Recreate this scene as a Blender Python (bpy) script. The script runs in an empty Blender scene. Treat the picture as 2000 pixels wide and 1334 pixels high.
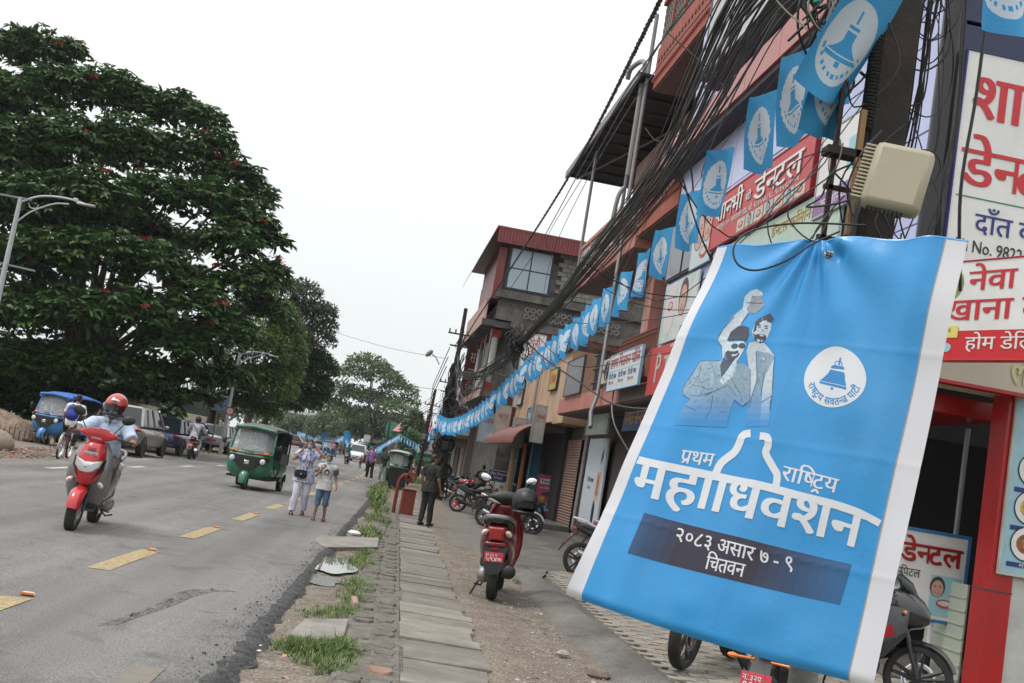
import bpy, bmesh, math, random
import numpy as np
from mathutils import Vector, Matrix, noise
random.seed(7); rng = np.random.default_rng(7)
PI = math.pi; S = bpy.context.scene; COL = S.collection
R_ = math.radians
# ---------------------------------------------------------------- camera
def _basis():
    f = 2150.; r = R_(9.5); dx, dy = 779-1000, 885-667
    xl = dx*math.cos(r)+dy*math.sin(r); yl = -dx*math.sin(r)+dy*math.cos(r)
    p = math.atan(yl/f); yaw = math.atan(-xl*math.cos(p)/f)
    F = Vector((math.sin(yaw)*math.cos(p), math.cos(yaw)*math.cos(p), math.sin(p)))
    R0 = Vector((math.cos(yaw), -math.sin(yaw), 0)); U0 = R0.cross(F)
    return R0*math.cos(r)+U0*math.sin(r), U0*math.cos(r)-R0*math.sin(r), F
CR, CU, CF = _basis(); CAMLOC = Vector((0, 0, 1.6))
cd = bpy.data.cameras.new('camera'); cam = bpy.data.objects.new('camera', cd); COL.objects.link(cam)
m = Matrix((CR, CU, -CF)).transposed().to_4x4(); m.translation = CAMLOC; cam.matrix_world = m
cd.sensor_width = 36; cd.lens = 2150/2000*36; cd.clip_end = 3000; cd.clip_start = .1
S.camera = cam
# ---------------------------------------------------------------- light: overcast daylight
w = bpy.data.worlds.new('World'); S.world = w; w.use_nodes = True
nt = w.node_tree; nd = nt.nodes; lk = nt.links; bg = nd['Background']
sky = nd.new('ShaderNodeTexSky'); sky.sky_type = 'NISHITA'; sky.sun_disc = False
SUN_EL, SUN_AZ = 60, 255
sky.sun_elevation = R_(SUN_EL); sky.sun_rotation = R_(SUN_AZ); sky.air_density = 1; sky.dust_density = 4
hs = nd.new('ShaderNodeHueSaturation'); hs.inputs['Saturation'].default_value = .12; hs.inputs['Value'].default_value = .45
lk.new(sky.outputs[0], hs.inputs['Color'])
tc = nd.new('ShaderNodeTexCoord'); sx = nd.new('ShaderNodeSeparateXYZ'); lk.new(tc.outputs['Generated'], sx.inputs[0])
rp = nd.new('ShaderNodeValToRGB'); lk.new(sx.outputs['Z'], rp.inputs[0])
E_ = rp.color_ramp.elements
E_[0].position = 0; E_[0].color = (8.7, 9.1, 9.15, 1)
E_[1].position = 1; E_[1].color = (20, 20.2, 20.4, 1)
for q, c in ((.12, (9.2, 9.6, 9.65, 1)), (.32, (11.0, 11.3, 11.4, 1)), (.6, (15, 15.1, 15.2, 1))):
    e = E_.new(q); e.color = c
mx = nd.new('ShaderNodeMix'); mx.data_type = 'RGBA'; mx.blend_type = 'MIX'; mx.inputs[0].default_value = .85
lk.new(hs.outputs[0], mx.inputs[6]); lk.new(rp.outputs[0], mx.inputs[7]); lk.new(mx.outputs[2], bg.inputs[0])
bg.inputs[1].default_value = .115
sl = bpy.data.lights.new('sun', 'SUN'); sl.energy = 1.35; sl.angle = R_(13); sl.color = (1, .96, .9)
so = bpy.data.objects.new('sun', sl); COL.objects.link(so)
d = Vector((math.sin(R_(SUN_AZ))*math.cos(R_(SUN_EL)), math.cos(R_(SUN_AZ))*math.cos(R_(SUN_EL)), math.sin(R_(SUN_EL))))
so.rotation_euler = d.to_track_quat('Z', 'Y').to_euler()
vs = S.view_settings; vs.view_transform = 'Standard'; vs.look = 'None'; vs.exposure = 0.0; vs.gamma = 1
try: vs.use_curve_mapping = False
except Exception: pass
try:
    S.cycles.max_bounces = 6; S.cycles.diffuse_bounces = 3; S.cycles.glossy_bounces = 3; S.cycles.transmission_bounces = 4
    S.cycles.transparent_max_bounces = 8; S.cycles.caustics_reflective = False; S.cycles.caustics_refractive = False
    S.cycles.use_denoising = True
except Exception: pass

# ---------------------------------------------------------------- places: pixel of the photograph -> point in the world
def ray(x, y): return CF + CR*((x-1000)/2150.) - CU*((y-667)/2150.)
def gp(x, y, z=0.):
    d = ray(x, y); t = (z-1.6)/d.z; return CAMLOC + d*t
def at(x, y, Y):
    d = ray(x, y); return CAMLOC + d*(Y/d.y)
# ---------------------------------------------------------------- helpers
def setp(o, label=None, cat=None, group=None, kind=None):
    if label: o['label'] = label
    if cat: o['category'] = cat
    if group: o['group'] = group
    if kind: o['kind'] = kind
    return o
def thing(name, label, cat, loc=(0, 0, 0), rz=0., group=None, rot=None):
    o = bpy.data.objects.new(name, None); COL.objects.link(o); o.empty_display_size = .1
    o.location = loc; o.rotation_euler = rot if rot else (0, 0, rz)
    return setp(o, label, cat, group)
def dup(o, parent=None, loc=None, rot=None, label=None, scale=None):
    c = o.copy(); COL.objects.link(c)
    if parent is not None: c.parent = parent
    if loc is not None: c.location = loc
    if rot is not None: c.rotation_euler = rot
    if scale is not None: c.scale = (scale,)*3
    if label: c['label'] = label
    for ch in list(o.children): dup(ch, c)
    return c
MATS = {}
def mat(name, rgb, rough=.6, metal=0., var=0., vs_=6., bump=0., bs=40., dirt=None, dirt_amt=.5, dirt_s=1.5, coat=0., spec=.5, emit=0., alpha=1., sheen=0., stretch=None, trans=0.):
    """procedural material: base colour with noise variation, dirt stains, fine bump"""
    if name in MATS: return MATS[name]
    m = bpy.data.materials.new(name); m.use_nodes = True; MATS[name] = m
    n = m.node_tree.nodes; l = m.node_tree.links; b = n['Principled BSDF']
    b.inputs['Roughness'].default_value = rough; b.inputs['Metallic'].default_value = metal
    b.inputs['Base Color'].default_value = (*rgb, 1); b.inputs['Coat Weight'].default_value = coat
    b.inputs['Specular IOR Level'].default_value = spec
    if alpha < 1: b.inputs['Alpha'].default_value = alpha
    if trans: b.inputs['Transmission Weight'].default_value = trans
    m.diffuse_color = (*rgb, 1)
    tc = None
    def coord():
        nonlocal tc
        if tc is None:
            t = n.new('ShaderNodeTexCoord')
            mp = n.new('ShaderNodeMapping'); l.new(t.outputs['Object'], mp.inputs[0])
            if stretch: mp.inputs['Scale'].default_value = stretch
            oi = n.new('ShaderNodeObjectInfo'); ml = n.new('ShaderNodeMath'); ml.operation = 'MULTIPLY'; ml.inputs[1].default_value = 37.
            l.new(oi.outputs['Random'], ml.inputs[0]); l.new(ml.outputs[0], mp.inputs['Location']); tc = mp.outputs[0]
        return tc
    cs = None
    if var > 0:
        nz = n.new('ShaderNodeTexNoise'); nz.inputs['Scale'].default_value = vs_; nz.inputs['Detail'].default_value = 6; nz.inputs['Roughness'].default_value = .65
        l.new(coord(), nz.inputs['Vector'])
        r = n.new('ShaderNodeMapRange'); r.inputs[1].default_value = .3; r.inputs[2].default_value = .7
        r.inputs[3].default_value = 1-var; r.inputs[4].default_value = 1+var; l.new(nz.outputs[0], r.inputs[0])
        v = n.new('ShaderNodeVectorMath'); v.operation = 'SCALE'; v.inputs[0].default_value = rgb; l.new(r.outputs[0], v.inputs['Scale'])
        cs = v.outputs[0]
    if dirt:
        nz = n.new('ShaderNodeTexNoise'); nz.inputs['Scale'].default_value = dirt_s; nz.inputs['Detail'].default_value = 8; nz.inputs['Roughness'].default_value = .7
        l.new(coord(), nz.inputs['Vector'])
        r = n.new('ShaderNodeMapRange'); r.inputs[1].default_value = .42; r.inputs[2].default_value = .68
        r.inputs[3].default_value = 0; r.inputs[4].default_value = dirt_amt; l.new(nz.outputs[0], r.inputs[0])
        x = n.new('ShaderNodeMix'); x.data_type = 'RGBA'; x.inputs[6].default_value = (*rgb, 1); x.inputs[7].default_value = (*dirt, 1)
        if cs: l.new(cs, x.inputs[6])
        l.new(r.outputs[0], x.inputs[0]); cs = x.outputs[2]
    if cs: l.new(cs, b.inputs['Base Color'])
    if bump > 0:
        nz = n.new('ShaderNodeTexNoise'); nz.inputs['Scale'].default_value = bs; nz.inputs['Detail'].default_value = 4
        l.new(coord(), nz.inputs['Vector'])
        bp = n.new('ShaderNodeBump'); bp.inputs['Strength'].default_value = bump; bp.inputs['Distance'].default_value = .02
        l.new(nz.outputs[0], bp.inputs['Height']); l.new(bp.outputs[0], b.inputs['Normal'])
    if emit: b.inputs['Emission Color'].default_value = (*rgb, 1); b.inputs['Emission Strength'].default_value = emit
    return m
def catm(P, k=6):
    """smooth a polyline (Catmull-Rom)"""
    P = [Vector(p) for p in P]; out = []
    for i in range(len(P)-1):
        a = P[i-1] if i else P[0]; b = P[i]; c = P[i+1]; d = P[i+2] if i+2 < len(P) else P[-1]
        for j in range(k):
            t = j/k; out.append(.5*((2*b)+(c-a)*t+(2*a-5*b+4*c-d)*t*t+(-a+3*b-3*c+d)*t**3))
    out.append(P[-1]); return out
class G:
    def __init__(s): s.v = []; s.f = []; s.m = []
    def add(s, v, f, mi=0):
        o = len(s.v); s.v += [tuple(p) for p in v]; s.f += [tuple(i+o for i in q) for q in f]; s.m += [mi]*len(f); return s
    def box(s, c, d, rz=0., mi=0, rot=None, taper=1.):
        x, y, z = d[0]/2, d[1]/2, d[2]/2
        P = [Vector((i*x*(taper if k > 0 else 1), j*y*(taper if k > 0 else 1), k*z)) for k in (-1, 1) for j in (-1, 1) for i in (-1, 1)]
        M_ = rot if rot is not None else Matrix.Rotation(rz, 3, 'Z')
        return s.add([M_ @ p + Vector(c) for p in P], [(0, 2, 3, 1), (4, 5, 7, 6), (0, 1, 5, 4), (2, 6, 7, 3), (0, 4, 6, 2), (1, 3, 7, 5)], mi)
    def b2(s, a, b, mi=0):
        return s.box([(a[i]+b[i])/2 for i in range(3)], [abs(b[i]-a[i]) for i in range(3)], mi=mi)
    def tube(s, pts, r, n=8, mi=0, cap=True, sq=None):
        pts = [Vector(p) for p in pts]; L = len(pts); rs = r if isinstance(r, (list, tuple)) else [r]*L
        if len(rs) != L: rs = list(np.interp(np.linspace(0, 1, L), np.linspace(0, 1, len(rs)), rs))
        T = [(pts[min(i+1, L-1)]-pts[max(i-1, 0)]).normalized() for i in range(L)]
        up = Vector((0, 0, 1)) if abs(T[0].z) < .9 else Vector((1, 0, 0))
        a = T[0].cross(up).normalized(); V = []
        for i in range(L):
            a = (a-T[i]*a.dot(T[i])).normalized(); b = T[i].cross(a)
            for k in range(n):
                t = 2*PI*k/n; V.append(pts[i]+a*(math.cos(t)*rs[i])+b*(math.sin(t)*rs[i]*(sq or 1)))
        F = [(i*n+k, i*n+(k+1) % n, (i+1)*n+(k+1) % n, (i+1)*n+k) for i in range(L-1) for k in range(n)]
        if cap: F += [tuple(range(n))[::-1], tuple((L-1)*n+k for k in range(n))]
        return s.add(V, F, mi)
    def loft(s, rings, mi=0, cap=True, close=True):
        n = len(rings[0]); V = [p for r in rings for p in r]; kk = n if close else n-1
        F = [(i*n+k, i*n+(k+1) % n, (i+1)*n+(k+1) % n, (i+1)*n+k) for i in range(len(rings)-1) for k in range(kk)]
        if cap and close: F += [tuple(range(n))[::-1], tuple((len(rings)-1)*n+k for k in range(n))]
        return s.add(V, F, mi)
    def ell(s, c, r, n=12, mi=0, rot=None, h=None):
        r = (r,)*3 if isinstance(r, (int, float)) else r; h = h or n//2; V = []; c = Vector(c)
        for i in range(1, h):
            p = PI*i/h
            for k in range(n):
                t = 2*PI*k/n; q = Vector((r[0]*math.sin(p)*math.cos(t), r[1]*math.sin(p)*math.sin(t), r[2]*math.cos(p)))
                V.append((rot @ q if rot is not None else q)+c)
        top = Vector((0, 0, r[2])); bot = -top
        if rot is not None: top = rot @ top; bot = rot @ bot
        V += [c+top, c+bot]; N = (h-1)*n
        F = [(i*n+k, (i+1)*n+k, (i+1)*n+(k+1) % n, i*n+(k+1) % n) for i in range(h-2) for k in range(n)]
        F += [(N, k, (k+1) % n) for k in range(n)]+[(N+1, (h-2)*n+(k+1) % n, (h-2)*n+k) for k in range(n)]
        return s.add(V, F, mi)
    def cyl(s, a, b, r, r2=None, n=12, mi=0):
        return s.tube([a, b], [r, r if r2 is None else r2], n, mi)
    def cone(s, a, b, ra, rb, mi=0, n=10):  # capsule with round ends
        a = Vector(a); b = Vector(b); d = (b-a); L = d.length or 1e-6; d = d/L; P = []; Rr = []
        for k in (0, .3, .6, .85, 1): P.append(a-d*ra*math.cos(k*PI/2)); Rr.append(max(1e-4, ra*math.sin(k*PI/2)))
        for k in (1, .85, .6, .3, 0): P.append(b+d*rb*math.cos(k*PI/2)); Rr.append(max(1e-4, rb*math.sin(k*PI/2)))
        return s.tube(P, Rr, n, mi)
    def torus(s, c, ax, Rr, r, n=24, k=8, mi=0, sq=1., arc=(0, 2*PI)):
        ax = Vector(ax).normalized(); u = ax.cross(Vector((0, 0, 1)) if abs(ax.z) < .9 else Vector((1, 0, 0))).normalized(); w_ = ax.cross(u); c = Vector(c)
        full = abs(arc[1]-arc[0]-2*PI) < 1e-5; N = n if full else n+1; V = []
        for i in range(N):
            t = arc[0]+(arc[1]-arc[0])*i/n; e = u*math.cos(t)+w_*math.sin(t)
            for j in range(k):
                p = 2*PI*j/k; V.append(c+e*(Rr+r*math.cos(p))+ax*(r*sq*math.sin(p)))
        F = [(i*k+j, ((i+1) % N)*k+j, ((i+1) % N)*k+(j+1) % k, i*k+(j+1) % k) for i in range(n) for j in range(k)]
        return s.add(V, F, mi)
    def prism(s, poly, h0, h1, M_=None, mi=0):
        """poly in local xy extruded along z; M_ maps local->wanted"""
        n = len(poly); V = [Vector((x, y, h0)) for x, y in poly]+[Vector((x, y, h1)) for x, y in poly]
        if M_ is not None: V = [M_ @ v for v in V]
        return s.add(V, [tuple(range(n))[::-1], tuple(range(n, 2*n))]+[(i, (i+1) % n, n+(i+1) % n, n+i) for i in range(n)], mi)
    def disc(s, c, ax, r, n=24, mi=0):
        ax = Vector(ax).normalized(); u = ax.cross(Vector((0, 0, 1)) if abs(ax.z) < .9 else Vector((1, 0, 0))).normalized(); w_ = ax.cross(u); c = Vector(c)
        return s.add([c+(u*math.cos(2*PI*i/n)+w_*math.sin(2*PI*i/n))*r for i in range(n)], [tuple(range(n))], mi)
    def mesh(s, name, mats, smooth=True, ang=38):
        me = bpy.data.meshes.new(name); me.from_pydata(s.v, [], s.f)
        for m_ in (mats if isinstance(mats, (list, tuple)) else [mats]): me.materials.append(m_)
        if any(s.m): me.polygons.foreach_set('material_index', s.m)
        if smooth:
            me.polygons.foreach_set('use_smooth', [True]*len(s.f)); me.update()
            me.set_sharp_from_angle(angle=R_(ang))
        me.update(); return me
    def build(s, name, mats, parent=None, loc=(0, 0, 0), rot=(0, 0, 0), smooth=True, bev=0, sub=0, fixn=False, ang=38):
        me = s.mesh(name, mats, smooth, ang)
        if fixn:
            bm = bmesh.new(); bm.from_mesh(me); bmesh.ops.recalc_face_normals(bm, faces=bm.faces); bm.to_mesh(me); bm.free()
        o = bpy.data.objects.new(name, me); COL.objects.link(o); o.location = loc; o.rotation_euler = rot
        if parent is not None: o.parent = parent
        if bev:
            b = o.modifiers.new('bevel', 'BEVEL'); b.width = bev; b.segments = 2; b.limit_method = 'ANGLE'
        if sub:
            b = o.modifiers.new('sub', 'SUBSURF'); b.levels = sub; b.render_levels = sub
        return o
def obj(name, me, parent=None, loc=(0, 0, 0), rot=(0, 0, 0), scale=None):
    o = bpy.data.objects.new(name, me); COL.objects.link(o); o.location = loc; o.rotation_euler = rot
    if parent is not None: o.parent = parent
    if scale: o.scale = scale
    return o
def fused(name, g, mt, parent, vox=.012, smooth=2):
    """all shapes of g grown into one continuous skin"""
    me = g.mesh(name, mt, False); o = bpy.data.objects.new(name, me); COL.objects.link(o)
    r = o.modifiers.new('r', 'REMESH'); r.mode = 'VOXEL'; r.voxel_size = vox; r.use_smooth_shade = True
    if smooth:
        k = o.modifiers.new('s', 'SMOOTH'); k.iterations = smooth; k.factor = .6
    dg = bpy.context.evaluated_depsgraph_get(); dg.update()
    nm = bpy.data.meshes.new_from_object(o.evaluated_get(dg)); o.modifiers.clear(); o.data = nm
    nm.polygons.foreach_set('use_smooth', [True]*len(nm.polygons)); nm.materials.clear(); nm.materials.append(mt)
    if parent is not None: o.parent = parent
    if name in ('shirt', 'trousers', 'sleeve'):     # cloth folds
        sd_ = rnd_seed(); n_ = len(nm.vertices); co = np.empty(n_*3); nm.vertices.foreach_get('co', co); no = np.empty(n_*3); nm.vertex_normals.foreach_get('vector', no); C3 = co.reshape(-1, 3); N3 = no.reshape(-1, 3)
        am = .0065 if name == 'shirt' else .0075
        dv = np.array([noise.noise(Vector((x*11+sd_, y*11, z*6+x*5)))+.45*noise.noise(Vector((x*26, y*26+sd_, z*15))) for x, y, z in C3.tolist()])
        C3 += N3*(dv[:, None]*am*1.6); nm.vertices.foreach_set('co', C3.ravel()); nm.update()
    return o
def rnd_seed(): return random.random()*50
# ---------------------------------------------------------------- lettering
GL = {}
def _raw(t, b):
    c = bpy.data.curves.new('g', 'FONT'); c.body = t; c.resolution_u = 3; c.offset = b
    o = bpy.data.objects.new('g', c); COL.objects.link(o); bpy.context.view_layer.update()
    dg = bpy.context.evaluated_depsgraph_get(); me = o.evaluated_get(dg).to_mesh()
    v = [(p.co.x, p.co.y) for p in me.vertices]; f = [tuple(p.vertices) for p in me.polygons]
    bpy.data.objects.remove(o); bpy.data.curves.remove(c); return v, f
BAR = {}
def glyph(ch, b):
    if (ch, b) in GL: return GL[ch, b]
    if b not in BAR: BAR[b] = max(p[0] for p in _raw('ननन', b)[0])
    v, f = _raw(ch, b); adv = max(p[0] for p in _raw(ch+'ननन', b)[0])-BAR[b]
    GL[ch, b] = ([[v[i] for i in q] for q in f], adv); return GL[ch, b]
def clip(polys, k, lim, keep_less=True):
    out = []; sg = 1 if keep_less else -1
    for P in polys:
        Q = []
        for i in range(len(P)):
            a, b = P[i], P[(i+1) % len(P)]; da = sg*(lim-a[k]); db = sg*(lim-b[k])
            if da >= 0: Q.append(a)
            if (da > 0) != (db > 0) and da != db:
                t = da/(da-db); Q.append((a[0]+(b[0]-a[0])*t, a[1]+(b[1]-a[1])*t))
        if len(Q) > 2: out.append(Q)
    return out
def text2d(t, bold=0.):
    """'[x]' = half letter, '^' after a letter = subscript ra stroke, '~' = caret ra, '*' = reph hook; ि comes first"""
    out = []; x = 0.; i = 0; w_ = .04+bold
    sh = lambda P, dx: [[(a+dx, c) for a, c in p] for p in P]
    def stroke(a, b):
        dx, dy = b[0]-a[0], b[1]-a[1]; L = math.hypot(dx, dy); nx, ny = -dy/L*w_, dx/L*w_
        return [(a[0]+nx, a[1]+ny), (b[0]+nx, b[1]+ny), (b[0]-nx, b[1]-ny), (a[0]-nx, a[1]-ny)]
    while i < len(t):
        c = t[i]
        if c == '[':
            P, adv = glyph(t[i+1], bold); cut = adv-.145-bold*.5; out += sh(clip(P, 0, cut), x); x += cut; i += 3; continue
        if c == '^': out.append(stroke((x-.13, .24), (x-.42, .02))); i += 1; continue
        if c == '~': out += [stroke((x-.3, -.06), (x-.45, -.2)), stroke((x-.3, -.06), (x-.15, -.2))]; i += 1; continue
        if c == '*':
            q = [(x-.1+.11*math.cos(k*.6), .72+.1*math.sin(k*.6)) for k in range(-2, 5)]
            for k in range(6): out.append(stroke(q[k], q[k+1]))
            i += 1; continue
        if c == ' ': x += .26; i += 1; continue
        P, adv = glyph(c, bold); out += sh(P, x); x += adv; i += 1
    return out, x
def text_obj(t, mt, fn, parent, name='lettering', bold=0., w=None, h=.62, lab=None, gridx=None):
    """flat print: fn(x,y) places a point of the text box; text box is 0..w wide; capital height h"""
    xb = bold*.5; bold = 0.
    P, adv = text2d(t, bold); kx = (w/adv) if w else 1.; V = []; F = []
    if gridx:
        for q in np.arange(gridx, adv, gridx):
            P = clip(P, 0, q)+clip(P, 0, q, False) if False else [z for p in P for z in (clip([p], 0, q) if max(a[0] for a in p) <= q else (clip([p], 0, q, False) if min(a[0] for a in p) >= q else clip([p], 0, q)+clip([p], 0, q, False)))]
    sh_ = [0.] if not xb else [0., xb, -xb]
    o0 = Vector(fn(0, 0)); nn_ = (Vector(fn(1, 0))-o0).cross(Vector(fn(0, 1))-o0).normalized()
    for q_, dx_ in enumerate(sh_):
        for p in P:
            o = len(V); V += [tuple(Vector(fn((a+dx_)*kx, b*h/.622))+nn_*(.0011*q_)) for a, b in p]; F.append(tuple(range(o, o+len(p))))
    g = G(); g.add(V, F); o = g.build(name, mt, parent, smooth=False)
    if lab: o['label'] = lab
    return o
def plane_fn(o, ux, uy):
    o = Vector(o); ux = Vector(ux); uy = Vector(uy); return lambda a, b: o+ux*a+uy*b
# ================================================================ GROUND
def nz(x, y, s=1., z=0.): return noise.noise(Vector((x*s, y*s, z)))
def bend(Y): return -(max(0., Y-52)**2)/1380.
def rnd(a, b): return random.uniform(a, b)
def m_ground(name, cols, scale, rough=.9, bump=.5, bs=60, streak=0., stretch=None):
    """blends of 2-4 earth colours through noise bands, with grain"""
    m = bpy.data.materials.new(name); m.use_nodes = True; MATS[name] = m
    n = m.node_tree.nodes; l = m.node_tree.links; b = n['Principled BSDF']; b.inputs['Roughness'].default_value = rough
    tc = n.new('ShaderNodeTexCoord'); mp = n.new('ShaderNodeMapping'); l.new(tc.outputs['Object'], mp.inputs[0])
    if stretch: mp.inputs['Scale'].default_value = stretch
    a = n.new('ShaderNodeTexNoise'); a.inputs['Scale'].default_value = scale; a.inputs['Detail'].default_value = 9; a.inputs['Roughness'].default_value = .62
    l.new(mp.outputs[0], a.inputs['Vector'])
    r = n.new('ShaderNodeValToRGB'); l.new(a.outputs[0], r.inputs[0]); e = r.color_ramp.elements; k = len(cols)
    e[0].position = .3; e[0].color = (*cols[0], 1); e[1].position = .7; e[1].color = (*cols[-1], 1)
    for i in range(1, k-1): q = e.new(.3+.4*i/(k-1)); q.color = (*cols[i], 1)
    g = n.new('ShaderNodeTexNoise'); g.inputs['Scale'].default_value = bs; g.inputs['Detail'].default_value = 3; l.new(tc.outputs['Object'], g.inputs['Vector'])
    mr = n.new('ShaderNodeMapRange'); mr.inputs[1].default_value = .35; mr.inputs[2].default_value = .65; mr.inputs[3].default_value = .62; mr.inputs[4].default_value = 1.42; l.new(g.outputs[0], mr.inputs[0])
    v = n.new('ShaderNodeVectorMath'); v.operation = 'SCALE'; l.new(r.outputs[0], v.inputs[0]); l.new(mr.outputs[0], v.inputs['Scale'])
    out = v.outputs[0]
    if streak:      # tyre lanes, oil patches and sealed cracks
        m2 = n.new('ShaderNodeMapping'); m2.inputs['Scale'].default_value = (1.5, .035, 1); l.new(tc.outputs['Object'], m2.inputs[0]); s2 = n.new('ShaderNodeTexNoise'); s2.inputs['Scale'].default_value = 1.; s2.inputs['Detail'].default_value = 5; l.new(m2.outputs[0], s2.inputs['Vector'])
        s3 = n.new('ShaderNodeTexNoise'); s3.inputs['Scale'].default_value = 1.9; s3.inputs['Detail'].default_value = 7; s3.inputs['Distortion'].default_value = 1.2; l.new(tc.outputs['Object'], s3.inputs['Vector'])
        r2 = n.new('ShaderNodeMapRange'); r2.inputs[1].default_value = .38; r2.inputs[2].default_value = .62; r2.inputs[3].default_value = 1-streak; r2.inputs[4].default_value = 1+streak*.6; l.new(s2.outputs[0], r2.inputs[0])
        r3 = n.new('ShaderNodeMapRange'); r3.inputs[1].default_value = .30; r3.inputs[2].default_value = .44; r3.inputs[3].default_value = 1-streak*1.5; r3.inputs[4].default_value = 1; l.new(s3.outputs[0], r3.inputs[0])
        ml = n.new('ShaderNodeMath'); ml.operation = 'MULTIPLY'; l.new(r2.outputs[0], ml.inputs[0]); l.new(r3.outputs[0], ml.inputs[1]); v2 = n.new('ShaderNodeVectorMath'); v2.operation = 'SCALE'; l.new(out, v2.inputs[0]); l.new(ml.outputs[0], v2.inputs['Scale']); out = v2.outputs[0]
    l.new(out, b.inputs['Base Color'])
    bp = n.new('ShaderNodeBump'); bp.inputs['Strength'].default_value = bump; bp.inputs['Distance'].default_value = .015
    l.new(g.outputs[0], bp.inputs['Height']); l.new(bp.outputs[0], b.inputs['Normal']); return m
m_asph = m_ground('asphalt', [(.095, .09, .086), (.155, .149, .143), (.17, .162, .155), (.215, .203, .19)], .5, .82, .55, 75, stretch=(1, .45, 1), streak=.2)
m_tar = m_ground('broken asphalt', [(.018, .018, .018), (.05, .05, .05), (.09, .088, .085)], 9, .85, 1., 45)
m_dirt = m_ground('dirt', [(.13, .11, .09), (.20, .175, .145), (.16, .135, .11), (.25, .22, .185)], 1.3, .95, .7, 50)
m_gravel = m_ground('gravelly dirt', [(.12, .10, .08), (.20, .17, .135), (.15, .12, .095), (.24, .205, .17)], 1.6, .95, .9, 38)
m_conc = m_ground('old concrete', [(.17, .16, .15), (.25, .24, .225), (.3, .29, .27)], 1.2, .85, .45, 60)
m_dconc = m_ground('stained concrete', [(.06, .056, .05), (.115, .106, .094), (.18, .168, .15)], 1.1, .7, .5, 60, streak=.22)
m_field = m_ground('earth', [(.06, .075, .035), (.12, .11, .07), (.17, .15, .11)], .12, .95, .4, 12)
g = G(); N_ = 40; L_ = 900.
g.add([(-L_, -200, -.075), (L_, -200, -.075), (L_, 1500, -.075), (-L_, 1500, -.075)], [(0, 1, 2, 3)])
setp(g.build('ground', m_field, smooth=False), kind='structure')
# dirt shoulder on the left of the road
V = []; Ys = list(np.arange(-6, 120, 1.5)); 
for y in Ys:
    for i, x in enumerate(np.linspace(-26, -8.0, 13)): V.append((x+bend(y), y, -.05+.035*nz(x, y, .5)+(.0 if i < 12 else -.012)))
F = [(i*13+j, i*13+j+1, (i+1)*13+j+1, (i+1)*13+j) for i in range(len(Ys)-1) for j in range(12)]
g = G(); g.add(V, F); setp(g.build('dirt_shoulder', m_dirt), kind='structure')
# road
def rx(y): return -.95+.0085*y+bend(y)+.05*nz(0, y, .9)+.03*nz(3, y, 4.)
def lxr(y): return -8.45+bend(y)+.25*nz(7, y, .35)+.08*nz(9, y, 2.)
Ys = list(np.arange(-6, 30, .12))+list(np.arange(30, 90, .6))+list(np.arange(90, 420, 6.)); V = []; F = []; K = 8
for y in Ys:
    a, b = lxr(y), rx(y)
    for i in range(K+1):
        t = i/K; x = a+(b-a)*t; V.append((x, y, .004+.02*math.sin(PI*t)+(.006*nz(x, y, 1.2) if y < 60 else 0)))
for i in range(len(Ys)-1):
    for j in range(K): F.append((i*(K+1)+j, i*(K+1)+j+1, (i+1)*(K+1)+j+1, (i+1)*(K+1)+j))
g = G(); g.add(V, F); road = setp(g.build('road', m_asph), kind='structure')
# crumbling tar edge, a ragged slope down to the verge
V = []; F = []; K = 9; Ys = list(np.arange(4, 34, .05))+list(np.arange(34, 60, .4))
for y in Ys:
    a = rx(y)-.05+.03*nz(8, y, 3.); wd = .17+.06*nz(5, y, 1.7)
    for i in range(K+1):
        t = i/K; x = a+wd*t+.02*nz(t*9, y, 7.)
        V.append((x, y, .013-.075*max(0, t-.25)**1.2+(.009*noise.noise(Vector((x*26, y*26, 0)))*(t > .08))))
for i in range(len(Ys)-1):
    for j in range(K): F.append((i*(K+1)+j, i*(K+1)+j+1, (i+1)*(K+1)+j+1, (i+1)*(K+1)+j))
g = G(); g.add(V, F); g.build('broken_edge', m_tar, road, ang=20)
m_yel = mat('yellow road paint', (.42, .32, .14), .8, var=.25, vs_=30, bump=.4, bs=75, dirt=(.16, .15, .14), dirt_amt=.95, dirt_s=17)
m_wht = mat('white road paint', (.5, .49, .46), .7, var=.1, vs_=25, dirt=(.17, .16, .15), dirt_amt=.8, dirt_s=6)
m_oldyel = mat('worn yellow paint', (.2, .175, .13), .8, dirt=(.15, .145, .14), dirt_amt=1., dirt_s=14)
def yx(y): return -2.87+.0178*y+bend(y)
def rz_(x, y):
    t = (x-lxr(y))/(rx(y)-lxr(y)); return .004+.02*math.sin(PI*max(0, min(1, t)))+(.006*nz(x, y, 1.2) if y < 60 else 0)
def strip(y0, y1, xf, hw, name, mt):
    g = G(); V = []; ys = np.linspace(y0, y1, 8)
    for y in ys:
        for s_ in (-1, 1): V.append((xf(y)+hw*s_, y+.03*s_, rz_(xf(y)+hw*s_, y)+.005))
    g.add(V, [(2*i, 2*i+1, 2*i+3, 2*i+2) for i in range(7)]); return g.build(name, mt, road)
m_orange = mat('orange reflector', (.75, .2, .05), .3)
m_stud = mat('stud plastic', (.55, .5, .4), .5)
st0 = None
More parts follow.
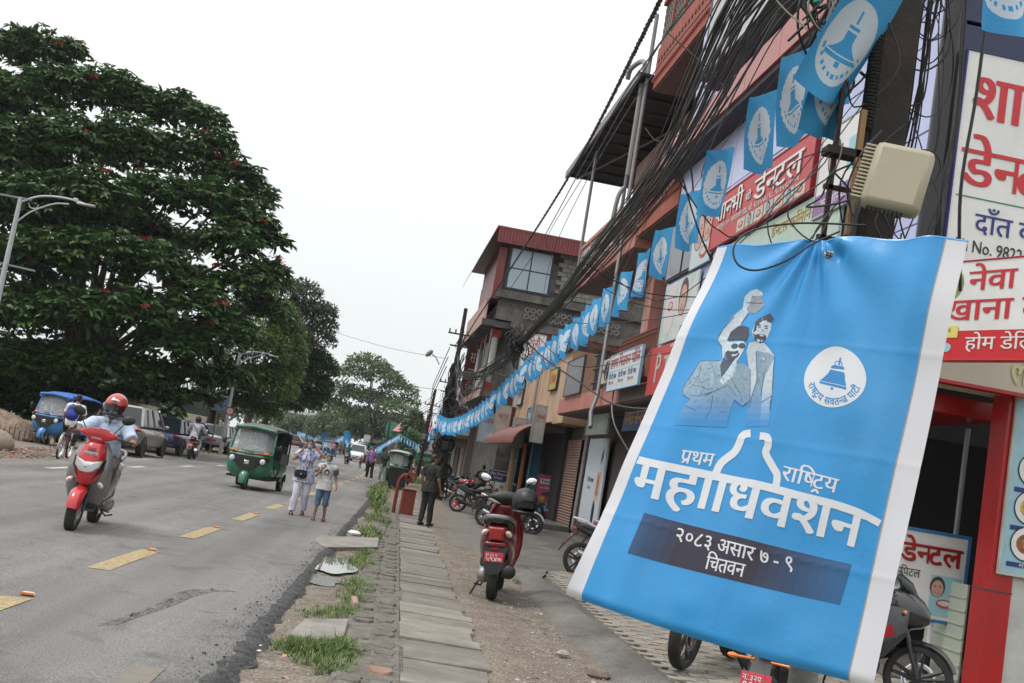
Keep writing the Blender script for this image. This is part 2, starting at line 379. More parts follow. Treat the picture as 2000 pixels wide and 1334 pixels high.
for k in range(-1, 24):
    y0 = 11.22+4.12*k
    if k >= 0: strip(y0, y0+2.1, yx, .105, 'lane_marking', m_yel)
    elif k == -1: strip(y0, y0+1.95, yx, .105, 'lane_marking', m_yel)
    if k < 12:
        yy = y0+2.0; p = (yx(yy)+.02, yy+.12, rz_(yx(yy), yy)+.018)
        if st0 is None:
            st0 = thing('road_stud', 'orange reflector stud at the end of a yellow lane dash', 'road stud', p, .1, 'reflector studs along the yellow dashes')
            g = G(); g.box((0, 0, 0), (.11, .08, .018), taper=.7); g.build('base', m_stud, st0, bev=.004)
            g = G(); g.box((0, -.045, .002), (.1, .018, .016)); g.build('reflector', m_orange, st0)
        else: dup(st0, loc=p)
strip(6.6, 7.35, lambda y: -1.32, .1, 'worn_marking', m_oldyel)
for x0, x1, yy in ((98, 123, 912), (253, 288, 911), (352, 374, 910), (421, 434, 909)):
    a = gp(x0, yy); b = gp(x1, yy+1)
    strip(a.y-.8, a.y+.9, lambda y: a.x+.2, .09, 'edge_marking', m_wht)
# scar in the asphalt
V = []; F = []; nU, nV = 40, 14
pth = catm([gp(*q) for q in ((205, 1226), (255, 1208), (310, 1190), (355, 1168), (400, 1155), (424, 1158))], 8)
g = G(); n_ = len(pth)
for i, p in enumerate(pth):
    t = i/(n_-1); hw = .06+.2*max(0, t-.35)
    for j in range(nV):
        u = j/(nV-1)*2-1; x = p.x+u*hw; y = p.y+u*hw*1.4+.05*nz(i*.3, j, 1)
        V.append((x, y, rz_(x, y)+.004+(1-u*u)*max(0, noise.noise(Vector((x*25, y*25, 1))))*.045*min(1, 6*t, 8*(1-t))-.012*(abs(u) > .93 or t < .02 or t > .98)))
F = [(i*nV+j, i*nV+j+1, (i+1)*nV+j+1, (i+1)*nV+j) for i in range(n_-1) for j in range(nV-1)]
g.add(V, F); g.build('asphalt_scar', m_ground('scarred asphalt', [(.05, .05, .05), (.13, .125, .12), (.2, .18, .15)], 6, .9, 1, 40), road)
# verge between the road and the shops
V = []; F = []; xs = np.concatenate([np.arange(-1.1, 2.5, .075)]); Ys = list(np.arange(4.5, 26, .075))+list(np.arange(26, 64, .4)); K = len(xs)
def vz(x, y):
    z = -.035+.03*nz(x, y, .8, 3)+.012*nz(x, y, 4.)+.006*nz(x, y, 14.)
    if x > 1.02: z += .035
    return z
for y in Ys:
    for x in xs: V.append((x+bend(y)*.9, y, vz(x, y)))
F = [(i*K+j, i*K+j+1, (i+1)*K+j+1, (i+1)*K+j) for i in range(len(Ys)-1) for j in range(K-1)]
g = G(); g.add(V, F); setp(g.build('verge', m_gravel), kind='structure')
# muddy puddle
def blob(c, rx_, ry_, n=28, s=.25, seed=0., rot=0.):
    P = []
    for i in range(n):
        t = 2*PI*i/n; k = 1+s*nz(math.cos(t)*1.3+seed, math.sin(t)*1.3, 1.); x, y = rx_*k*math.cos(t), ry_*k*math.sin(t)
        P.append((c[0]+x*math.cos(rot)-y*math.sin(rot), c[1]+x*math.sin(rot)+y*math.cos(rot)))
    return P
m_water = mat('muddy water', (.2, .19, .17), .015, spec=1.)
c = gp(640, 1100); g = G(); P = blob(c, .34, 1.05, 40, .45, 2.)
g.add([(x, y, -.004) for x, y in P], [tuple(range(len(P)))]); setp(g.build('puddle', m_water, smooth=False), kind='structure')
c = gp(620, 1128); g = G(); P = blob(c, .35, .5, 40, .5, 5.)
m_wet = mat('wet mud', (.09, .08, .068), .22, var=.3, vs_=8, bump=.6, bs=18)
g.add([(x, y, -.017) for x, y in P], [tuple(range(len(P)))]); setp(g.build('wet_mud', m_wet, smooth=False), kind='structure')
# loose concrete slabs bridging the drain
def flag_slab(pts, z, th, label, mt=None):
    g = G(); P = [gp(*q, z) for q in pts]; cx = sum(p.x for p in P)/len(P); cy = sum(p.y for p in P)/len(P)
    g.prism([(p.x-cx, p.y-cy) for p in P], -th, 0); o = g.build('concrete_slab', mt or mat('pale drain slab', (.27, .255, .23), .9, var=.2, vs_=4, bump=.5, dirt=(.14, .12, .1), dirt_amt=.7, dirt_s=3), None, (cx, cy, z), bev=.012, fixn=True, smooth=False)
    return setp(o, label, 'slab')
flag_slab([(563, 1238), (595, 1208), (682, 1208), (672, 1240), (640, 1250)], .03, .07, 'square pale concrete slab in the muddy verge, just behind the nearest grass tuft')
flag_slab([(613, 1056), (622, 1046), (740, 1050), (738, 1068), (640, 1068)], .03, .08, 'long pale concrete slab laid across the drain beyond the puddle')
# rough stone kerb between verge and slabs
m_kerb = mat('weathered mortar', (.16, .145, .125), .95, var=.4, vs_=9, bump=1., bs=30, dirt=(.09, .085, .07), dirt_amt=.7, dirt_s=5)
m_kbrick = mat('worn brick', (.3, .17, .12), .95, var=.3, vs_=9, bump=.9, bs=30, dirt=(.2, .18, .15), dirt_amt=.7, dirt_s=5)
kerb = thing('stone_kerb', 'crumbling kerb of mortared stones along the left of the slab footpath', 'kerb', (0, 0, 0))
g = G(); xs_ = np.linspace(-.2, .29, 9); Yk = np.arange(6, 36, .07); g.add([(x+bend(y), y, -.012+.014*noise.noise(Vector((x*9, y*9, 0)))+.008*noise.noise(Vector((x*30, y*30, 0)))) for y in Yk for x in xs_], [(i*9+j, i*9+j+1, (i+1)*9+j+1, (i+1)*9+j) for i in range(len(Yk)-1) for j in range(8)]); g.build('mortar', m_kerb, kerb, ang=30)
y = 6.4; ks = 0
while y < 34:
    wd = rnd(.12, .34) if y < 20 else rnd(.4, .8)
    for x0, x1 in ((-.17, .04), (.045, .26)):
        if random.random() < .12 and x0 < 0: continue
        if random.random() < .3: continue
        g = G(); n = 10; sx_ = (x1-x0)/2; P = []
        for i in range(n):
            t = 2*PI*(i+.5)/n; cx_, sy_ = math.cos(t), math.sin(t); q = 1/max(abs(cx_), abs(sy_)); q = q*.95+.02
            P.append((cx_*sx_*q*rnd(.78, 1.04), sy_*wd/2*q*rnd(.8, 1.04)))
        h = rnd(-.006, .012)
        top = [(a*.92, b*.92, h+rnd(-.004, .004)) for a, b in P]; bot = [(a, b, -.09) for a, b in P]; mid = [(a, b, h-.02) for a, b in P]
        g.loft([bot, mid, top]); o = g.build('stone', m_kbrick if random.random() < .05 else m_kerb, kerb, ((x0+x1)/2+rnd(-.015, .015)+bend(y), y+wd/2+rnd(-.05, .05), 0), smooth=False); ks += 1
    y += wd+.008
# the slab footpath
m_slab = [mat('footpath slab %d' % i, c, .9, var=.2, vs_=3.5, bump=.7, bs=70, dirt=(.12, .11, .09), dirt_amt=.55, dirt_s=2.2) for i, c in enumerate(((.22, .2, .17), (.27, .245, .21), (.185, .17, .148)))]
foot = G().box((.65, 27, -.1), (.78, 42, .06)).build('footpath', m_dconc); setp(foot, kind='structure')
y = 6.3
while y < 47:
    wd = random.choice((.3, .34, .42, .5, .62)) if y < 26 else rnd(.5, .7)
    g = G(); a = rnd(-.05, .05); x0 = .3+rnd(-.015, .02); x1 = 1.02+rnd(-.05, .04)
    j = lambda: rnd(-.012, .012)
    P = [(x0, y+j()), (x1, y-.06+a*.4+j()), (x1+j(), y+wd-.06+a*.4), (x0, y+wd+j())]
    cx, cy = (x0+x1)/2, y+wd/2; tl = rnd(-.012, .012); P2 = [(px_-cx, py_-cy) for px_, py_ in P]
    if random.random() < .3: P2 = P2[:2]+[(P2[2][0], P2[2][1]-.03), (P2[2][0]-rnd(.03, .12), P2[2][1]+.0)]+P2[3:]
    g.prism(P2, -.06, 0)
    o = g.build('slab', random.choice(m_slab), foot, (cx+bend(y), cy, .0+rnd(-.012, .014)), (tl, rnd(-.012, .012), 0), bev=.008, smooth=False, fixn=True)
    y += wd+rnd(.008, .025)
# smooth concrete walk and parking apron
g = G(); P = [gp(885, 1000), gp(925, 1000), gp(962, 1055), gp(942, 1075), gp(884, 1068), gp(868, 1035)]
g.prism([(p.x, p.y) for p in P], -.05, .012); setp(g.build('concrete_walk', m_slab[2], bev=.01, smooth=False, fixn=True), kind='structure')
V = []; Ys = list(np.arange(17.6, 70, .7)); xs = np.linspace(2.05, 7.4, 14)
for y in Ys:
    for i, x in enumerate(xs): V.append((x+bend(y)+(.12*nz(3, y, .6) if i == 0 else 0), y, .006+.06*max(0, (x-2.05))/5.3+.008*nz(x, y, 1.)))
F = [(i*14+j, i*14+j+1, (i+1)*14+j+1, (i+1)*14+j) for i in range(len(Ys)-1) for j in range(13)]
g = G(); g.add(V, F); setp(g.build('apron', m_dconc), kind='structure')
# sloping kerb under the pavers
V = []; Ys = list(np.arange(4, 18.9, .1)); 
for y in Ys:
    e = .12*nz(11, y, .8)+(.35*max(0, (y-16.5)/2.4)**2)
    for t in (0, .12, .4, .8, 1.0): V.append((2.02+.05*nz(2, y, 3)*(t < .2)+e+(.5-.0*y)*t, y, -.03+.03*(t > 0)+.1*t+.006*nz(t*5, y, 5)))
F = [(i*5+j, i*5+j+1, (i+1)*5+j+1, (i+1)*5+j) for i in range(len(Ys)-1) for j in range(4)]
g = G(); g.add(V, F); setp(g.build('ramp_kerb', m_dconc), kind='structure')
# interlocking pavers (zigzag outline), one object each where they show
PZ = .085
base = G().box((5.2, 11.9, PZ-.04), (5.4, 14.0, .03)).build('forecourt', m_dconc); setp(base, kind='structure')
pm = [mat('paver %d' % i, c, .88, var=.18, vs_=9, bump=.4, bs=80, dirt=(.13, .12, .1), dirt_amt=.5, dirt_s=4) for i, c in enumerate(((.30, .28, .25), (.34, .30, .245), (.26, .245, .22), (.31, .25, .19)))]
def pav_poly(L=.262, W_=.15, a=.03):
    P = [(0, 0), (.25*L, -a), (.5*L, 0), (.75*L, a), (L, 0), (L, W_), (.75*L, W_+a), (.5*L, W_), (.25*L, W_-a), (0, W_)]
    k = .006; return [(x*(1-2*k/L)+k-L/2, y*(1-2*k/W_)+k-W_/2) for x, y in P]
pmesh = []
for m_ in pm:
    g = G(); g.prism(pav_poly(), -.05, 0); pmesh.append(g.mesh('paver', m_, False))
far = G(); cand = []
for r in range(0, 92):
    for q in range(0, 17):
        x = 2.62+.134+q*.262+(.131 if r % 2 else 0); y = 5.4+r*.15
        if y > 18.75 or x > 6.7: continue
        if x < 2.6+.12*nz(11, y, .8)+(.35*max(0, (y-16.5)/2.4)**2)+.02: continue
        cand.append((x, y))
def vis(x, y):
    d = Vector((x, y, PZ))-CAMLOC; z = d.dot(CF); px_, py_ = 1000+2150*d.dot(CR)/z, 667-2150*d.dot(CU)/z
    if py_ > 1345 or px_ > 2010: return 0
    ins = px_ > 1130 and py_ < 1170+.289*(px_-1130)
    return 0 if ins else 1/z
cand.sort(key=lambda c: -vis(*c))
for i, (x, y) in enumerate(cand):
    k = random.choices(range(4), (5, 4, 3, 1))[0]; z = PZ+rnd(-.004, .004)
    if i < 290 and vis(x, y) > 0: obj('paver', pmesh[k], base, (x, y, z), (rnd(-.01, .01), rnd(-.01, .01), rnd(-.01, .01)))
    else: far.prism([(x+a, y+b) for a, b in pav_poly()], z-.05, z, mi=k)
o = far.build('far_pavers', pm, base, smooth=False); o['kind'] = 'stuff'
# stones, brick bits and litter on the dirt
def pebbles(name, n, fn, smin, smax, mts, label=None):
    g = G()
    for i in range(n):
        p = fn(); r = rnd(smin, smax)*(1 if random.random() < .93 else 2.2)
        rot = Matrix.Rotation(rnd(0, 6.28), 3, 'Z') @ Matrix.Rotation(rnd(0, 3), 3, 'X')
        V = [rot @ Vector(q)*r for q in ((1, 0, 0), (-1, .2, 0), (0, .8, .1), (.1, -.8, 0), (0, 0, .6), (0, .1, -.6))]
        V = [Vector((a.x+p[0], a.y+p[1], a.z*.7+p[2]+r*.15)) for a in V]
        g.add(V, [(0, 2, 4), (2, 1, 4), (1, 3, 4), (3, 0, 4), (2, 0, 5), (1, 2, 5), (3, 1, 5), (0, 3, 5)], random.randrange(len(mts)))
    o = g.build(name, mts, smooth=False); return setp(o, label, kind='stuff')
m_st = [mat('stone grey', (.28, .26, .24), .9, var=.3), mat('stone pale', (.4, .37, .33), .9, var=.3), mat('stone brown', (.19, .15, .12), .9, var=.3), mat('brick bit', (.36, .13, .08), .9)]
def fdirt():
    y = 6+15*random.random()**1.7; x = 1.05+.98*random.random()**.7; return (x, y, vz(x, y))
pebbles('gravel', 3300, fdirt, .005, .014, [m_st[0], m_st[1], m_st[2], m_st[0], m_st[2], m_st[1]])
pebbles('brick_rubble', 22, fdirt, .01, .02, [m_st[3], m_st[2]])
def fverge():
    y = 6.5+16*random.random()**1.5; x = rx(y)+.15+.65*random.random(); return (x, y, vz(x, y))
pebbles('verge_gravel', 1500, fverge, .004, .012, m_st[:3])
def froad():
    y = 6+16*random.random(); x = rx(y)+.1-abs(random.gauss(0, .16)); return (x, y, .012 if x < rx(y)-.03 else -.01)
pebbles('tar_crumbs', 5200, froad, .002, .008, [m_tar, mat('tar bit', (.05, .05, .05), .8)])
def fl2():
    p = gp(rnd(330, 600), rnd(1145, 1230)); return (p.x, p.y, .02)
# big stones by the ramp
for (px_, py_, s_, lab, mt) in ((1168, 1325, .085, 'brown broken rock on the dirt beside the sloping kerb', m_st[2]), (1100, 1283, .05, 'pale lump of broken concrete lying on the gravel strip', m_st[1])):
    p = gp(px_, py_); g = G(); g.ell((0, 0, 0), (s_*1.3, s_, s_*.7), 8)
    g.v = [tuple(Vector(v)*(1+.25*noise.noise(Vector(v)*20))) for v in g.v]
    setp(g.build('rock', mt, None, (p.x, p.y, .03), smooth=False), lab, 'rock')
# brick lump on the kerb line by the puddle grass
p = gp(693, 1178); g = G(); g.box((0, 0, 0), (.07, .5, .09)); g.v = [(x+.01*nz(x*9, y*9), y, z+.01*nz(y*7, z)) for x, y, z in g.v]
setp(g.build('kerb_brick', mat('pinkish brick', (.33, .23, .19), .95, var=.3, bump=.8), None, (p.x, p.y, .0), (0, 0, .08), bev=.02), 'long worn pinkish brick edging the grass beside the kerb stones', 'brick')
# litter
m_paper = mat('litter paper', (.6, .6, .58), .7); m_litr = mat('litter wrapper', (.5, .2, .1), .5)
for k, (a, b, mt, lab) in enumerate(((512, 1262, m_paper, 'scrap of white paper on the mud, nearest the tar edge'), (505, 1272, m_paper, 'smaller white scrap on the mud near the tar edge'), (556, 1282, m_litr, 'orange-brown wrapper lying in the mud'), (558, 1325, m_litr, 'reddish foil wrapper at the bottom of the verge'), (1040, 1237, m_paper, 'white scrap on the gravel left of the sloping kerb'))):
    p = gp(a, b); g = G(); n = 5; g.add([(rnd(.012, .03)*math.cos(t*1.25), rnd(.02, .045)*math.sin(t*1.25), rnd(0, .015)) for t in range(n)], [(0, 1, 2), (0, 2, 3), (0, 3, 4)])
    setp(g.build('litter', mt, None, (p.x, p.y, .0), smooth=False), lab, 'litter')
g = G(); c = gp(692, 1047); g.ell((0, 0, 0), (.13, .2, .05), 10); g.v = [tuple(Vector(v)*(1+.3*noise.noise(Vector(v)*14))) for v in g.v]
setp(g.build('plastic_bag', mat('white plastic film', (.62, .63, .6), .35), None, (c.x, c.y, .05)), 'crumpled white plastic bag beside the grass at the drain slab', 'bag')
# ---------------------------------------------------------------- grass
m_gr = [mat('grass blade', (.11, .19, .045), .6, var=.3, vs_=30), mat('grass yellow', (.24, .25, .08), .6, var=.3), mat('grass dark', (.055, .115, .028), .6, var=.3)]
def grass(pts, n, h, name='grass', lean=.95, wdt=.0032, mts=m_gr, pw=(5, 3, 4)):
    """pts: list of (px, py, rx metres, ry metres)"""
    V = []; F = []; M_ = []
    C_ = [(gp(a, b), c, d) for a, b, c, d in pts]; Wt = [c*d for _, c, d in C_]
    for i in range(n):
        c, a, b = random.choices(C_, Wt)[0]; t = rnd(0, 2*PI); r = math.sqrt(random.random())*(1+.3*math.sin(t*5))
        cl = .06; x = c.x+a*r*math.cos(t); y = c.y+b*r*math.sin(t); x += cl*nz(x, y, 12); y += cl*nz(y, x, 12)
        z = vz(x, y)-.01; hh = h*rnd(.25, 1.1)*(1.05-.55*r)*(.75+.5*abs(nz(x, y, 3.))*2); az = rnd(0, 2*PI); ln = hh*rnd(.1, lean*1.5); dx, dy = math.cos(az), math.sin(az); w_ = wdt*rnd(.6, 1.4)
        o = len(V)
        for s_, k in ((0, 1.), (.4, .85), (.75, .55)):
            q = s_**1.9
            for e in (-1, 1): V.append((x+dx*ln*q-dy*w_*k*e, y+dy*ln*q+dx*w_*k*e, z+hh*(s_-.25*q*ln/hh)))
        V.append((x+dx*ln, y+dy*ln, z+hh*(1-.32*ln/hh)))
        F += [(o, o+1, o+3, o+2), (o+2, o+3, o+5, o+4), (o+4, o+5, o+6)]; M_ += [random.choices(range(3), pw)[0]]*3
    g = G(); g.v = V; g.f = F; g.m = M_; return setp(g.build(name, mts), kind='stuff')
grass([(640, 1270, .3, .55), (670, 1262, .2, .5), (600, 1262, .22, .3), (650, 1300, .16, .22), (555, 1256, .12, .2), (625, 1262, .3, .35)], 6500, .17)
grass([(690, 1190, .2, .45), (700, 1140, .26, .9), (712, 1095, .28, 1.3), (697, 1165, .22, .7), (720, 1080, .25, 1.), (625, 1196, .25, .25), (668, 1190, .25, .3), (686, 1105, .14, .8)], 8500, .13)
grass([(728, 1045, .3, 1.3), (722, 1035, .25, 1.3), (735, 1010, .3, 2.2), (740, 985, .34, 3), (735, 965, .4, 4), (755, 1020, .16, 2)], 6500, .2, wdt=.007, lean=.9)
grass([(735, 975, .3, 3), (745, 995, .26, 2), (738, 958, .4, 5), (760, 948, .5, 5), (812, 940, .6, 5)], 3800, .4, wdt=.014, name='weeds', lean=.8)
grass([(1028, 1210, .05, .15), (940, 1132, .04, .1), (1010, 1140, .06, .3), (778, 1060, .05, .3), (775, 1090, .04, .15), (770, 1010, .06, .4), (828, 1040, .05, .3)], 700, .1)
grass([(460, 880, 2.5, 4), (380, 875, 2.5, 5), (330, 868, 3, 5)], 2500, .16, wdt=.02, name='shoulder_grass')
# ================================================================ BUILDINGS
TH = .0272; FN = Vector((math.cos(TH), math.sin(TH), 0)); FT = Vector((-math.sin(TH), math.cos(TH), 0)); FO = Vector((5.3, 11.4, 0))
def Lw(x, y, z=0.): return FO+FN*x+FT*y+Vector((0, 0, z))
def fa(px, py, xl=0.):
    d = ray(px, py); k = ((FO+FN*xl-CAMLOC).dot(FN))/d.dot(FN); p = CAMLOC+d*k-FO; return p.dot(FT), p.z
def fb(px, py, yl):
    d = ray(px, py); k = ((FO+FT*yl-CAMLOC).dot(FT))/d.dot(FT); p = CAMLOC+d*k-FO; return p.dot(FN), p.z
def bth(name, label, cat, x, y, z=0, group=None, rz=TH): return thing(name, label, cat, Lw(x, y, z), rz, group)
FACE_ROAD = TH-PI/2
m_lilac = mat('lilac cladding panel', (.50, .54, .80), .35, var=.05, vs_=1.2, dirt=(.35, .36, .5), dirt_amt=.35, dirt_s=.8, bump=.02, bs=2)
m_redp = mat('red cladding panel', (.42, .115, .10), .35, var=.06, vs_=1.5, dirt=(.3, .12, .1), dirt_amt=.4, dirt_s=1.)
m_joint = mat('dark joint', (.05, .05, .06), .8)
m_navy = mat('navy glass', (.012, .018, .05), .12, spec=.8)
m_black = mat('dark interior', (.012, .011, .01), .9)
m_blackp = mat('black gloss paint', (.015, .015, .017), .3)
m_alu = mat('aluminium edge', (.45, .45, .44), .4, metal=.7)
m_redgl = mat('glossy red cladding', (.42, .012, .014), .25, var=.08, dirt=(.2, .02, .015), dirt_amt=.6, dirt_s=2.5, stretch=(1, 1, .35), bump=.03, bs=6)
m_wall = mat('dirty white wall', (.5, .5, .48), .85, var=.08, dirt=(.3, .29, .26), dirt_amt=.5, dirt_s=2)
m_cream = mat('cream valance', (.5, .46, .38), .6, var=.06, dirt=(.3, .27, .22), dirt_amt=.5, dirt_s=3, stretch=(1, 1, .3))
m_white = mat('sign white', (.72, .72, .71), .45, var=.04, vs_=3, dirt=(.5, .48, .45), dirt_amt=.3, dirt_s=2)
m_old = mat('weathered sign white', (.5, .5, .48), .7, var=.1, dirt=(.22, .2, .17), dirt_amt=.65, dirt_s=3)
m_red = mat('sign red', (.52, .02, .03), .45)
m_sred = mat('faded sign red', (.50, .07, .07), .5, var=.05)
m_blu = mat('sign navy', (.02, .03, .18), .5)
m_txb = mat('print black', (.02, .02, .022), .6)
m_grn = mat('sign green', (.02, .2, .1), .5)
m_pink = mat('salmon painted concrete', (.47, .19, .15), .8, var=.1, vs_=2, bump=.15, bs=30, dirt=(.22, .1, .09), dirt_amt=.5, dirt_s=1.4, stretch=(1, 1, .4))
m_pinkl = mat('pale pink plaster', (.52, .33, .3), .85, var=.1, dirt=(.28, .2, .18), dirt_amt=.5, dirt_s=1.5)
m_rbrick = mat('red brick paint', (.36, .09, .06), .8, var=.12, vs_=6, bump=.3, bs=30, dirt=(.12, .05, .04), dirt_amt=.5)
m_bwall = mat('blue painted wall', (.03, .13, .21), .7, var=.08, dirt=(.02, .07, .11), dirt_amt=.5)
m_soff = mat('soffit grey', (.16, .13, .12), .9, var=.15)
m_steel = mat('galvanised steel', (.22, .225, .23), .55, metal=.4, var=.1)
m_pvc = mat('grey pvc pipe', (.27, .265, .26), .5, var=.06, dirt=(.25, .22, .2), dirt_amt=.5)
m_rust = mat('rusty iron', (.16, .055, .035), .8, var=.2, bump=.3)
m_shut = mat('brown roller shutter', (.26, .16, .13), .6, var=.1, dirt=(.14, .1, .08), dirt_amt=.5)
m_tan = mat('tan plaster', (.52, .36, .24), .88, var=.08, vs_=1.5, bump=.15, dirt=(.25, .16, .1), dirt_amt=.6, dirt_s=1.2, stretch=(1, 1, .5))
m_bconc = mat('mouldy concrete', (.14, .13, .12), .95, var=.3, vs_=3, bump=.6, bs=20, dirt=(.03, .03, .028), dirt_amt=.85, dirt_s=1.3)
m_block = mat('cinder block', (.24, .23, .21), .95, var=.2, bump=.5, dirt=(.08, .08, .075), dirt_amt=.7, dirt_s=1.5)
m_dbrick = mat('old brick', (.2, .075, .05), .95, var=.3, vs_=5, bump=.5, dirt=(.06, .04, .035), dirt_amt=.7, dirt_s=1.5)
m_rroof = mat('red metal roof', (.19, .035, .032), .45, var=.08, dirt=(.15, .04, .03), dirt_amt=.4)
m_glass = mat('window glass', (.35, .42, .5), .06, spec=1., metal=.5)
m_teal = mat('teal louvre', (.1, .4, .36), .6)
m_brown = mat('brown door wood', (.1, .05, .03), .55)
def sign(name, label, cat, loc, rz, w, h, th=.05, board=None, frame=None, group=None, fw=.03):
    t = thing(name, label, cat, loc, rz, group)
    g = G(); g.b2((0, 0, 0), (w, th, h)); g.build('board', board or m_white, t, bev=.004)
    if frame:
        g = G(); g.b2((-fw, -.012, -fw), (w+fw, th+.01, 0)); g.b2((-fw, -.012, h), (w+fw, th+.01, h+fw)); g.b2((-fw, -.012, 0), (0, th+.01, h)); g.b2((w, -.012, 0), (w+fw, th+.01, h)); g.build('frame', frame, t, bev=.003)
    return t
def wr(t, s, m, x, z, w, h, bold=0., dy=-.006, slope=0., name='lettering'):
    return text_obj(s, m, lambda a, b: (x+a, dy, z+b+a*slope), t, name, bold, w, h)
def pat(t, m, pts, dy=-.004, name='print'):
    g = G(); g.add([(x, dy, z) for x, z in pts], [tuple(range(len(pts)))]); return g.build(name, m, t, smooth=False)
def rect(x0, z0, x1, z1): return [(x0, z0), (x1, z0), (x1, z1), (x0, z1)]
def ov(cx, cz, rx_, rz_, n=20, ph=0): return [(cx+rx_*math.cos(2*PI*i/n+ph), cz+rz_*math.sin(2*PI*i/n+ph)) for i in range(n)]
m_skin_p = mat('print skin', (.55, .33, .26), .5); m_lip = mat('print lips', (.5, .06, .07), .5); m_teeth = mat('print teeth', (.8, .8, .76), .5); m_aqua = mat('print aqua', (.3, .55, .6), .5)
m_hair_p = mat('print dark', (.06, .045, .04), .6); m_food = [mat('print food %d' % i, c, .6, var=.4, vs_=18) for i, c in enumerate(((.45, .2, .05), (.5, .35, .08), (.3, .08, .03), (.2, .25, .06), (.55, .5, .4)))]
def mouth(t, cx, cz, r, skin=m_skin_p, dy=-.006):
    pat(t, m_lip, ov(cx, cz, r, r*.5), dy); pat(t, m_teeth, ov(cx, cz+.05*r, r*.78, r*.28), dy-.002)
    g = G()
    for k in range(-4, 5): g.b2((cx+k*r*.16-.004*r, dy-.0045, cz-.2*r), (cx+k*r*.16+.01*r, dy-.003, cz+.3*r))
    g.build('print_teeth_gap', m_hair_p, t, smooth=False)
def facep(t, cx, cz, r, dy=-.005):
    pat(t, m_hair_p, ov(cx, cz+.12*r, r*1.0, r*1.3), dy); pat(t, m_skin_p, ov(cx, cz-.1*r, r*.78, r*1.05), dy-.001)
    for s_ in (-1, 1): pat(t, m_hair_p, ov(cx+s_*.32*r, cz+.12*r, .17*r, .06*r), dy-.002); pat(t, m_hair_p, ov(cx+s_*.32*r, cz+.3*r, .2*r, .035*r), dy-.002)
    mouth(t, cx, cz-.55*r, .36*r, dy=dy-.002)
def plate(t, cx, cz, r, m1, dy=-.006, rim=None):
    pat(t, rim or m_txb, ov(cx, cz, r*1.08, r*1.08, 26), dy); pat(t, m_white, ov(cx, cz, r, r, 26), dy-.001); pat(t, m1, ov(cx, cz, r*.68, r*.62, 18), dy-.002)
    for k in range(5): pat(t, m_food[(k+int(cx*7)) % 5], ov(cx+rnd(-.35, .35)*r, cz+rnd(-.3, .3)*r, r*rnd(.12, .22), r*rnd(.1, .2), 8), dy-.003-.0004*k)

# ---- B1: the dental clinic building at the right
B1 = bth('clinic_building', 'three storey building clad in lilac panels with red bands and a black corner post', 'building', 0, 0)
g = G(); g.b2((.1, .06, 3.95), (9, 11.4, 16)); g.build('wall', m_joint, B1, smooth=False)
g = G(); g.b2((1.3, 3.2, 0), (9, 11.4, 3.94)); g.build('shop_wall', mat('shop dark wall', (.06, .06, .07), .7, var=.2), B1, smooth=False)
def panels(rows, y0, y1, wid=1.62, x=0., mt=m_lilac, off=0., face='x', nm='panel', th=.05):
    for z0, z1 in rows:
        y = y0
        while y < y1-.01:
            ye = min(y+wid-(off if y == y0 else 0), y1); g = G(); g.box((0, 0, 0), (th, ye-y-.018, z1-z0-.018) if face == 'x' else (ye-y-.018, th, z1-z0-.018))
            c = (x+th/2+rnd(-.004, .004), (y+ye)/2, (z0+z1)/2) if face == 'x' else ((y+ye)/2, x+th/2+rnd(-.003, .003), (z0+z1)/2)
            g.build(nm, mt, B1, c, (0, 0, rnd(-.002, .002)), bev=.004, smooth=False); y = ye
panels([(4.05, 5.1), (5.1, 6.2), (6.2, 7.35), (7.35, 8.6)], .0, 11.4, off=.3)
panels([(9.16, 10.4), (10.4, 11.65), (11.65, 12.9), (12.9, 14.1), (14.1, 15.4)], .0, 11.4, off=.3)
y = -.1
while y < 11.9:
    ye = min(y+1.62, 11.95); g = G(); g.box((0, 0, 0), (.46, ye-y-.015, .54)); g.build('band_panel', m_redp, B1, (-.2, (y+ye)/2, 8.88), bev=.006, smooth=False); y = ye
y = -.1
while y < 11.5:
    ye = min(y+2.4, 11.5); g = G(); g.box((0, 0, 0), (.46, ye-y-.015, .5)); g.build('band_panel', m_redp, B1, (-.2, (y+ye)/2, 15.7), bev=.006, smooth=False); y = ye
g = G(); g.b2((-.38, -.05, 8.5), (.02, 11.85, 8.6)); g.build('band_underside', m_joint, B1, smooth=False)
# dark glazing at the far end
for k, (ya, yb, za, zb) in enumerate(((8.95, 10.1, 6.06, 7.3), (10.14, 11.3, 6.06, 7.3), (8.0, 9.6, 4.2, 5.0))):
    g = G(); g.b2((-.07, ya, za), (.02, yb, zb)); w_ = g.build('window', m_joint, B1, smooth=False)
    g = G(); g.b2((-.085, ya+.05, za+.05), (-.072, yb-.05, zb-.05)); g.build('pane', m_navy, w_, smooth=False)
g = G(); g.cyl((-.08, -.12, 3.9), (-.08, -.12, 12), .115, n=20); g.build('corner_post', m_blackp, B1)
# gable wall to the camera: white fascia, dark beams above, lilac at the top
g = G(); g.b2((.05, -.03, 3.95), (4, .04, 6.9)); g.build('gable_wall', m_wall, B1, smooth=False)
for k in range(6):
    g = G(); g.b2((.06, -.12-.0*k, 6.95+k*.42), (4, -.02, 7.33+k*.42)); g.build('gable_panel', mat('midnight panel', (.012, .02, .075), .4), B1, bev=.01, smooth=False)
g = G(); g.b2((-.02, -.1, 4.0), (.14, -.04, 6.85)); g.build('torn_strip', m_old, B1, smooth=False)
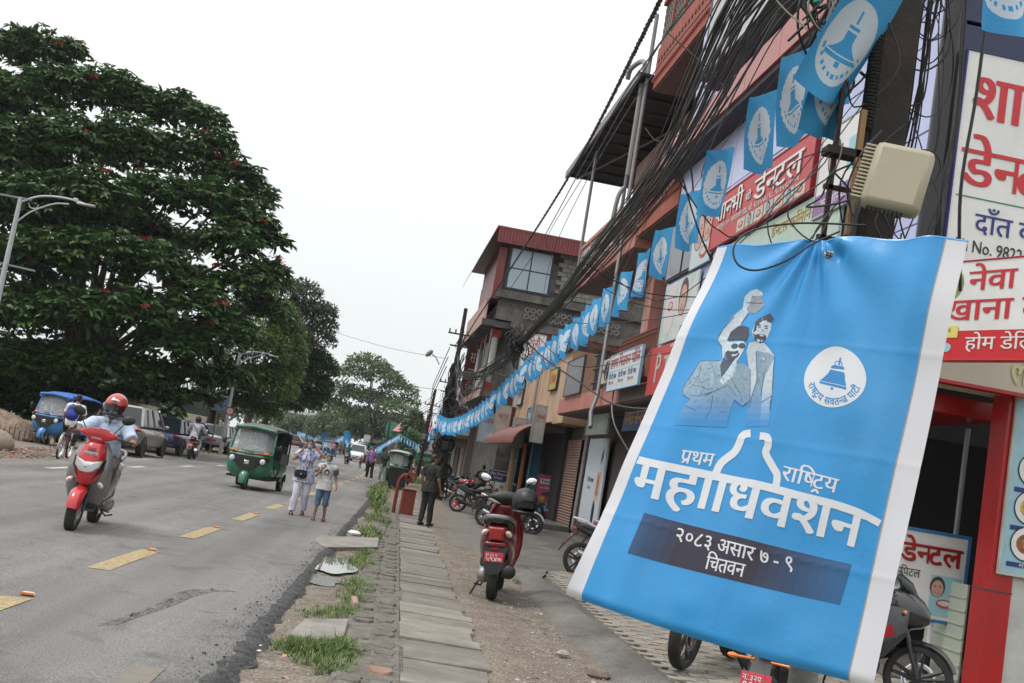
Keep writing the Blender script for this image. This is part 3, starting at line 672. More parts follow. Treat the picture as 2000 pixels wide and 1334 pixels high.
# red entrance
g = G(); g.b2((.5, .42, 3.05), (1.35, 2.9, 3.26)); g.build('entrance_soffit', m_redgl, B1, smooth=False, bev=.01)
g = G(); g.b2((-.02, -.55, 3.27), (1.12, -.42, 3.82)); g.b2((-.02, -.42, 3.27), (.1, 2.9, 3.82)); g.b2((.1, -.42, 3.3), (1.3, .3, 3.8)); va = g.build('valance', m_cream, B1, bev=.008)
g = G(); g.b2((-.03, -.565, 3.24), (1.14, -.41, 3.275)); g.b2((1.12, -.565, 3.24), (1.15, -.41, 3.83)); g.build('valance_trim', m_redgl, va, smooth=False)
g = G(); g.b2((.98, -.3, 0), (1.24, .02, 3.28)); g.build('red_pillar', m_redgl, B1, bev=.006, smooth=False)
g = G(); g.b2((.975, -.305, 1.2), (1.245, .025, 1.215)); g.build('pillar_joint', m_joint, B1, smooth=False)
g = G(); g.b2((1.24, -.28, 0), (4, -.2, 3.2)); g.build('side_wall', m_wall, B1, smooth=False)
g = G(); g.b2((.3, .4, .0), (6, 3.2, .12)); g.build('floor_step', m_dconc, B1, bev=.01)
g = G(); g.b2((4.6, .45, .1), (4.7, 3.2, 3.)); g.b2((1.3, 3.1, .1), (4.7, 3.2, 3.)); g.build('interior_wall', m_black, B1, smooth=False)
g = G(); g.cyl((1.35, 1.25, .1), (1.35, 1.25, 1.6), .035); g.cyl((1.35, 1.12, 1.7), (1.35, 1.12, 3), .03); g.build('chrome_post', m_steel, B1)
g = G(); g.b2((1.2, .47, .12), (1.22, 1.3, 1.2)); 
for k in range(7): g.b2((1.19, .47, .14+k*.15), (1.2, 1.3, .16+k*.15))
g.build('pale_screen', mat('greenish screen', (.42, .46, .38), .6), B1, smooth=False)
# upper big board tilted out from the wall, with its dark underside
bb = sign('billboard', 'large faded white billboard high on the lilac front, cut by the top of the picture', 'billboard', Lw(-.5, 9.1, 9.75), FACE_ROAD, 4.9, 3.4, .12, mat('faded poster white', (.55, .55, .56), .6, var=.05, dirt=(.45, .38, .4), dirt_amt=.4, dirt_s=1.5), m_joint)
fp = mat('faded pink print', (.58, .4, .4), .6); fp2 = mat('faded lilac print', (.52, .46, .5), .6)
wr(bb, 'D^. SATHI' if False else 'SATHI', fp, .9, .9, 1.6, .35, .03); wr(bb, 'NEWA', fp, .6, 1.6, 1., .35, .03)
for k in range(5): pat(bb, fp2, rect(2.3, .6+k*.45, 4.3, .85+k*.45))
g = G(); g.b2((-.3, .15, -.05), (5, .45, .0)); g.build('support', m_joint, bb, smooth=False)
# red dental sign
ds = sign('dental_sign', 'long red hanging signboard with white Devanagari lettering and a strip of face photos', 'signboard', Lw(-.16, 8.02, 6.18), FACE_ROAD, 4.65, .92, .08, m_sred, mat('sign edge red', (.35, .02, .03), .4))
m_sw = mat('raised white letter', (.75, .74, .72), .5); m_shd = mat('letter shadow print', (.2, .02, .03), .6)
for dx, dz, dy, mm in ((.035, -.03, -.006, m_shd), (0, 0, -.012, m_sw)):
    wr(ds, 'शा[न]भी', mm, .18+dx, .44+dz, 1.45, .31, .03, dy); wr(ds, 'श्री' if False else 'श^ी', mm, 1.78+dx*.5, .5+dz*.5, .28, .12, .02, dy); wr(ds, 'डे[न]टल', mm, 2.2+dx, .4+dz, 2.05, .36, .03, dy)
wr(ds, 'भरतपुर-१०  नारायणी रोड, मो. ९८४५५४८९८, ९८४५९८४००४', m_white, .3, .285, 3.9, .085, .02)
for k in range(7): pat(ds, m_aqua if k % 2 else m_food[4], rect(1.5+k*.43, .02, 1.88+k*.43, .24)); facep(ds, 1.69+k*.43, .12, .085, -.007) if k % 2 else mouth(ds, 1.69+k*.43, .13, .12, dy=-.007)
gs = sign('green_sign', 'pale green signboard under the red dental sign, top of it over the blue banner', 'signboard', Lw(-.1, 7.9, 5.1), FACE_ROAD, 5.6, 1.0, .05, mat('pale green board', (.45, .56, .48), .6, var=.05))
wr(gs, 'डे[न]टल किलिनक', m_food[1], 3.0, .7, 1.8, .16, .01)
po = sign('clinic_poster', 'white and violet clinic poster right of the red dental sign, half behind the pole', 'poster', Lw(-.12, 3.2, 5.75), FACE_ROAD, 1.7, 1.2, .04, m_white, m_alu)
pat(po, mat('print violet', (.28, .16, .35), .6), rect(0, 0, 1.7, .3)); facep(po, .5, .75, .2); pat(po, m_aqua, rect(.95, .45, 1.5, .9)); wr(po, 'किलिनक', m_white, .2, .08, .9, .12)
fpz = sign('face_poster', 'narrow poster of smiling faces and an open mouth at the lilac wall end', 'poster', Lw(-.1, 9.45, 6.02), FACE_ROAD, 1.28, 1.2, .04, mat('poster pale aqua', (.5, .6, .62), .55))
facep(fpz, .42, .72, .33); facep(fpz, .95, .78, .3); mouth(fpz, .85, .25, .25)
mp = sign('mouth_poster', 'weathered poster of a laughing mouth in white and aqua above the red corner board', 'poster', Lw(-.08, 11.1, 4.7), FACE_ROAD, 2.4, 1.25, .04, mat('poster streaked white', (.6, .6, .6), .6, var=.1, dirt=(.25, .45, .42), dirt_amt=.7, dirt_s=2.5))
pat(mp, mat('pale cheek print', (.6, .56, .55), .6), ov(.6, .7, .42, .55)); mouth(mp, .6, .75, .2); facep(mp, 1.5, .8, .3); pat(mp, m_aqua, rect(.02, .02, .12, 1.2))
rb = sign('red_corner_board', 'red board at the far lower corner of the clinic, half hidden by the banner', 'signboard', Lw(-.14, 11.3, 3.62), FACE_ROAD, 3.4, 1.0, .06, mat('red board', (.5, .06, .06), .5), None)
wr(rb, 'P', m_cream, .55, .25, .4, .55, .05); wr(rb, 'पे', m_cream, 1.2, .25, 1.2, .5, .04)
# white dental board facing the camera
wb = sign('dental_board', 'tall white board with red Devanagari headline and phone number, right of the black post', 'signboard', Lw(.06, -.28, 4.1), TH, 2.6, 2.86, .05, m_white, mat('board navy edge', (.03, .03, .12), .5), fw=.015)
wr(wb, 'शा[न]भी', m_red, .1, 2.12, 1.5, .46, .055); wr(wb, 'डे[न]टल', m_red, .07, 1.36, 1.42, .4, .05)
pat(wb, m_grn, rect(.05, 1.22, 2.4, 1.235)); wr(wb, 'दाँत बनाउने', m_blu, .3, .86, 1.3, .2, .02); wr(wb, 'Ph No. 9822394', m_txb, .1, .63, 1.02, .12, .02); wr(wb, '984598', m_txb, .45, .42, .6, .12, .02)
# newari food sign, angled
ns = sign('food_sign', 'red and white restaurant signboard over the shop entrance at the right edge', 'signboard', (5.16, 10.62, 3.42), math.atan2(-.9, .44), 2.6, 1.0, .1, m_white, m_red, fw=.012)
wr(ns, 'नेवा खः', m_red, .3, .70, 1.02, .19, .035); wr(ns, 'खाना तथा', m_red, .05, .40, 1.45, .2, .035); pat(ns, mat('sign bright red', (.55, .015, .02), .45), rect(0, 0, 2.6, .29)); wr(ns, 'होम डेिलभरीको', m_white, .34, .1, 1.3, .12, .02, -.009)
pat(ns, m_food[3], ov(.08, .78, .16, .17, 14), -.006); pat(ns, m_food[2], ov(.08, .78, .09, .1, 10), -.008)
pat(ns, mat('print yellow', (.7, .6, .15), .6), rect(.03, .22, .24, .34), -.009); wr(ns, 'FREE', m_txb, .06, .28, .1, .03, 0, -.011); pat(ns, m_aqua, ov(.12, .12, .06, .045), -.009)
wl = thing('faded_letter', 'faded yellow Devanagari letter on the cream valance', 'lettering', Lw(0.8, -.557, 3.36), TH); wr(wl, 'ल', mat('faded yellow letter', (.55, .5, .27), .6), 0, 0, .2, .3, .05, -.004); wl['kind'] = 'thing'
# menu posters right of the pillar
mb_ = sign('menu_poster', 'pale blue menu poster with round plates of food, right of the red pillar', 'poster', Lw(1.06, -.33, 1.42), TH, 1.1, 1.85, .01, mat('menu blue', (.3, .5, .58), .6, var=.1), m_old)
for k, zz in enumerate((1.1, .7, .32)): plate(mb_, .26, zz, .17, m_food[k]); pat(mb_, m_blu, rect(.06, zz-.25, .55, zz-.2)); wr(mb_, 'मोमो', m_white, .2, zz-.245, .15, .035)
pat(mb_, m_white, rect(.12, 1.45, .9, 1.78)); 
# ---- B2: red and salmon balconied building
B2 = bth('balcony_building', 'salmon and brick-red building with stacked balconies, blue inner walls and drain pipes', 'building', 0, 11.42)
def bb2(name, a, b, mt, parent=B2, bev=0., **k):
    g = G(); g.b2((a[0], a[1]-11.42, a[2]), (b[0], b[1]-11.42, b[2])); return g.build(name, mt, parent, bev=bev, smooth=False, **k)
bb2('wall', (1.3, 11.45, 3.7), (9, 15.2, 15.5), m_bwall)
bb2('wall', (1.3, 15.2, 3.7), (9, 17.5, 7.62), m_pinkl); bb2('wall', (1.3, 15.2, 7.66), (9, 23, 12), m_pinkl)
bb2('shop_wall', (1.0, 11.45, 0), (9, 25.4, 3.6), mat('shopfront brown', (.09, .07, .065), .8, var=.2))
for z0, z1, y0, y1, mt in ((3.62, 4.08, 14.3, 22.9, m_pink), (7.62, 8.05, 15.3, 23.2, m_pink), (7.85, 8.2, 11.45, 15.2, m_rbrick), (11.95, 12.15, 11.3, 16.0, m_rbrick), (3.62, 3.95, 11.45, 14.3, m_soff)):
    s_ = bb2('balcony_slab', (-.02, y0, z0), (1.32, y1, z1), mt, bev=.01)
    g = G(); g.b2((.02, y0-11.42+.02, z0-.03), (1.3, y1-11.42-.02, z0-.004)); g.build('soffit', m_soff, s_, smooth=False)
# brick-red parapets with dentil and diamond pattern
def parapet(y0, y1, z0, h, mt=m_rbrick):
    p = bb2('parapet', (-.02, y0, z0), (.1, y1, z0+h), mt)
    g = G(); k = y0-11.42+.06
    while k < y1-11.42: g.box((-.045, k, z0+.06), (.05, .07, .07)); k += .14
    g.build('dentils', m_rbrick, p, smooth=False)
    g = G(); k = y0-11.42+.2; R45 = Matrix.Rotation(R_(45), 3, 'X')
    while k < y1-11.42-.1: g.box((-.03, k, z0+h*.55), (.03, .1, .1), rot=R45); k += .27
    g.build('diamonds', m_rust, p, smooth=False); return p
parapet(11.45, 15.15, 8.2, .45); parapet(11.2, 16.05, 12.15, .95)
# top balcony: open-work panels
for k in range(4):
    ya = 11.3+k*1.2; bb2('brick_pier', (-.02, ya, 13.1), (.12, ya+.14, 14.3), m_rbrick)
    g = G()
    for i in range(5):
        for j in range(6): g.torus((.04, ya-11.42+.26+i*.2, 13.22+j*.19), (1, 0, 0), .085, .022, 8, 4)
    g.build('lattice_panel', m_block, B2)
bb2('coping', (-.06, 11.2, 14.3), (.16, 16.05, 14.42), m_rbrick)
bb2('column', (1.0, 15.0, 8.2), (1.3, 15.25, 12), m_rbrick); bb2('column', (-.0, 15.0, 8.65), (.2, 15.2, 9.0), m_rbrick)
bb2('door', (1.2, 12.6, 8.3), (1.31, 14.2, 10.6), m_rbrick)
bb2('column', (.6, 15.15, 4.08), (1.0, 15.5, 7.6), m_pink); bb2('column', (.95, 16.4, 4.08), (1.25, 17.4, 7.6), m_pinkl); bb2('column', (.9, 15.5, 4.08), (1.2, 15.8, 7.62), mat('dark red column', (.28, .035, .03), .6))
bb2('column', (.8, 12.35, 4.0), (1.1, 12.6, 7.8), m_pink)
# door with glass lights between teal louvres
dr = bb2('door', (1.16, 12.75, 4.0), (1.29, 14.15, 6.45), m_brown)
for q in range(3): g = G(); g.b2((1.13, 12.85+q*.44-11.42, 4.4), (1.155, 13.15+q*.44-11.42, 5.6)); g.build('pane', m_glass, dr, smooth=False)
g = G(); g.b2((1.13, 1.5, 5.85), (1.155, 2.6, 6.3)); g.build('pane', m_glass, dr, smooth=False)
for ya, yb in ((14.2, 15.1), (12.62, 12.72)):
    g = G(); z = 4.05
    while z < 7.5: g.box((1.2, (ya+yb)/2-11.42, z), (.08, yb-ya, .085)); z += .11
    o = g.build('louvres', m_teal, B2, smooth=False)
# rounded wrought iron railings
def railing(y0, y1, z0, h, mt=m_rust, x=-.02, belly=.22):
    g = G(); y = y0
    while y < y1:
        g.tube([(x, y-11.42, z0+h), (x-belly*.25, y-11.42, z0+h*.75), (x-belly, y-11.42, z0+h*.35), (x-belly*.7, y-11.42, z0+.06), (x, y-11.42, z0)], .012, 4); y += .11
    for zz, xx in ((h, 0), (h*.9, .03), (.0, 0)): g.tube([(x-xx, y0-11.42, z0+zz), (x-xx, y1-11.42, z0+zz)], .022, 5)
    y = y0+.05
    while y < y1: g.torus((x-.03, y-11.42, z0+h*.82), (1, 0, 0), .04, .008, 7, 3); y += .11
    return g.build('railing', mt, B2)
railing(11.45, 14.9, 4.0, 1.15); railing(11.3, 15.3, 8.62, .85); railing(15.2, 17.6, 8.1, .8)
# salmon upper balcony: white balustrade panels
for k in range(5):
    ya = 15.9+k*1.45; p = bb2('balustrade', (.0, ya, 8.1), (.08, ya+1.25, 8.95), mat('grey white balustrade', (.45, .45, .42), .85, dirt=(.2, .19, .17), dirt_amt=.6))
    g = G()
    for i in range(4):
        for j in range(2): g.torus((-.01, ya-11.42+.2+i*.28, 8.32+j*.38), (1, 0, 0), .13, .025, 8, 4)
    g.build('relief', m_wall, p)
    bb2('baluster_pier', (-.03, ya+1.27, 8.08), (.12, ya+1.43, 9.05), m_pink)
bb2('coping', (-.05, 15.4, 8.96), (.14, 23.2, 9.08), m_pink)
# pipes
g = G(); g.tube([(-.12, 5.0, 14.2), (-.12, 5.0, 3.9), (-.3, 4.6, 3.4), (-.35, 4.1, 3.0)], .055, 10); g.build('drain_pipe', m_steel, B2)
g = G(); g.tube(catm([(-.1, 9.6, 8.35), (-.28, 9.6, 8.3), (-.3, 9.3, 8.3), (-.3, 6.2, 8.2), (-.3, 5.9, 8.35), (-.25, 5.8, 9.3), (-.12, 5.8, 9.6)], 4), .06, 8); g.build('drain_pipe', m_pvc, B2)
g = G(); g.tube(catm([(0, 12.2, 7.6), (-.2, 12.3, 7.3), (-.2, 11.6, 7.2), (-.1, 11.2, 7.4)], 4), .05, 8); g.build('drain_pipe', m_pvc, B2)
g = G(); g.tube(catm([(-.05, 2.95, 4.5), (-.15, 3., 3.8), (-.1, 2.6, 3.1), (.4, 2.4, 2.4)], 5), .02, 6); g.build('hose', m_pvc, B2)
g = G(); g.tube(catm([(-.35, 6.6, 12.9), (-.35, 6.3, 13.1), (-.2, 5.4, 13.0), (-.18, 5.3, 12.3), (-.18, 5.3, 9.8)], 5), .07, 8); g.build('drain_pipe', m_pvc, B2)
# flat sheet roof standing on posts on the terrace
rf = bth('terrace_roof', 'dark metal lean-to roof on steel posts over the salmon terrace', 'roof', -.35, 16.3, 12.1)
g = G(); g.b2((0, 0, .32), (6, 10.8, .4)); g.build('roof_sheet', mat('dark roof underside', (.02, .02, .022), .8), rf, smooth=False)
g = G(); g.b2((-.06, -.02, .2), (0, 10.85, .44)); g.build('fascia', m_steel, rf, smooth=False)
g = G()
for k in range(10): g.b2((0.02, .3+k*1.15, .24), (5.9, .36+k*1.15, .318))
g.build('purlins', mat('dark roof steel', (.04, .04, .045), .7), rf, smooth=False)
g = G(); g.cyl((.3, 6.9, -3.9), (.3, 6.9, .2), .05); g.build('post', m_steel, rf)
g = G(); g.cyl((.3, 1.2, -3.9), (.3, 1.2, .2), .05); g.build('post', m_steel, rf)
g = G(); g.cyl((.3, 10.3, .1), (1.8, 3, .05), .03); g.build('brace', m_steel, rf)
# ground floor shops below B2
ya, za = 22.9, .15
def shutter(y0, y1, z0=.15, z1=2.95, x=.95, mt=m_shut, nm='roller_shutter', parent=B2):
    g = G(); z = z0
    while z < z1: g.tube([(x, y0-11.42, z+.045), (x, y1-11.42, z+.045)], .048, 6, cap=False); z += .088
    return g.build(nm, mt, parent)
shutter(22.95, 25.3); shutter(11.6, 15.2, mt=mat('grey shutter', (.2, .2, .2), .5))
g = G(); g.tube([(.85, 21.9-11.42, .2), (.85, 21.7-11.42, 3.6)], .07, 10); g.build('drain_pipe', m_pvc, B2)
wp = sign('white_shop_panel', 'tall white printed shopfront panel with a lipstick and bottle picture behind the parked bicycle', 'shop panel', Lw(.8, 21.1, .5), FACE_ROAD, 2.6, 2.45, .06, mat('panel blue white', (.55, .6, .66), .4, var=.03))
pat(wp, mat('print peach', (.6, .4, .3), .5), rect(1.75, .7, 2.35, 1.5)); pat(wp, m_lip, ov(2.05, 1.2, .1, .25)); pat(wp, m_white, ov(2.05, .95, .2, .13)); pat(wp, m_txb, ov(1.9, .35, .18, .35)); wr(wp, 'TEA Point', m_blu, .5, 1.2, .9, .12, .01); wr(wp, 'coffee', m_soff, .6, 1.0, .5, .08)
pat(wp, m_txb, [(2.0, 1.7), (2.25, 1.9), (2.2, 2.2), (2.05, 2.0)])
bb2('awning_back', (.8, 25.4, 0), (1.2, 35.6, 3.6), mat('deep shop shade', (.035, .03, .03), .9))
cs = sign('dark_shop_board', 'dark board with faded orange lettering under the blue hoarding', 'signboard', Lw(.3, 14.9, 3.0), FACE_ROAD, 2.6, .55, .06, mat('dark blue board', (.02, .05, .12), .6), None); wr(cs, 'ममत से[न]टर', mat('print orange', (.4, .2, .03), .6), .2, .15, 2.0, .3, .03)
gb = sign('blank_green_board', 'blank weathered grey-green board under the salmon balcony', 'signboard', Lw(.2, 18.9, 2.93), FACE_ROAD, 2.7, .55, .06, mat('weathered green board', (.13, .15, .13), .7, var=.3, dirt=(.3, .3, .27), dirt_amt=.6, dirt_s=2, stretch=(3, 1, .5)))
bs = sign('polyclinic_sign', 'white and blue hoarding with red Devanagari heading below the iron railing', 'signboard', Lw(-.3, 14.55, 3.86), FACE_ROAD, 3.1, .84, .04, mat('board pale blue', (.6, .66, .7), .55, var=.06, dirt=(.4, .42, .44), dirt_amt=.4), mat('sky blue frame', (.2, .45, .6), .5), fw=.02)
wr(bs, 'संगम िचतवन पोिल', m_sred, .08, .52, 2.9, .22, .03); pat(bs, m_aqua, rect(.02, .44, 3.08, .46))
for k, x in enumerate((.12, 1.1, 2.05)): wr(bs, 'िड िद रक', m_blu, x, .27, .75, .1, .01); wr(bs, 'िच रप', m_sred, x+.05, .14, .5, .06, .01)
mb2 = sign('blank_notice_board', 'grey weathered metal notice board leaning on the salmon balcony', 'signboard', Lw(-.08, 21.9, 4.12), FACE_ROAD, 2.6, 1.05, .05, mat('dull metal board', (.2, .2, .21), .5, var=.15), m_joint); wr(mb2, 'सोडा वाटर', m_wall, .5, .55, 1.4, .14)
# AC outdoor unit on the balcony
ac = bth('air_conditioner_unit', 'old beige air conditioner outdoor unit standing on the salmon balcony', 'air conditioner', -.12, 15.3, 4.1)
m_ac = mat('aged beige plastic', (.48, .45, .36), .6, var=.08, dirt=(.3, .27, .2), dirt_amt=.4)
g = G(); g.b2((0, 0, .05), (.35, 1.0, .68)); g.build('casing', m_ac, ac, bev=.02)
g = G()
for r in (.08, .14, .2, .25): g.torus((-.012, .38, .37), (1, 0, 0), r, .008, 20, 4)
g.build('fan_grille', m_joint, ac); g = G(); g.b2((-.012, .72, .35), (.0, .95, .42)); g.build('vent', m_joint, ac, smooth=False)
g = G(); 
for k in range(9): g.tube([(-.0, 5.1+k*.16, 4.08), (-.0, 5.1+k*.16, 5.1)], .015, 4)
for k in range(3): g.tube([(-.0, 4.8, 4.3+k*.38), (-.0, 6.7, 4.3+k*.38)], .03, 4)
g.build('black_railing', m_joint, B2)
# ---- B3: low tan building with awning
B3 = bth('tan_building', 'low building with tan plaster upper wall and shop signs', 'building', 0, 23.3)
g = G(); g.b2((.25, 0, 3.4), (9, 12.2, 5.75)); g.build('wall', m_tan, B3, smooth=False)
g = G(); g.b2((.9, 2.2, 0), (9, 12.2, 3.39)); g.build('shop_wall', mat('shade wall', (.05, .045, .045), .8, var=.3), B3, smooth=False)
g = G(); g.b2((.1, 0, 5.75), (9, 12.3, 5.9)); g.build('roof_slab', m_bconc, B3, smooth=False)
g = G(); g.b2((-.1, 2.3, 3.2), (.9, 12.2, 3.38)); g.build('shop_slab', m_soff, B3, smooth=False)
aw = bth('barrel_awning', 'curved brown-red sheet metal awning over the sweet shop', 'awning', 0, 25.3, 0)
P = []; 
for k in range(9):
    a = k/8*PI/2; P.append((-.95+1.85*math.sin(a*1.0)*1.0, 2.62+.9*(math.sin(a))**1.0)) if False else P.append((.9-1.85*math.cos(a), 2.6+.92*math.sin(a)))
m_awn = mat('maroon corrugated awning', (.25, .09, .075), .5, var=.15, dirt=(.12, .07, .05), dirt_amt=.5)
g = G(); ny = 60
V = [(x-(.025 if j % 2 else 0), j*9.6/ny, z+(.02 if j % 2 else 0)) for j in range(ny+1) for x, z in P]
F = [(j*9+i, (j+1)*9+i, (j+1)*9+i+1, j*9+i+1) for j in range(ny) for i in range(8)]
g.add(V, F); g.build('sheet', m_awn, aw)
g = G(); g.tube([(x, 0, z-.02) for x, z in P], .03, 5); g.tube([(x, 9.6, z-.02) for x, z in P], .03, 5); g.tube([(-.95, 0, 2.58), (-.95, 9.6, 2.58)], .04, 5); g.build('rim', m_rroof, aw)
for k, (px0, py0, px1, py1, lab, txt, tm, bd) in enumerate((
  (1050, 785, 1072, 868, 'narrow white hanging sign with faded pink lettering, right of the tan wall', 'फे[न]सी', m_sred, m_old),
  (1008, 810, 1030, 876, 'grimy white sign with green picture left of the barrel awning', 'पसल', m_soff, m_old),
  (975, 785, 1002, 866, 'pale board with red lettering at the tan building corner', 'स्टोर', m_sred, m_old),
  (944, 800, 974, 868, 'light blue and white fascia board farther down the shops', 'किराना', m_sred, mat('pale blue sign', (.42, .55, .62), .6, var=.1)))):
    x0, z1 = fb(px0, py0, 24.8+k*4); x1, z0 = fb(px1, py1, 24.8+k*4); x1 = fb(px1, py0, 24.8+k*4)[0]
    s_ = sign('hanging_sign', lab, 'signboard', Lw(x0, 24.8+k*4, z0), TH+.15, x1-x0, z1-z0-.1, .2, bd, m_alu, fw=.02)
    wr(s_, txt, tm, .05, (z1-z0)*.6, (x1-x0)*.8, (x1-x0)*.3, .03)
lw = sign('faded_shop_sign', 'pale green faded signboard over the glass door of the food shop', 'signboard', Lw(.3, 40.3, 2.75), FACE_ROAD, 8., .75, .08, mat('faded green white', (.36, .4, .37), .6, var=.15, dirt=(.2, .18, .15), dirt_amt=.5))
gn = sign('green_white_sign', 'half white half green hanging signboard beyond the tan building', 'signboard', Lw(-.1, 44.6, 2.3), TH+.1, 1.1, 1.5, .1, m_old); pat(gn, m_grn, rect(.55, 0, 1.1, 1.5)); pat(gn, m_grn, rect(0, .1, .1, .2))
# standing and wall banners of the sweet shop
def standee(px_, py_, w, h, lab, topc, mts, name='banner_stand'):
    p = gp(px_, py_); t = sign(name, lab, 'banner', (p.x, p.y, .12), TH, w, h, .03, m_white, m_alu, fw=.015); pat(t, topc, rect(.02, h*.72, w-.02, h-.02)); return t
s1 = standee(942, 992, .82, 1.45, 'menu stand with purple heading and egg and noodle photos, by the parked motorcycles', mat('print purple', (.05, .02, .16), .5), None)
wr(s1, 'पिवत^ िम[ष]ठा[न]न', m_white, .06, 1.25, .7, .1, .02, -.008); wr(s1, 'भ[ण]डार', m_white, .25, 1.1, .36, .09, .02, -.008); pat(s1, m_grn, rect(.1, 1.0, .72, 1.06), -.006)
for i in range(2):
    for j in range(3): plate(s1, .22+.4*i, .82-.29*j, .13, m_food[(i+j) % 2], rim=m_food[4])
s2 = standee(1003, 1002, .88, 2.55, 'tall dark sweet shop banner with food photos fixed to the blue pillar', mat('print dark plum', (.03, .02, .05), .5), None, 'wall_banner'); s2.location.z = .35; s2.location.y += 1.6
wr(s2, 'पिवत^', mat('print grey', (.2, .2, .2), .5), .2, 2.3, .5, .12, .02, -.008); wr(s2, 'िम[ष]ठा[न]न', m_white, .1, 2.05, .7, .14, .02, -.008); wr(s2, 'भ[ण]डार', m_white, .15, 1.8, .55, .14, .02, -.008); pat(s2, m_grn, ov(.44, 1.75, .4, .05), -.007)
for i in range(2):
    for j in range(4): plate(s2, .23+.42*i, 1.42-.38*j, .18, m_food[(i+2*j) % 4], rim=m_hair_p)
s3 = sign('ice_cream_banner', 'pink and blue roll-up banner with a small cartoon-lettered logo and desserts, beside the shutter', 'banner', Lw(.35, 27.0, .2), TH-.05, .86, 1.5, .03, mat('print magenta', (.45, .06, .14), .45), m_blu, fw=.015)
pat(s3, mat('print sky', (.08, .35, .6), .45), rect(0, .02, .86, .55), -.005); pat(s3, m_white, rect(.1, 1.18, .74, 1.36), -.006); wr(s3, 'Pen&Bill', m_blu, .14, 1.22, .55, .1, .04, -.009); pat(s3, m_wht, ov(.4, 1.05, .3, .03), -.006)
pat(s3, m_hair_p, ov(.45, .82, .26, .1), -.007); 
for k in range(6): pat(s3, m_food[k % 5], ov(.18+.1*k, .66+.02*(k % 2), .07, .08, 10), -.008-.0005*k); pat(s3, m_red, ov(.2+.1*k, .76, .04, .03, 8), -.011)
pat(s3, m_white, rect(.0, .02, .86, .1), -.006)
for k, c in enumerate(((.05, .18, .27), (.04, .12, .2))):
    g = G(); g.b2((.25, 5.4+k*3.6, .1), (.6, 5.8+k*3.6, 3.1)); g.build('shop_pillar', mat('blue pillar %d' % k, c, .6, var=.1), B3, smooth=False)
g = G(); g.b2((-.1, 5.2, .1), (.0, 5.35, 2.7)); g.build('orange_post', mat('orange post', (.5, .18, .06), .6), B3, smooth=False)
g = G()
for k in range(30): g.box((.0, 8.6, .2+k*.085), (.12, .9, .07))
g.build('bamboo_blind', mat('bamboo slats', (.42, .28, .13), .7, var=.2), B3, smooth=False)
g = G(); g.b2((.5, 9.8, .1), (.56, 14.6, 2.6)); gd = g.build('glass_front', mat('shop glass', (.06, .07, .075), .08, spec=.9), B3, smooth=False)
g = G()
for k in range(5): g.b2((.46, 9.8+k*1.15, .1), (.52, 9.88+k*1.15, 2.6))
g.b2((.46, 9.8, 2.05), (.52, 14.6, 2.13)); g.build('mullions', m_alu, gd, smooth=False)
kj = sign('snack_sign', 'grey board with red snack lettering behind the seated man', 'signboard', Lw(-.2, 42.2, 1.0), TH, 1.35, 1.4, .05, mat('board grey', (.4, .39, .37), .7, var=.1)); wr(kj, 'खाजा', m_red, .15, .85, 1.0, .28, .03); wr(kj, 'घर', m_red, .35, .35, .6, .26, .03)
# steps, flowerpot
g = G(); g.b2((-.3, 22.7-.0, 0), (.9, 26.9, .22)); st = g.build('doorstep', m_bconc, None, FO, (0, 0, TH), bev=.02); setp(st, 'mossy concrete doorstep in front of the brown shutter', 'step')
p = gp(1062, 1022); fpot = thing('flower_pot', 'bright green plastic plant pot on the step under the pink banner', 'plant pot', (p.x-.05, p.y-.3, .12)); m_lime = mat('lime plastic', (.12, .5, .06), .4)
g = G(); g.loft([[(r*math.cos(k*PI/8), r*math.sin(k*PI/8), z) for k in range(16)] for r, z in ((.11, 0), (.16, .26), (.175, .26), (.175, .3), (.15, .3), (.14, .22))]); g.build('pot', m_lime, fpot)
# ---- B4: tall brick and concrete building with red roof
YB = 36.0
B4 = bth('brick_building', 'tall unfinished brick and concrete building with red metal roof and street balconies', 'building', 0, YB)
def q4(px_, py_, dy=0): x, z = fb(px_, py_, YB+dy); return x, z
def bx4(name, a, b, mt, par=None, bev=0): g = G(); g.b2(a, b); return g.build(name, mt, par or B4, bev=bev, smooth=False)
x0 = -1.2; zt = 11.75
bx4('core_wall', (-.2, .12, 0), (8, 11, 8.0), m_bconc); bx4('core_wall', (.0+x0, .16, 8.05), (8, 11, 10.9), m_bconc)
# brick infill on the wall that faces the camera
g = G(); rows = 0; z = 3.3
while z < 7.75:
    x = -.1-(.12 if rows % 2 else 0)
    while x < 5.2:
        g.box((x+.11, .09+rnd(-.008, .008), z+.035), (.222, .06, .062)); x += .235
    z += .075; rows += 1
o = g.build('brickwork', m_dbrick, B4, smooth=False); o['kind'] = 'stuff'
bx4('floor_beam', (-.5, .02, 7.78), (8, .3, 8.12), m_bconc); bx4('floor_beam', (-.3, .02, 5.2), (.25, .3, 7.8), m_bconc); bx4('floor_beam', (x0-.2, -.05, 9.0), (8, .2, 9.35), m_bconc)
# balustrade relief on the concrete parapet
g = G()
for i in range(16):
    for j in range(2): g.torus((.1+i*.27, -.02, 8.35+j*.28), (0, 1, 0), .1, .03, 8, 4)
g.build('balustrade_relief', m_block, B4)
# cinder blocks on the top floor
z = 9.4; r = 0
while z < 11.2:
    x = 1.35-(.2 if r % 2 else 0)
    while x < 4.3:
        g = G(); g.box((0, 0, 0), (.385, .15, .185)); g.build('cinder_block', m_block, B4, (x+.2, .08+rnd(-.01, .01), z+.09), bev=.008, smooth=False); x += .4
    z += .2; r += 1
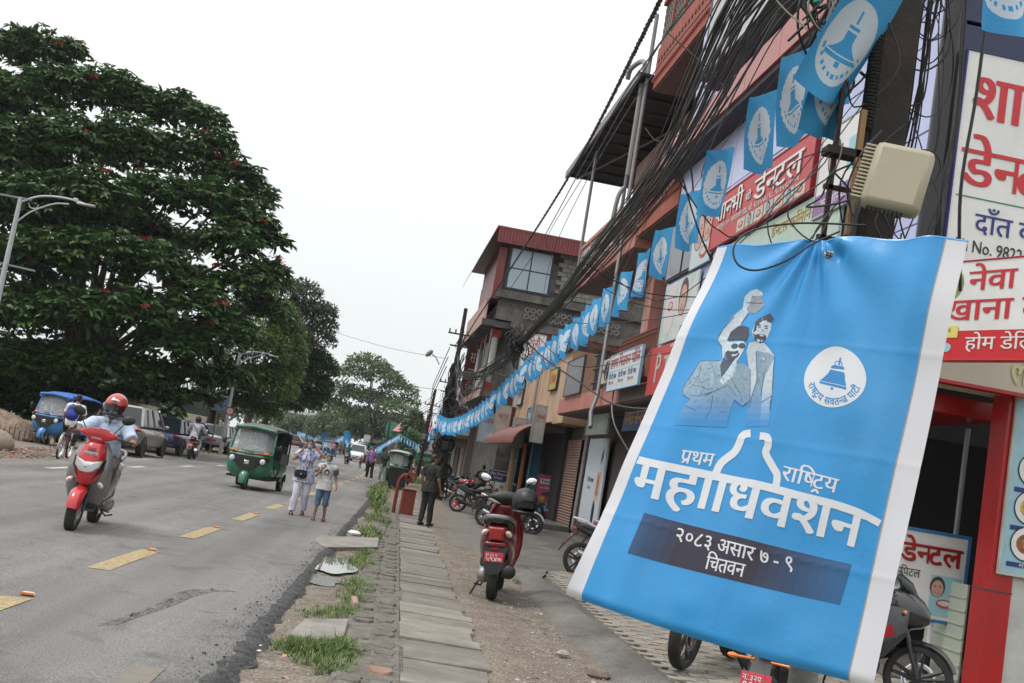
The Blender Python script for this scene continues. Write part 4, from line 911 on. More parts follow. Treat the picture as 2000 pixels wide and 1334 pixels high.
# large window with four panes
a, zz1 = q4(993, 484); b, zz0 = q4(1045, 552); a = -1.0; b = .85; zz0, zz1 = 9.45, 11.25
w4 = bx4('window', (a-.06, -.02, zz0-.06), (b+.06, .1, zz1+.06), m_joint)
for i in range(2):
    for j in range(2): bx4('pane', (a+i*(b-a)/2+.03, -.05, zz0+j*(zz1-zz0)/2+.03), (a+(i+1)*(b-a)/2-.03, -.024, zz0+(j+1)*(zz1-zz0)/2-.03), mat('glass with painted sky reflection', (.40, .49, .55), .08, spec=1.), w4)  # sky reflection is painted into the panes' pale base colour
bx4('bracket_wall', (x0-.35, .0, 8.9), (x0, 6, 11.2), m_rroof)
# roof
g = G()
for k in range(34): g.box((3.1-.0, -.3, 11.5-.0), (.0, .0, .0)) if False else None
V = [(x0-.55, -.5, 11.95), (5.6, -.5, 12.0), (5.6, 11.5, 12.6), (x0-.55, 11.5, 12.6)]
g = G(); n = 46
for k in range(n): 
    xa = x0-.5+k*.135; g.box((xa, -.52, 11.62), (.11, .03, .66)); 
g.b2((x0-.5, -.5, 11.3), (5.6, -.46, 11.95)); g.b2((x0-.62, -.55, 11.92), (5.7, 12, 12.0)); g.build('roof', m_rroof, B4, smooth=False)
g = G(); V = [(x0-.6, -.5, 11.95), (x0-.6, 11, 11.95), (x0-1.0, 11, 10.9), (x0-1.0, -.5, 10.9)]; g.add(V+[(v[0]-.03, v[1], v[2]-.03) for v in V], [(0, 1, 2, 3), (4, 7, 6, 5), (0, 4, 5, 1), (2, 6, 7, 3), (1, 5, 6, 2), (0, 3, 7, 4)]); g.build('eave', m_rroof, B4, smooth=False)
# street balconies: slabs, columns, rails
for z, xo in ((8.0, -1.75), (4.9, -1.3)):
    s_ = bx4('balcony_slab', (xo, .3, z-.28), (0, 10.8, z), m_bconc); bx4('slab_edge', (xo-.04, .25, z-.3), (xo, 10.8, z+.02), m_pinkl, s_)
bx4('balcony_wall', (-1.7, .4, 8.0), (-1.6, 10, 8.9), m_pinkl)
for k, yy in enumerate((.9, 4., 7.2)):
    for zz in (4.9,):
        g = G(); g.cyl((-1.0, yy, zz+.35), (-1.0, yy, 7.35), .15, n=14); c_ = g.build('column', m_wall, B4)
        g = G(); g.box((-1.0, yy, 7.5), (.42, .42, .35)); g.box((-1.0, yy, zz+.2), (.4, .4, .4)); g.build('column_cap', mat('red column cap', (.3, .04, .03), .7), c_, smooth=False)
g = G(); 
for yy in (.5, 2.5, 4.5): g.cyl((-1.25, yy, 4.9), (-1.25, yy, 7.6), .035)
for zz in (5.3, 5.7): g.tube([(-1.25, .5, zz), (-1.25, 9, zz)], .03)
g.tube([(.3, -.5, 6.95), (-1.25, .4, 5.75), (.2, .0, 5.6)], .035); g.build('steel_rail', m_steel, B4)
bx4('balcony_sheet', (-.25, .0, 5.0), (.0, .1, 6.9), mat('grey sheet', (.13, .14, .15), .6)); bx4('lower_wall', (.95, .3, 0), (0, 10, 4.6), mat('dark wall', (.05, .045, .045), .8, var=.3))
bx4('pale_board', (-1.35, .5, 5.0), (-1.3, 3.0, 5.9), m_old)
# hotel style vertical sign
vx0, vz1 = fb(1030, 642, 35.3); vx1, vz0 = fb(1047, 795, 35.3)
vs_ = sign('vertical_sign', 'tall narrow white vertical sign with red lettering one letter per line', 'signboard', Lw(.08, 35.2, 4.35), TH, .92, 3.2, .12, m_white, m_old, fw=.03)
for k, s_ in enumerate(('टोनी', 'री', 'डे', 'पट', 'ल')): wr(vs_, s_, m_sred, .25, 2.65-k*.5, .45, .3, .04)
wr(vs_, '9745078204', m_txb, .12, .25, .7, .1, .02); wr(vs_, '9764048701', m_txb, .12, .1, .7, .1, .02)
# ---- farther shops down the street
def simple_block(name, lab, y0, y1, h, mt, x=0., wins=(), roof=None):
    b = bth(name, lab, 'building', x, y0); g = G(); g.b2((0, 0, 0), (8, y1-y0, h)); g.build('wall', mt, b, smooth=False)
    g = G(); g.b2((-.3, -.1, h), (8.2, y1-y0+.1, h+.2)); g.build('roof', roof or m_bconc, b, smooth=False)
    g = G(); g.b2((-.9, 0, 2.9), (0, y1-y0, 3.1)); g.build('shop_slab', m_soff, b, smooth=False)
    for k in range(int((y1-y0)/3)):
        shutter_y = 1.+k*3; g = G(); g.b2((-.06, shutter_y, .1), (-.01, shutter_y+2.2, 2.5)); g.build('shop_opening', m_joint if k % 2 else m_shut, b, smooth=False)
        zz = 4.2
        while zz < h-1.2:
            g = G(); g.b2((-.06, shutter_y+.4, zz), (-.0, shutter_y+1.6, zz+1.3)); f_ = g.build('window', m_brown, b, smooth=False)
            g = G(); g.b2((-.08, shutter_y+.5, zz+.1), (-.062, shutter_y+1.5, zz+1.2)); g.build('pane', m_glass, f_, smooth=False); zz += 3
    for k in range(4):
        for zz in (.9, 3.8):
            if zz < h-1: g = G(); g.b2((.4+k*1.7, -.05, zz), (1.4+k*1.7, .0, zz+1.1)); g.build('window', m_joint, b, smooth=False)
    return b
simple_block('shop_row', 'weathered two storey shop row in grey and brick beyond the tall brick building', 47.5, 60, 6.4, mat('grime plaster', (.24, .2, .18), .9, var=.2, dirt=(.07, .06, .055), dirt_amt=.6), x=-.5)
simple_block('shop_row', 'low dark roofed shop block at the far end of the terrace', 61, 76, 4.3, mat('brown plaster', (.22, .12, .09), .9, var=.2), x=-.6)
rs = sign('dark_red_hoarding', 'dark red vertical hoarding with worn white lettering beside the wire-tangled poles', 'hoarding', Lw(-1.35, 47.3, 3.9), TH+.05, 1.35, 3.9, .1, mat('dark red hoarding', (.13, .015, .02), .6, var=.1), m_joint)
for k, s_ in enumerate(('सजल', 'क', 'हाटल', 'बार')): wr(rs, s_, m_wall, .2, 3.1-k*.85, .9, .5, .04)

for k, (y_, z_, w_, h_, lab, txt, c, tc_2) in enumerate(((25.2, 4.6, 1.5, .7, 'small yellow shop board on the upper tan wall', 'टेलर', (.5, .38, .08), m_red), (28.6, 3.5, 2.4, .6, 'long grimy blue fascia board under the tan wall', 'मोबाइल पसल', (.08, .17, .3), m_white), (33.5, 4.4, 1.3, 1.0, 'square white board at the far end of the tan wall', 'गहना', (.5, .5, .48), m_sred))):
    q_ = sign('wall_board', lab, 'signboard', Lw(.16, y_+w_, z_), FACE_ROAD, w_, h_, .05, mat('wall board %d' % k, c, .6, var=.1, dirt=(.2, .18, .15), dirt_amt=.5), m_joint); wr(q_, txt, tc_2, .12*w_, h_*.28, w_*.72, h_*.4, .03)
g = G(); g.tube([(.15, 6.2, 5.6), (.12, 6.2, 3.4)], .05, 8); g.build('drain_pipe', m_pvc, B3)
# ================================================================ BANNER, POLES, WIRES, FLAGS
m_bblue = mat('banner vinyl blue', (.032, .285, .64), .3, spec=.5, bump=.05, bs=45, coat=.05, var=.03, vs_=3, dirt=(.10, .30, .55), dirt_amt=.3, dirt_s=2.2)
m_bwhite = mat('banner vinyl white', (.66, .66, .7), .35, coat=.08)
m_pwhite = mat('banner print white', (.68, .7, .74), .38)
m_iron = mat('dark rusty pole', (.014, .009, .008), .75, var=.4, vs_=6, bump=.3, bs=20, dirt=(.04, .016, .01), dirt_amt=.6, dirt_s=3)
m_cable = mat('black cable', (.012, .012, .013), .5)
m_gcable = mat('grey cable', (.12, .12, .12), .6)
m_pcon = mat('concrete pole', (.22, .205, .185), .9, var=.15, bump=.4, dirt=(.1, .09, .08), dirt_amt=.5)
BC = [Vector(p) for p in ((1.235, 4.75, 2.74), (2.01, 4.0, 2.78), (1.85, 4.0, 1.045), (.83, 4.75, 1.12))]
BN = ((BC[1]-BC[0]).cross(BC[3]-BC[0])).normalized()
if BN.y > 0: BN = -BN
def BP0(u, v): return (BC[0]*(1-u)+BC[1]*u)*(1-v)+(BC[3]*(1-u)+BC[2]*u)*v
def bdisp(u, v):
    a = u-.45; r = math.hypot(a*1.1, (v+.02)*1.7); th = math.atan2(a*1.1, v+.03)
    d = .015*math.sin(th*11+.6)*math.exp(-r*1.1)*min(1, r*9)          # folds fanning from the torn tie point
    d += .012*math.sin(u*9+v*2.2+.4)*math.sin(PI*min(1, v*1.1))+.03*math.sin(u*4.2-.5+v*1.3)
    d += .018*math.exp(-((u-.13-.05*v)/.05)**2)*v+.014*math.exp(-((u-.87+.02*v)/.05)**2)*(1-v*.6)
    d += .006*nz(u*4, v*6, 1.)+.004*nz(u*11, v*4, 1., 4.)
    d += .0022*(math.exp(-abs(v-.27)/.006)+math.exp(-abs(v-.52)/.006)+math.exp(-abs(v-.77)/.006)+.8*math.exp(-abs(u-.5)/.008))+.0035*nz(u*3+v*9, v*2-u*7, 1., 7.)*abs(math.sin(u*5+1))
    d -= .015*max(0, (v-.98)/.02)**2*(1+.3*math.sin(u*17))            # hem curls back
    d += .03*max(0, (.05-u)/.05)**2*max(0, v-.8)*5
    for cu, cv, s_, am in ((.62, .9, .07, .007), (.4, .93, .05, .005), (.78, .95, .06, .005), (.5, .03, .03, .014), (.56, .04, .025, -.012)): d += am*math.exp(-((u-cu)**2+((v-cv)*1.5)**2)/s_**2)
    return d
def BP(u, v, e=0.):
    bow = -.018*math.sin(PI*u)*(v > .5)*(v-.5)*2
    return BP0(u, v)+BN*(bdisp(u, v)+e)+Vector((0, 0, bow+.006*math.sin(u*23)*max(0, 1-v*9)))
def prj(P): d = P-CAMLOC; z = d.dot(CF); return 1000+2150*d.dot(CR)/z, 667-2150*d.dot(CU)/z
def buv(px_, py_):
    u, v = .5, .5
    for _ in range(5):
        a = prj(BP0(u, v)); b = prj(BP0(u+.01, v)); c = prj(BP0(u, v+.01))
        m11, m12, m21, m22 = (b[0]-a[0])*100, (c[0]-a[0])*100, (b[1]-a[1])*100, (c[1]-a[1])*100; dt = m11*m22-m12*m21
        ex, ey = px_-a[0], py_-a[1]; u += (ex*m22-ey*m12)/dt; v += (ey*m11-ex*m21)/dt
    return u, v
ban = thing('banner', 'big sky blue vinyl convention banner with white side stripes, hanging on the near pole', 'banner', (1.8, 4.3, 1.0))
def bloc(p): return p-Vector((1.8, 4.3, 1.0))
def bgrid(u0, u1, v0, v1, nu, nv, e, name, mt, hole=None):
    V = [bloc(BP(u0+(u1-u0)*i/nu, v0+(v1-v0)*j/nv, e)) for j in range(nv+1) for i in range(nu+1)]; F = []
    for j in range(nv):
        for i in range(nu):
            uc, vc = u0+(u1-u0)*(i+.5)/nu, v0+(v1-v0)*(j+.5)/nv
            if hole and abs(uc-hole[0])+.25*abs(vc-hole[1]) < .011 and abs(vc-hole[1]) < .012: continue
            F.append((j*(nu+1)+i, (j+1)*(nu+1)+i, (j+1)*(nu+1)+i+1, j*(nu+1)+i+1))
    g = G(); g.add(V, F); o = g.build(name, mt, ban, ang=80); return o
hu = buv(1624, 502)
bgrid(.047, .928, 0, 1, 150, 170, 0, 'blue_vinyl', m_bblue, hu); bgrid(0, .047, 0, 1, 8, 170, 0, 'white_stripe', m_bwhite); bgrid(.928, 1, 0, 1, 12, 170, 0, 'white_stripe', m_bwhite)
bgrid(.924, .928, 0.0, 1, 1, 150, .0015, 'grey_line', mat('print grey line', (.3, .32, .34), .5))
def bpoly(polys, mt, name='print', e=.002, grid=7.):
    out = []; e = .0006+e*.42
    for P in polys:
        L_ = [P]
        for k in (0, 1):
            lo = min(p[k] for p in P); hi = max(p[k] for p in P); q = math.floor(lo/grid)*grid+grid
            while q < hi:
                nn = []
                for A in L_:
                    a0 = min(p[k] for p in A); a1 = max(p[k] for p in A)
                    if a0 < q < a1: nn += clip([A], k, q)+clip([A], k, q, False)
                    else: nn.append(A)
                L_ = nn; q += grid
        out += L_
    V = []; F = []
    for P in out:
        if abs(sum(P[i-1][0]*P[i][1]-P[i][0]*P[i-1][1] for i in range(len(P)))) < .02: continue
        o = len(V)
        for a in P: V.append(bloc(BP(*buv(*a), e)))
        F.append(tuple(range(o, o+len(P))))
    g = G(); g.add(V, F); o = g.build(name, mt, ban, smooth=True, ang=80); return o
def tri(poly):
    """triangulate one concave pixel polygon"""
    bm = bmesh.new(); f = bm.faces.new([bm.verts.new((x, y, 0)) for x, y in poly]); bmesh.ops.triangulate(bm, faces=[f]); r = [[(v.co.x, v.co.y) for v in f.verts] for f in bm.faces]; bm.free(); return r
def lin(pts, w):
    out = []; pts = [Vector((a, b, 0)) for a, b in pts]; n = len(pts); N_ = []
    for i in range(n):
        t = (pts[min(i+1, n-1)]-pts[max(i-1, 0)]).normalized(); N_.append(Vector((-t.y, t.x, 0)))
    for i in range(n-1):
        wa = w*.5; out.append([(p.x, p.y) for p in (pts[i]+N_[i]*wa, pts[i+1]+N_[i+1]*wa, pts[i+1]-N_[i+1]*wa, pts[i]-N_[i]*wa)])
    return out
def btext(s, mt, pL, pR, down, bold=0., head=None, name='lettering', e=.0034):
    """pL..pR: top line of the letters in photo pixels, down: vector from headline to base"""
    xb = bold*.8; P, adv = text2d(s, 0.); H = head or [pL, pR]; L_ = [0.]
    for i in range(1, len(H)): L_.append(L_[-1]+math.dist(H[i], H[i-1]))
    xs = np.array(L_)/L_[-1]; hx = [p[0] for p in H]; hy = [p[1] for p in H]
    def f(a, b):
        t = a/adv; q = 1-b/.622; x = float(np.interp(t, xs, hx)); y = float(np.interp(t, xs, hy)); return (x+down[0]*q, y+down[1]*q)
    PP = []
    for p in P:
        L2 = [p]
        for q in np.arange(.12, adv, .12):
            nn = []
            for A in L2:
                a0 = min(z[0] for z in A); a1 = max(z[0] for z in A)
                nn += (clip([A], 0, q)+clip([A], 0, q, False)) if a0 < q < a1 else [A]
            L2 = nn
        PP += L2
    for q_, dx_ in enumerate((0,) if not xb else (-xb, xb)): o = bpoly([[f(a[0]+dx_, a[1]) for a in p] for p in PP], mt, name, e+.0006*q_, 7.)
    return o
HD = [(1254, 902), (1300, 913), (1337, 919), (1393, 929), (1445, 940), (1500, 951), (1560, 967), (1628, 983), (1668, 996), (1688, 1005)]
for k, b_ in enumerate((-3, -1., 1., 3)): btext('महााधवशन', m_pwhite, None, None, (-17, 64), 0, [(a+b_, b+b_*.2) for a, b in HD], e=.003+.0006*k)
bpoly(lin(catm([(a, b, 0) for a, b in HD]+[(1716, 1019, 0)], 3) and [(p.x+(-1), p.y-1) for p in catm([(a, b, 0) for a, b in HD]+[(1716, 1020, 0)], 3)], 14), m_pwhite, 'headline_bar', .0032)
bpoly(lin([(p.x, p.y) for p in catm([(1400, 930, 0), (1412, 905, 0), (1437, 885, 0), (1447, 868, 0), (1455, 852, 0), (1470, 849, 0)], 5)], 15), m_pwhite, 'bell_outline', .0036)
bpoly(lin([(p.x, p.y) for p in catm([(1489, 855, 0), (1504, 858, 0), (1506, 872, 0), (1501, 888, 0), (1513, 912, 0), (1522, 930, 0), (1518, 956, 0)], 5)], 14), m_pwhite, 'bell_outline', .0036)
btext('प^थम', m_pwhite, (1340, 882), (1401, 888), (-7, 24), .02)
btext('राि[ष]ट~य', m_pwhite, (1535, 911), (1640, 936), (-7, 26), .02)
btext('२०८३ असार ७ - ९', m_pwhite, (1327, 1029), (1553, 1086), (-6, 24), .02)
btext('िचतवन', m_pwhite, (1387, 1083), (1461, 1099), (-6, 24), .022)
bx_ = [(1268, 1004), (1660, 1098), (1636, 1176), (1236, 1082)]
N_ = 22
for k in range(N_):
    a, b = k/N_, (k+1)/N_; L2 = lambda p, q, t: (p[0]+(q[0]-p[0])*t, p[1]+(q[1]-p[1])*t); c = np.array((.055, .06, .13))*(1-k/N_)+np.array((.035, .2, .48))*(k/N_)
    c = c if k > 3 else c*(.7+.075*k)+np.array((.0, .03, .08))*(4-k)*.5
    c = np.array((.034, .028, .05))*(1-max(0, (k-12)/N_)*1.6)+np.array((.035, .2, .48))*max(0, (k-12)/N_)*1.3
    if k < 4: c = c*(.55+.11*k)+np.array((.03, .14, .33))*(.45-.11*k)
    bpoly([[L2(bx_[0], bx_[1], a), L2(bx_[0], bx_[1], b), L2(bx_[3], bx_[2], b), L2(bx_[3], bx_[2], a)]], mat('print violet band %d' % k, tuple(c), .33), 'date_box', .0012)
# bell emblem
m_pblue = mat('print emblem blue', (.035, .24, .55), .4)
def egg(cx, cy, rx_, ry_, n=44): return [(cx+rx_*math.cos(t)*(1-.07*math.sin(-t))+.05*ry_*math.sin(-t)*.6, cy+ry_*math.sin(t)) for t in [2*PI*i/n for i in range(n)]]
bpoly(tri(egg(1634, 740, 60, 59)), m_pwhite, 'emblem_disc', .0016)
c6 = lambda x, y: (1200+x*.2848, 520+y*.2848)
for P in ([(1497, 700), (1520, 688), (1590, 705), (1592, 725), (1500, 712)], [(1493, 720), (1590, 742), (1596, 760), (1598, 800), (1606, 838), (1418, 792), (1450, 770), (1478, 745)], [(1418, 796), (1606, 843), (1605, 862), (1416, 812)], [(1496, 840), (1516, 845), (1512, 862), (1497, 860)], [(1548, 690), (1560, 640), (1572, 642), (1562, 694)]):
    bpoly(tri([c6(*p) for p in P]), m_pblue, 'emblem_bell', .0024)
bpoly(lin([c6(*p) for p in ((1530, 690), (1527, 672), (1540, 664), (1570, 670), (1577, 686), (1572, 702))], 1.8), m_pblue, 'emblem_bell', .0026)
def arct(s, cx, cy, r, a0, a1, h, mt, wkind=bpoly):
    P, adv = text2d(s, .02)
    def f(a, b): t = a0+(a1-a0)*a/adv; q = r-h*(b/.622); return (cx+q*math.cos(t), cy+q*math.sin(t))
    bpoly([[f(*a) for a in p] for p in P], mt, 'emblem_lettering', .0026, 30)
arct('राषट~य सवत[न]त^ पाटी*', 1634, 740, 54, R_(168), R_(22), 12, m_pblue)
# two drawn men: layered grey print fading into the blue
def shade(c, k): c = np.array(c); return tuple(c*(1-k)+np.array((.03, .255, .62))*k)
def fig(P, col, nm, e, fade=(840, 1110)):
    T = [[c6(*p) for p in t] for t in tri(P)]; bands = 6; y0, y1 = 520+fade[0]*.2848, 520+fade[1]*.2848
    top = [q for t in T for q in clip([t], 1, y0)]
    if top: bpoly(top, mat('print %s' % nm, col, .45, var=.18, vs_=60), nm, e)
    for k in range(bands):
        a, b = y0+(y1-y0)*k/bands, y0+(y1-y0)*(k+1)/bands
        q = [z for t in T for z in clip(clip([t], 1, a, False), 1, b)]
        if q: bpoly(q, mat('print %s %d' % (nm, k), shade(col, (k+.6)/bands), .45), nm, e)
suit, vest, ink, skn = (.27, .38, .47), (.23, .34, .44), (.055, .08, .115), (.52, .62, .70)
fig([(945, 540), (985, 530), (1040, 540), (1060, 560), (1112, 630), (1105, 700), (1103, 800), (1105, 900), (1085, 945), (1085, 1120), (905, 1120), (925, 980), (940, 900), (935, 700), (925, 600)], (.5, .58, .64), 'shirt_print', .0014)
fig([(985, 590), (1040, 600), (1110, 640), (1050, 760), (1030, 850), (1022, 960), (1015, 1120), (905, 1120), (930, 960), (985, 800)], vest, 'vest_print', .0018)
fig([(720, 515), (760, 440), (830, 350), (895, 295), (925, 335), (885, 400), (860, 430), (800, 500), (790, 560), (760, 660), (750, 560)], (.5, .58, .64), 'sleeve_print', .0016)
fig([(890, 300), (910, 225), (950, 185), (990, 168), (1022, 185), (1028, 205), (990, 215), (945, 250), (925, 330), (900, 325)], skn, 'hand_print', .0018)
fig([(945, 262), (955, 215), (1020, 212), (1032, 250), (1046, 285), (985, 335), (935, 330), (915, 300)], (.25, .29, .33), 'bell_print', .0021)
fig([(925, 300), (960, 262), (1035, 262), (1040, 290), (985, 328), (935, 325)], (.4, .45, .5), 'bell_print', .0024)
fig([(962, 465), (985, 405), (1050, 368), (1092, 400), (1085, 440), (1060, 500), (1010, 540), (975, 510)], skn, 'face_print', .0018)
fig([(970, 470), (985, 400), (1010, 375), (1088, 340), (1106, 372), (1090, 402), (1040, 388), (1000, 420), (990, 460)], ink, 'hair_print', .0022)
fig([(968, 470), (985, 488), (1000, 480), (1045, 482), (1052, 492), (1058, 478), (1050, 515), (1015, 543), (982, 525)], (.05, .06, .08), 'beard_print', .0021)
fig([(606, 662), (745, 660), (765, 640), (850, 690), (905, 680), (945, 715), (942, 930), (885, 968), (835, 925), (800, 1010), (775, 1120), (435, 1120), (480, 1020), (548, 930), (497, 900), (490, 850), (545, 760), (590, 690)], suit, 'suit_print', .003)
fig([(765, 640), (850, 690), (835, 720), (760, 790), (745, 700)], ink, 'collar_print', .0034)
fig([(765, 545), (780, 530), (905, 530), (925, 560), (880, 640), (850, 680), (800, 650), (775, 600)], skn, 'face_print', .0034)
fig([(785, 520), (808, 460), (860, 420), (900, 418), (938, 435), (942, 490), (928, 530), (850, 518)], (.045, .05, .07), 'cap_print', .0038)
fig([(778, 600), (800, 590), (820, 610), (865, 600), (880, 620), (850, 668), (810, 672), (785, 640)], (.05, .06, .08), 'beard_print', .0037)
for cx in (842, 895): fig([(cx+26*math.cos(t), 563+20*math.sin(t)) for t in np.linspace(0, 2*PI, 12, endpoint=False)], ink, 'glasses_print', .0040)
fig([(745, 800), (790, 740), (845, 660), (862, 640), (858, 700), (835, 770), (800, 800), (770, 830), (745, 810)], skn, 'hands_print', .0042)
for L2 in ([(610, 700), (600, 780), (640, 860), (700, 860)], [(690, 690), (720, 790), (745, 760)], [(810, 760), (860, 860), (880, 880)], [(500, 900), (600, 910), (720, 870)], [(645, 905), (800, 830), (850, 900)], [(700, 900), (680, 1000), (640, 1060)], [(515, 980), (590, 1005)], [(735, 1010), (785, 1010)], [(945, 715), (940, 930), (885, 968), (835, 925)], [(548, 930), (495, 900), (490, 850), (545, 760), (606, 662), (745, 660)], [(835, 355), (760, 440), (720, 515), (750, 570)], [(925, 335), (880, 400)], [(830, 480), (870, 500)], [(1050, 600), (1112, 632), (1100, 900), (1085, 1000)], [(985, 600), (990, 790), (930, 980)], [(1040, 730), (1020, 900)], [(560, 780), (640, 820)], [(550, 830), (650, 850)], [(920, 260), (1030, 262)], [(1022, 945), (1100, 905)]):
    bpoly(lin([c6(*p) for p in L2], .9), mat('print ink line', ink, .5), 'ink_line', .0046, 20)
fig([(1000, 420), (1012, 414), (1024, 420), (1022, 425), (1002, 425)], ink, 'brow_print', .0030); fig([(1044, 424), (1062, 420), (1072, 428), (1046, 430)], ink, 'brow_print', .0030)
fig([(1005, 432), (1022, 430), (1022, 438), (1006, 439)], ink, 'eye_print', .0030); fig([(1048, 436), (1066, 435), (1064, 443), (1048, 443)], ink, 'eye_print', .0030)
fig([(1032, 440), (1042, 462), (1026, 464)], (.3, .38, .45), 'nose_print', .0030); fig([(1012, 483), (1040, 486), (1030, 496), (1014, 493)], skn, 'smile_print', .0032)
fig([(822, 622), (858, 620), (852, 632), (828, 634)], skn, 'smile_print', .0044); fig([(800, 596), (848, 600), (868, 592), (872, 604), (846, 614), (806, 610)], ink, 'moustache_print', .0044)
rr = random.Random(5); Lh = []
def inp(P, x, y):
    c = False
    for i in range(len(P)):
        (x1, y1), (x2, y2) = P[i-1], P[i]
        if (y1 > y) != (y2 > y) and x < (x2-x1)*(y-y1)/(y2-y1)+x1: c = not c
    return c
SU = [(606, 662), (745, 660), (765, 640), (850, 690), (905, 680), (945, 715), (942, 930), (885, 968), (835, 925), (800, 1000), (560, 1000), (548, 930), (497, 900), (490, 850), (545, 760), (590, 690)]; VE = [(985, 600), (1040, 600), (1110, 640), (1050, 760), (1030, 850), (1022, 960), (930, 960), (985, 800)]
for _ in range(420):
    x, y = rr.uniform(490, 1110), rr.uniform(600, 1000); L_ = rr.uniform(10, 34); a_ = (2.2 if x < 700 else .9)+rr.uniform(-.3, .3); x2, y2 = x+L_*math.cos(a_), y+L_*math.sin(a_)
    for Q in (SU, VE):
        if inp(Q, x, y) and inp(Q, x2, y2): Lh += lin([c6(x, y), c6(x2, y2)], .55)
bpoly(Lh, mat('print hatch line', (.15, .23, .32), .5), 'hatching', .0046, 30)
# hem tube, top rope, torn hole wire
g = G(); g.tube([bloc(BP(u, .0, -.006)) for u in np.linspace(0, 1, 40)], .007, 6); g.build('top_hem', m_bblue, ban)
g = G(); g.tube([bloc(BP(u, .985, -.03)) for u in np.linspace(.02, .98, 40)], .016, 6); g.build('hem', m_bblue, ban)
g = G(); hp = BP(*hu); 
for k in range(6): g.tube([bloc(hp+Vector((rnd(-.02, .02), .03, rnd(-.02, .02)))), bloc(hp+Vector((rnd(-.015, .015), -.012, rnd(-.01, .01)))), bloc(hp+Vector((rnd(-.02, .02), -.01, rnd(-.02, .02))))], .0016, 4)
g.build('torn_flap', m_joint, ban)
q = at(1480, 1242, 4.28); g = G(); g.tube(catm([bloc(q), bloc(q+Vector((-.01, 0, -.06))), bloc(q+Vector((-.02, 0, -.16))), bloc(q+Vector((.01, 0, -.22)))], 5), .0012, 4); g.tube(catm([bloc(q), bloc(q+Vector((.03, 0, -.07))), bloc(q+Vector((.05, 0, -.15))), bloc(q+Vector((.09, 0, -.25)))], 5), .0012, 4); g.build('tie_wire', m_gcable, ban)
# ---------------------------------------------------------------- near pole
P1 = thing('utility_pole', 'thick dark rusty utility pole right behind the blue banner, wrapped in black cables', 'utility pole', (1.90, 4.72, 0))
g = G(); g.tube([(-.03, 0, 0), (-.01, 0, 1.6), (0, 0, 2.4)], [.065, .062, .095], 14); g.build('concrete_base', m_pcon, P1)
g = G(); g.tube([(0, 0, 2.3), (0, 0, 6.2)], [.10, .09], 8); g.box((0, -.06, 4), (.17, .1, 3.2)); g.build('steel_shaft', m_iron, P1, bev=.008)
g = G(); g.b2((-.25, -.14, 2.75), (-.23, -.12, 3.6)); g.b2((-.27, -.14, 3.05), (0, -.12, 3.07)); g.b2((-.27, -.14, 2.82), (0, -.12, 2.84)); g.b2((-.29, -.18, 3.2), (-.12, -.1, 3.235)); g.build('bracket_frame', m_iron, P1, smooth=False)
g = G(); g.b2((-.16, -.18, 2.85), (-.135, -.155, 3.42)); g.build('wooden_lath', mat('wood lath', (.3, .17, .08), .8), P1)
g = G(); 
for k in range(34): g.torus((-.11, -.12, 3.36+k*.0165), (.05, .1, 1), .024, .007, 10, 5)
g.build('corrugated_conduit', m_cable, P1)
def loops(name, n, cx, cy, z0, z1, rx_, rr, mt=m_cable, par=P1, lab=None, sag=.3):
    g = G()
    for k in range(n):
        z = rnd(z0, z1); x = cx+rnd(-rx_, rx_); y = cy+rnd(-.12, .12); h = rnd(.25, .9); w_ = rnd(-.25, .25)
        P = [(x, y, z+h*.5), (x+w_*.6+rnd(-.08, .08), y-rnd(0, .08), z+h*.2), (x+w_+rnd(-.1, .1), y+rnd(-.06, .06), z-h*.15), (x+w_*.5+rnd(-.08, .08), y, z-h*.4), (x+rnd(-.05, .05), y, z-h*.1), (x+rnd(-.1, .1), y, z+h*.3)]
        g.tube(catm(P[:random.choice((3, 4, 5, 6))], 6), rnd(*rr), 5)
    return g.build(name, mt, par)
g = G()
for k in range(11):      # slack loops hanging right of the shaft
    z = rnd(3.0, 4.5); rr = rnd(.07, .26); x0 = .1; q_ = rnd(.3, .9)
    g.tube(catm([(x0-.04, 0, z+q_), (x0+rr*.55, rnd(-.06, .06), z+q_*.45), (x0+rr*.9, rnd(-.06, .06), z), (x0+rr*.5, 0, z-rr*.7), (x0-.02, 0, z-rr*rnd(.3, 1.))], 7), rnd(.0028, .005), 5)
for k in range(4): g.torus((x0+rnd(.0, .12), -.04, rnd(3.1, 4.2)), (rnd(-.4, .4), 1, rnd(-.3, .3)), rnd(.05, .1), .0035, 18, 4)
for k in range(9): xx = x0+rnd(.02, .26); g.tube(catm([(xx+.05, 0, 4.9), (xx+rnd(-.03, .05), 0, 4.1), (xx+rnd(-.05, .05), 0, 3.4), (xx-.1, 0, rnd(2.7, 3.1))], 6), rnd(.003, .006), 5)
g.build('cable_tangle', m_cable, P1); loops('cable_tangle', 30, -.25, 0, 3.6, 4.4, .2, (.004, .008)); loops('cable_tangle', 14, -.15, -.2, 2.6, 3.2, .2, (.003, .005))
loops('coax_loops', 12, -.25, -.1, 3.8, 4.4, .2, (.003, .004), mat('grey coax', (.3, .28, .22), .6))
g = G()
for a in ((-.42, -.1, 4.0), (-.34, -.15, 4.15), (-.24, -.16, 4.08)): g.cyl(a, (a[0]+.02, a[1], a[2]-.1), .012, .02)
g.build('green_connector', mat('green connector', (.02, .25, .16), .5), P1)
g = G(); g.tube(catm([(.3, -.05, 4.3), (.36, 0, 3.6), (.33, 0, 3.2), (.38, .05, 2.9)], 6), .008, 6); g.tube(catm([(.42, -.05, 4.4), (.44, 0, 3.7), (.42, 0, 3.2), (.5, .05, 2.75)], 6), .008, 6); g.build('hanging_cable', m_cable, P1)
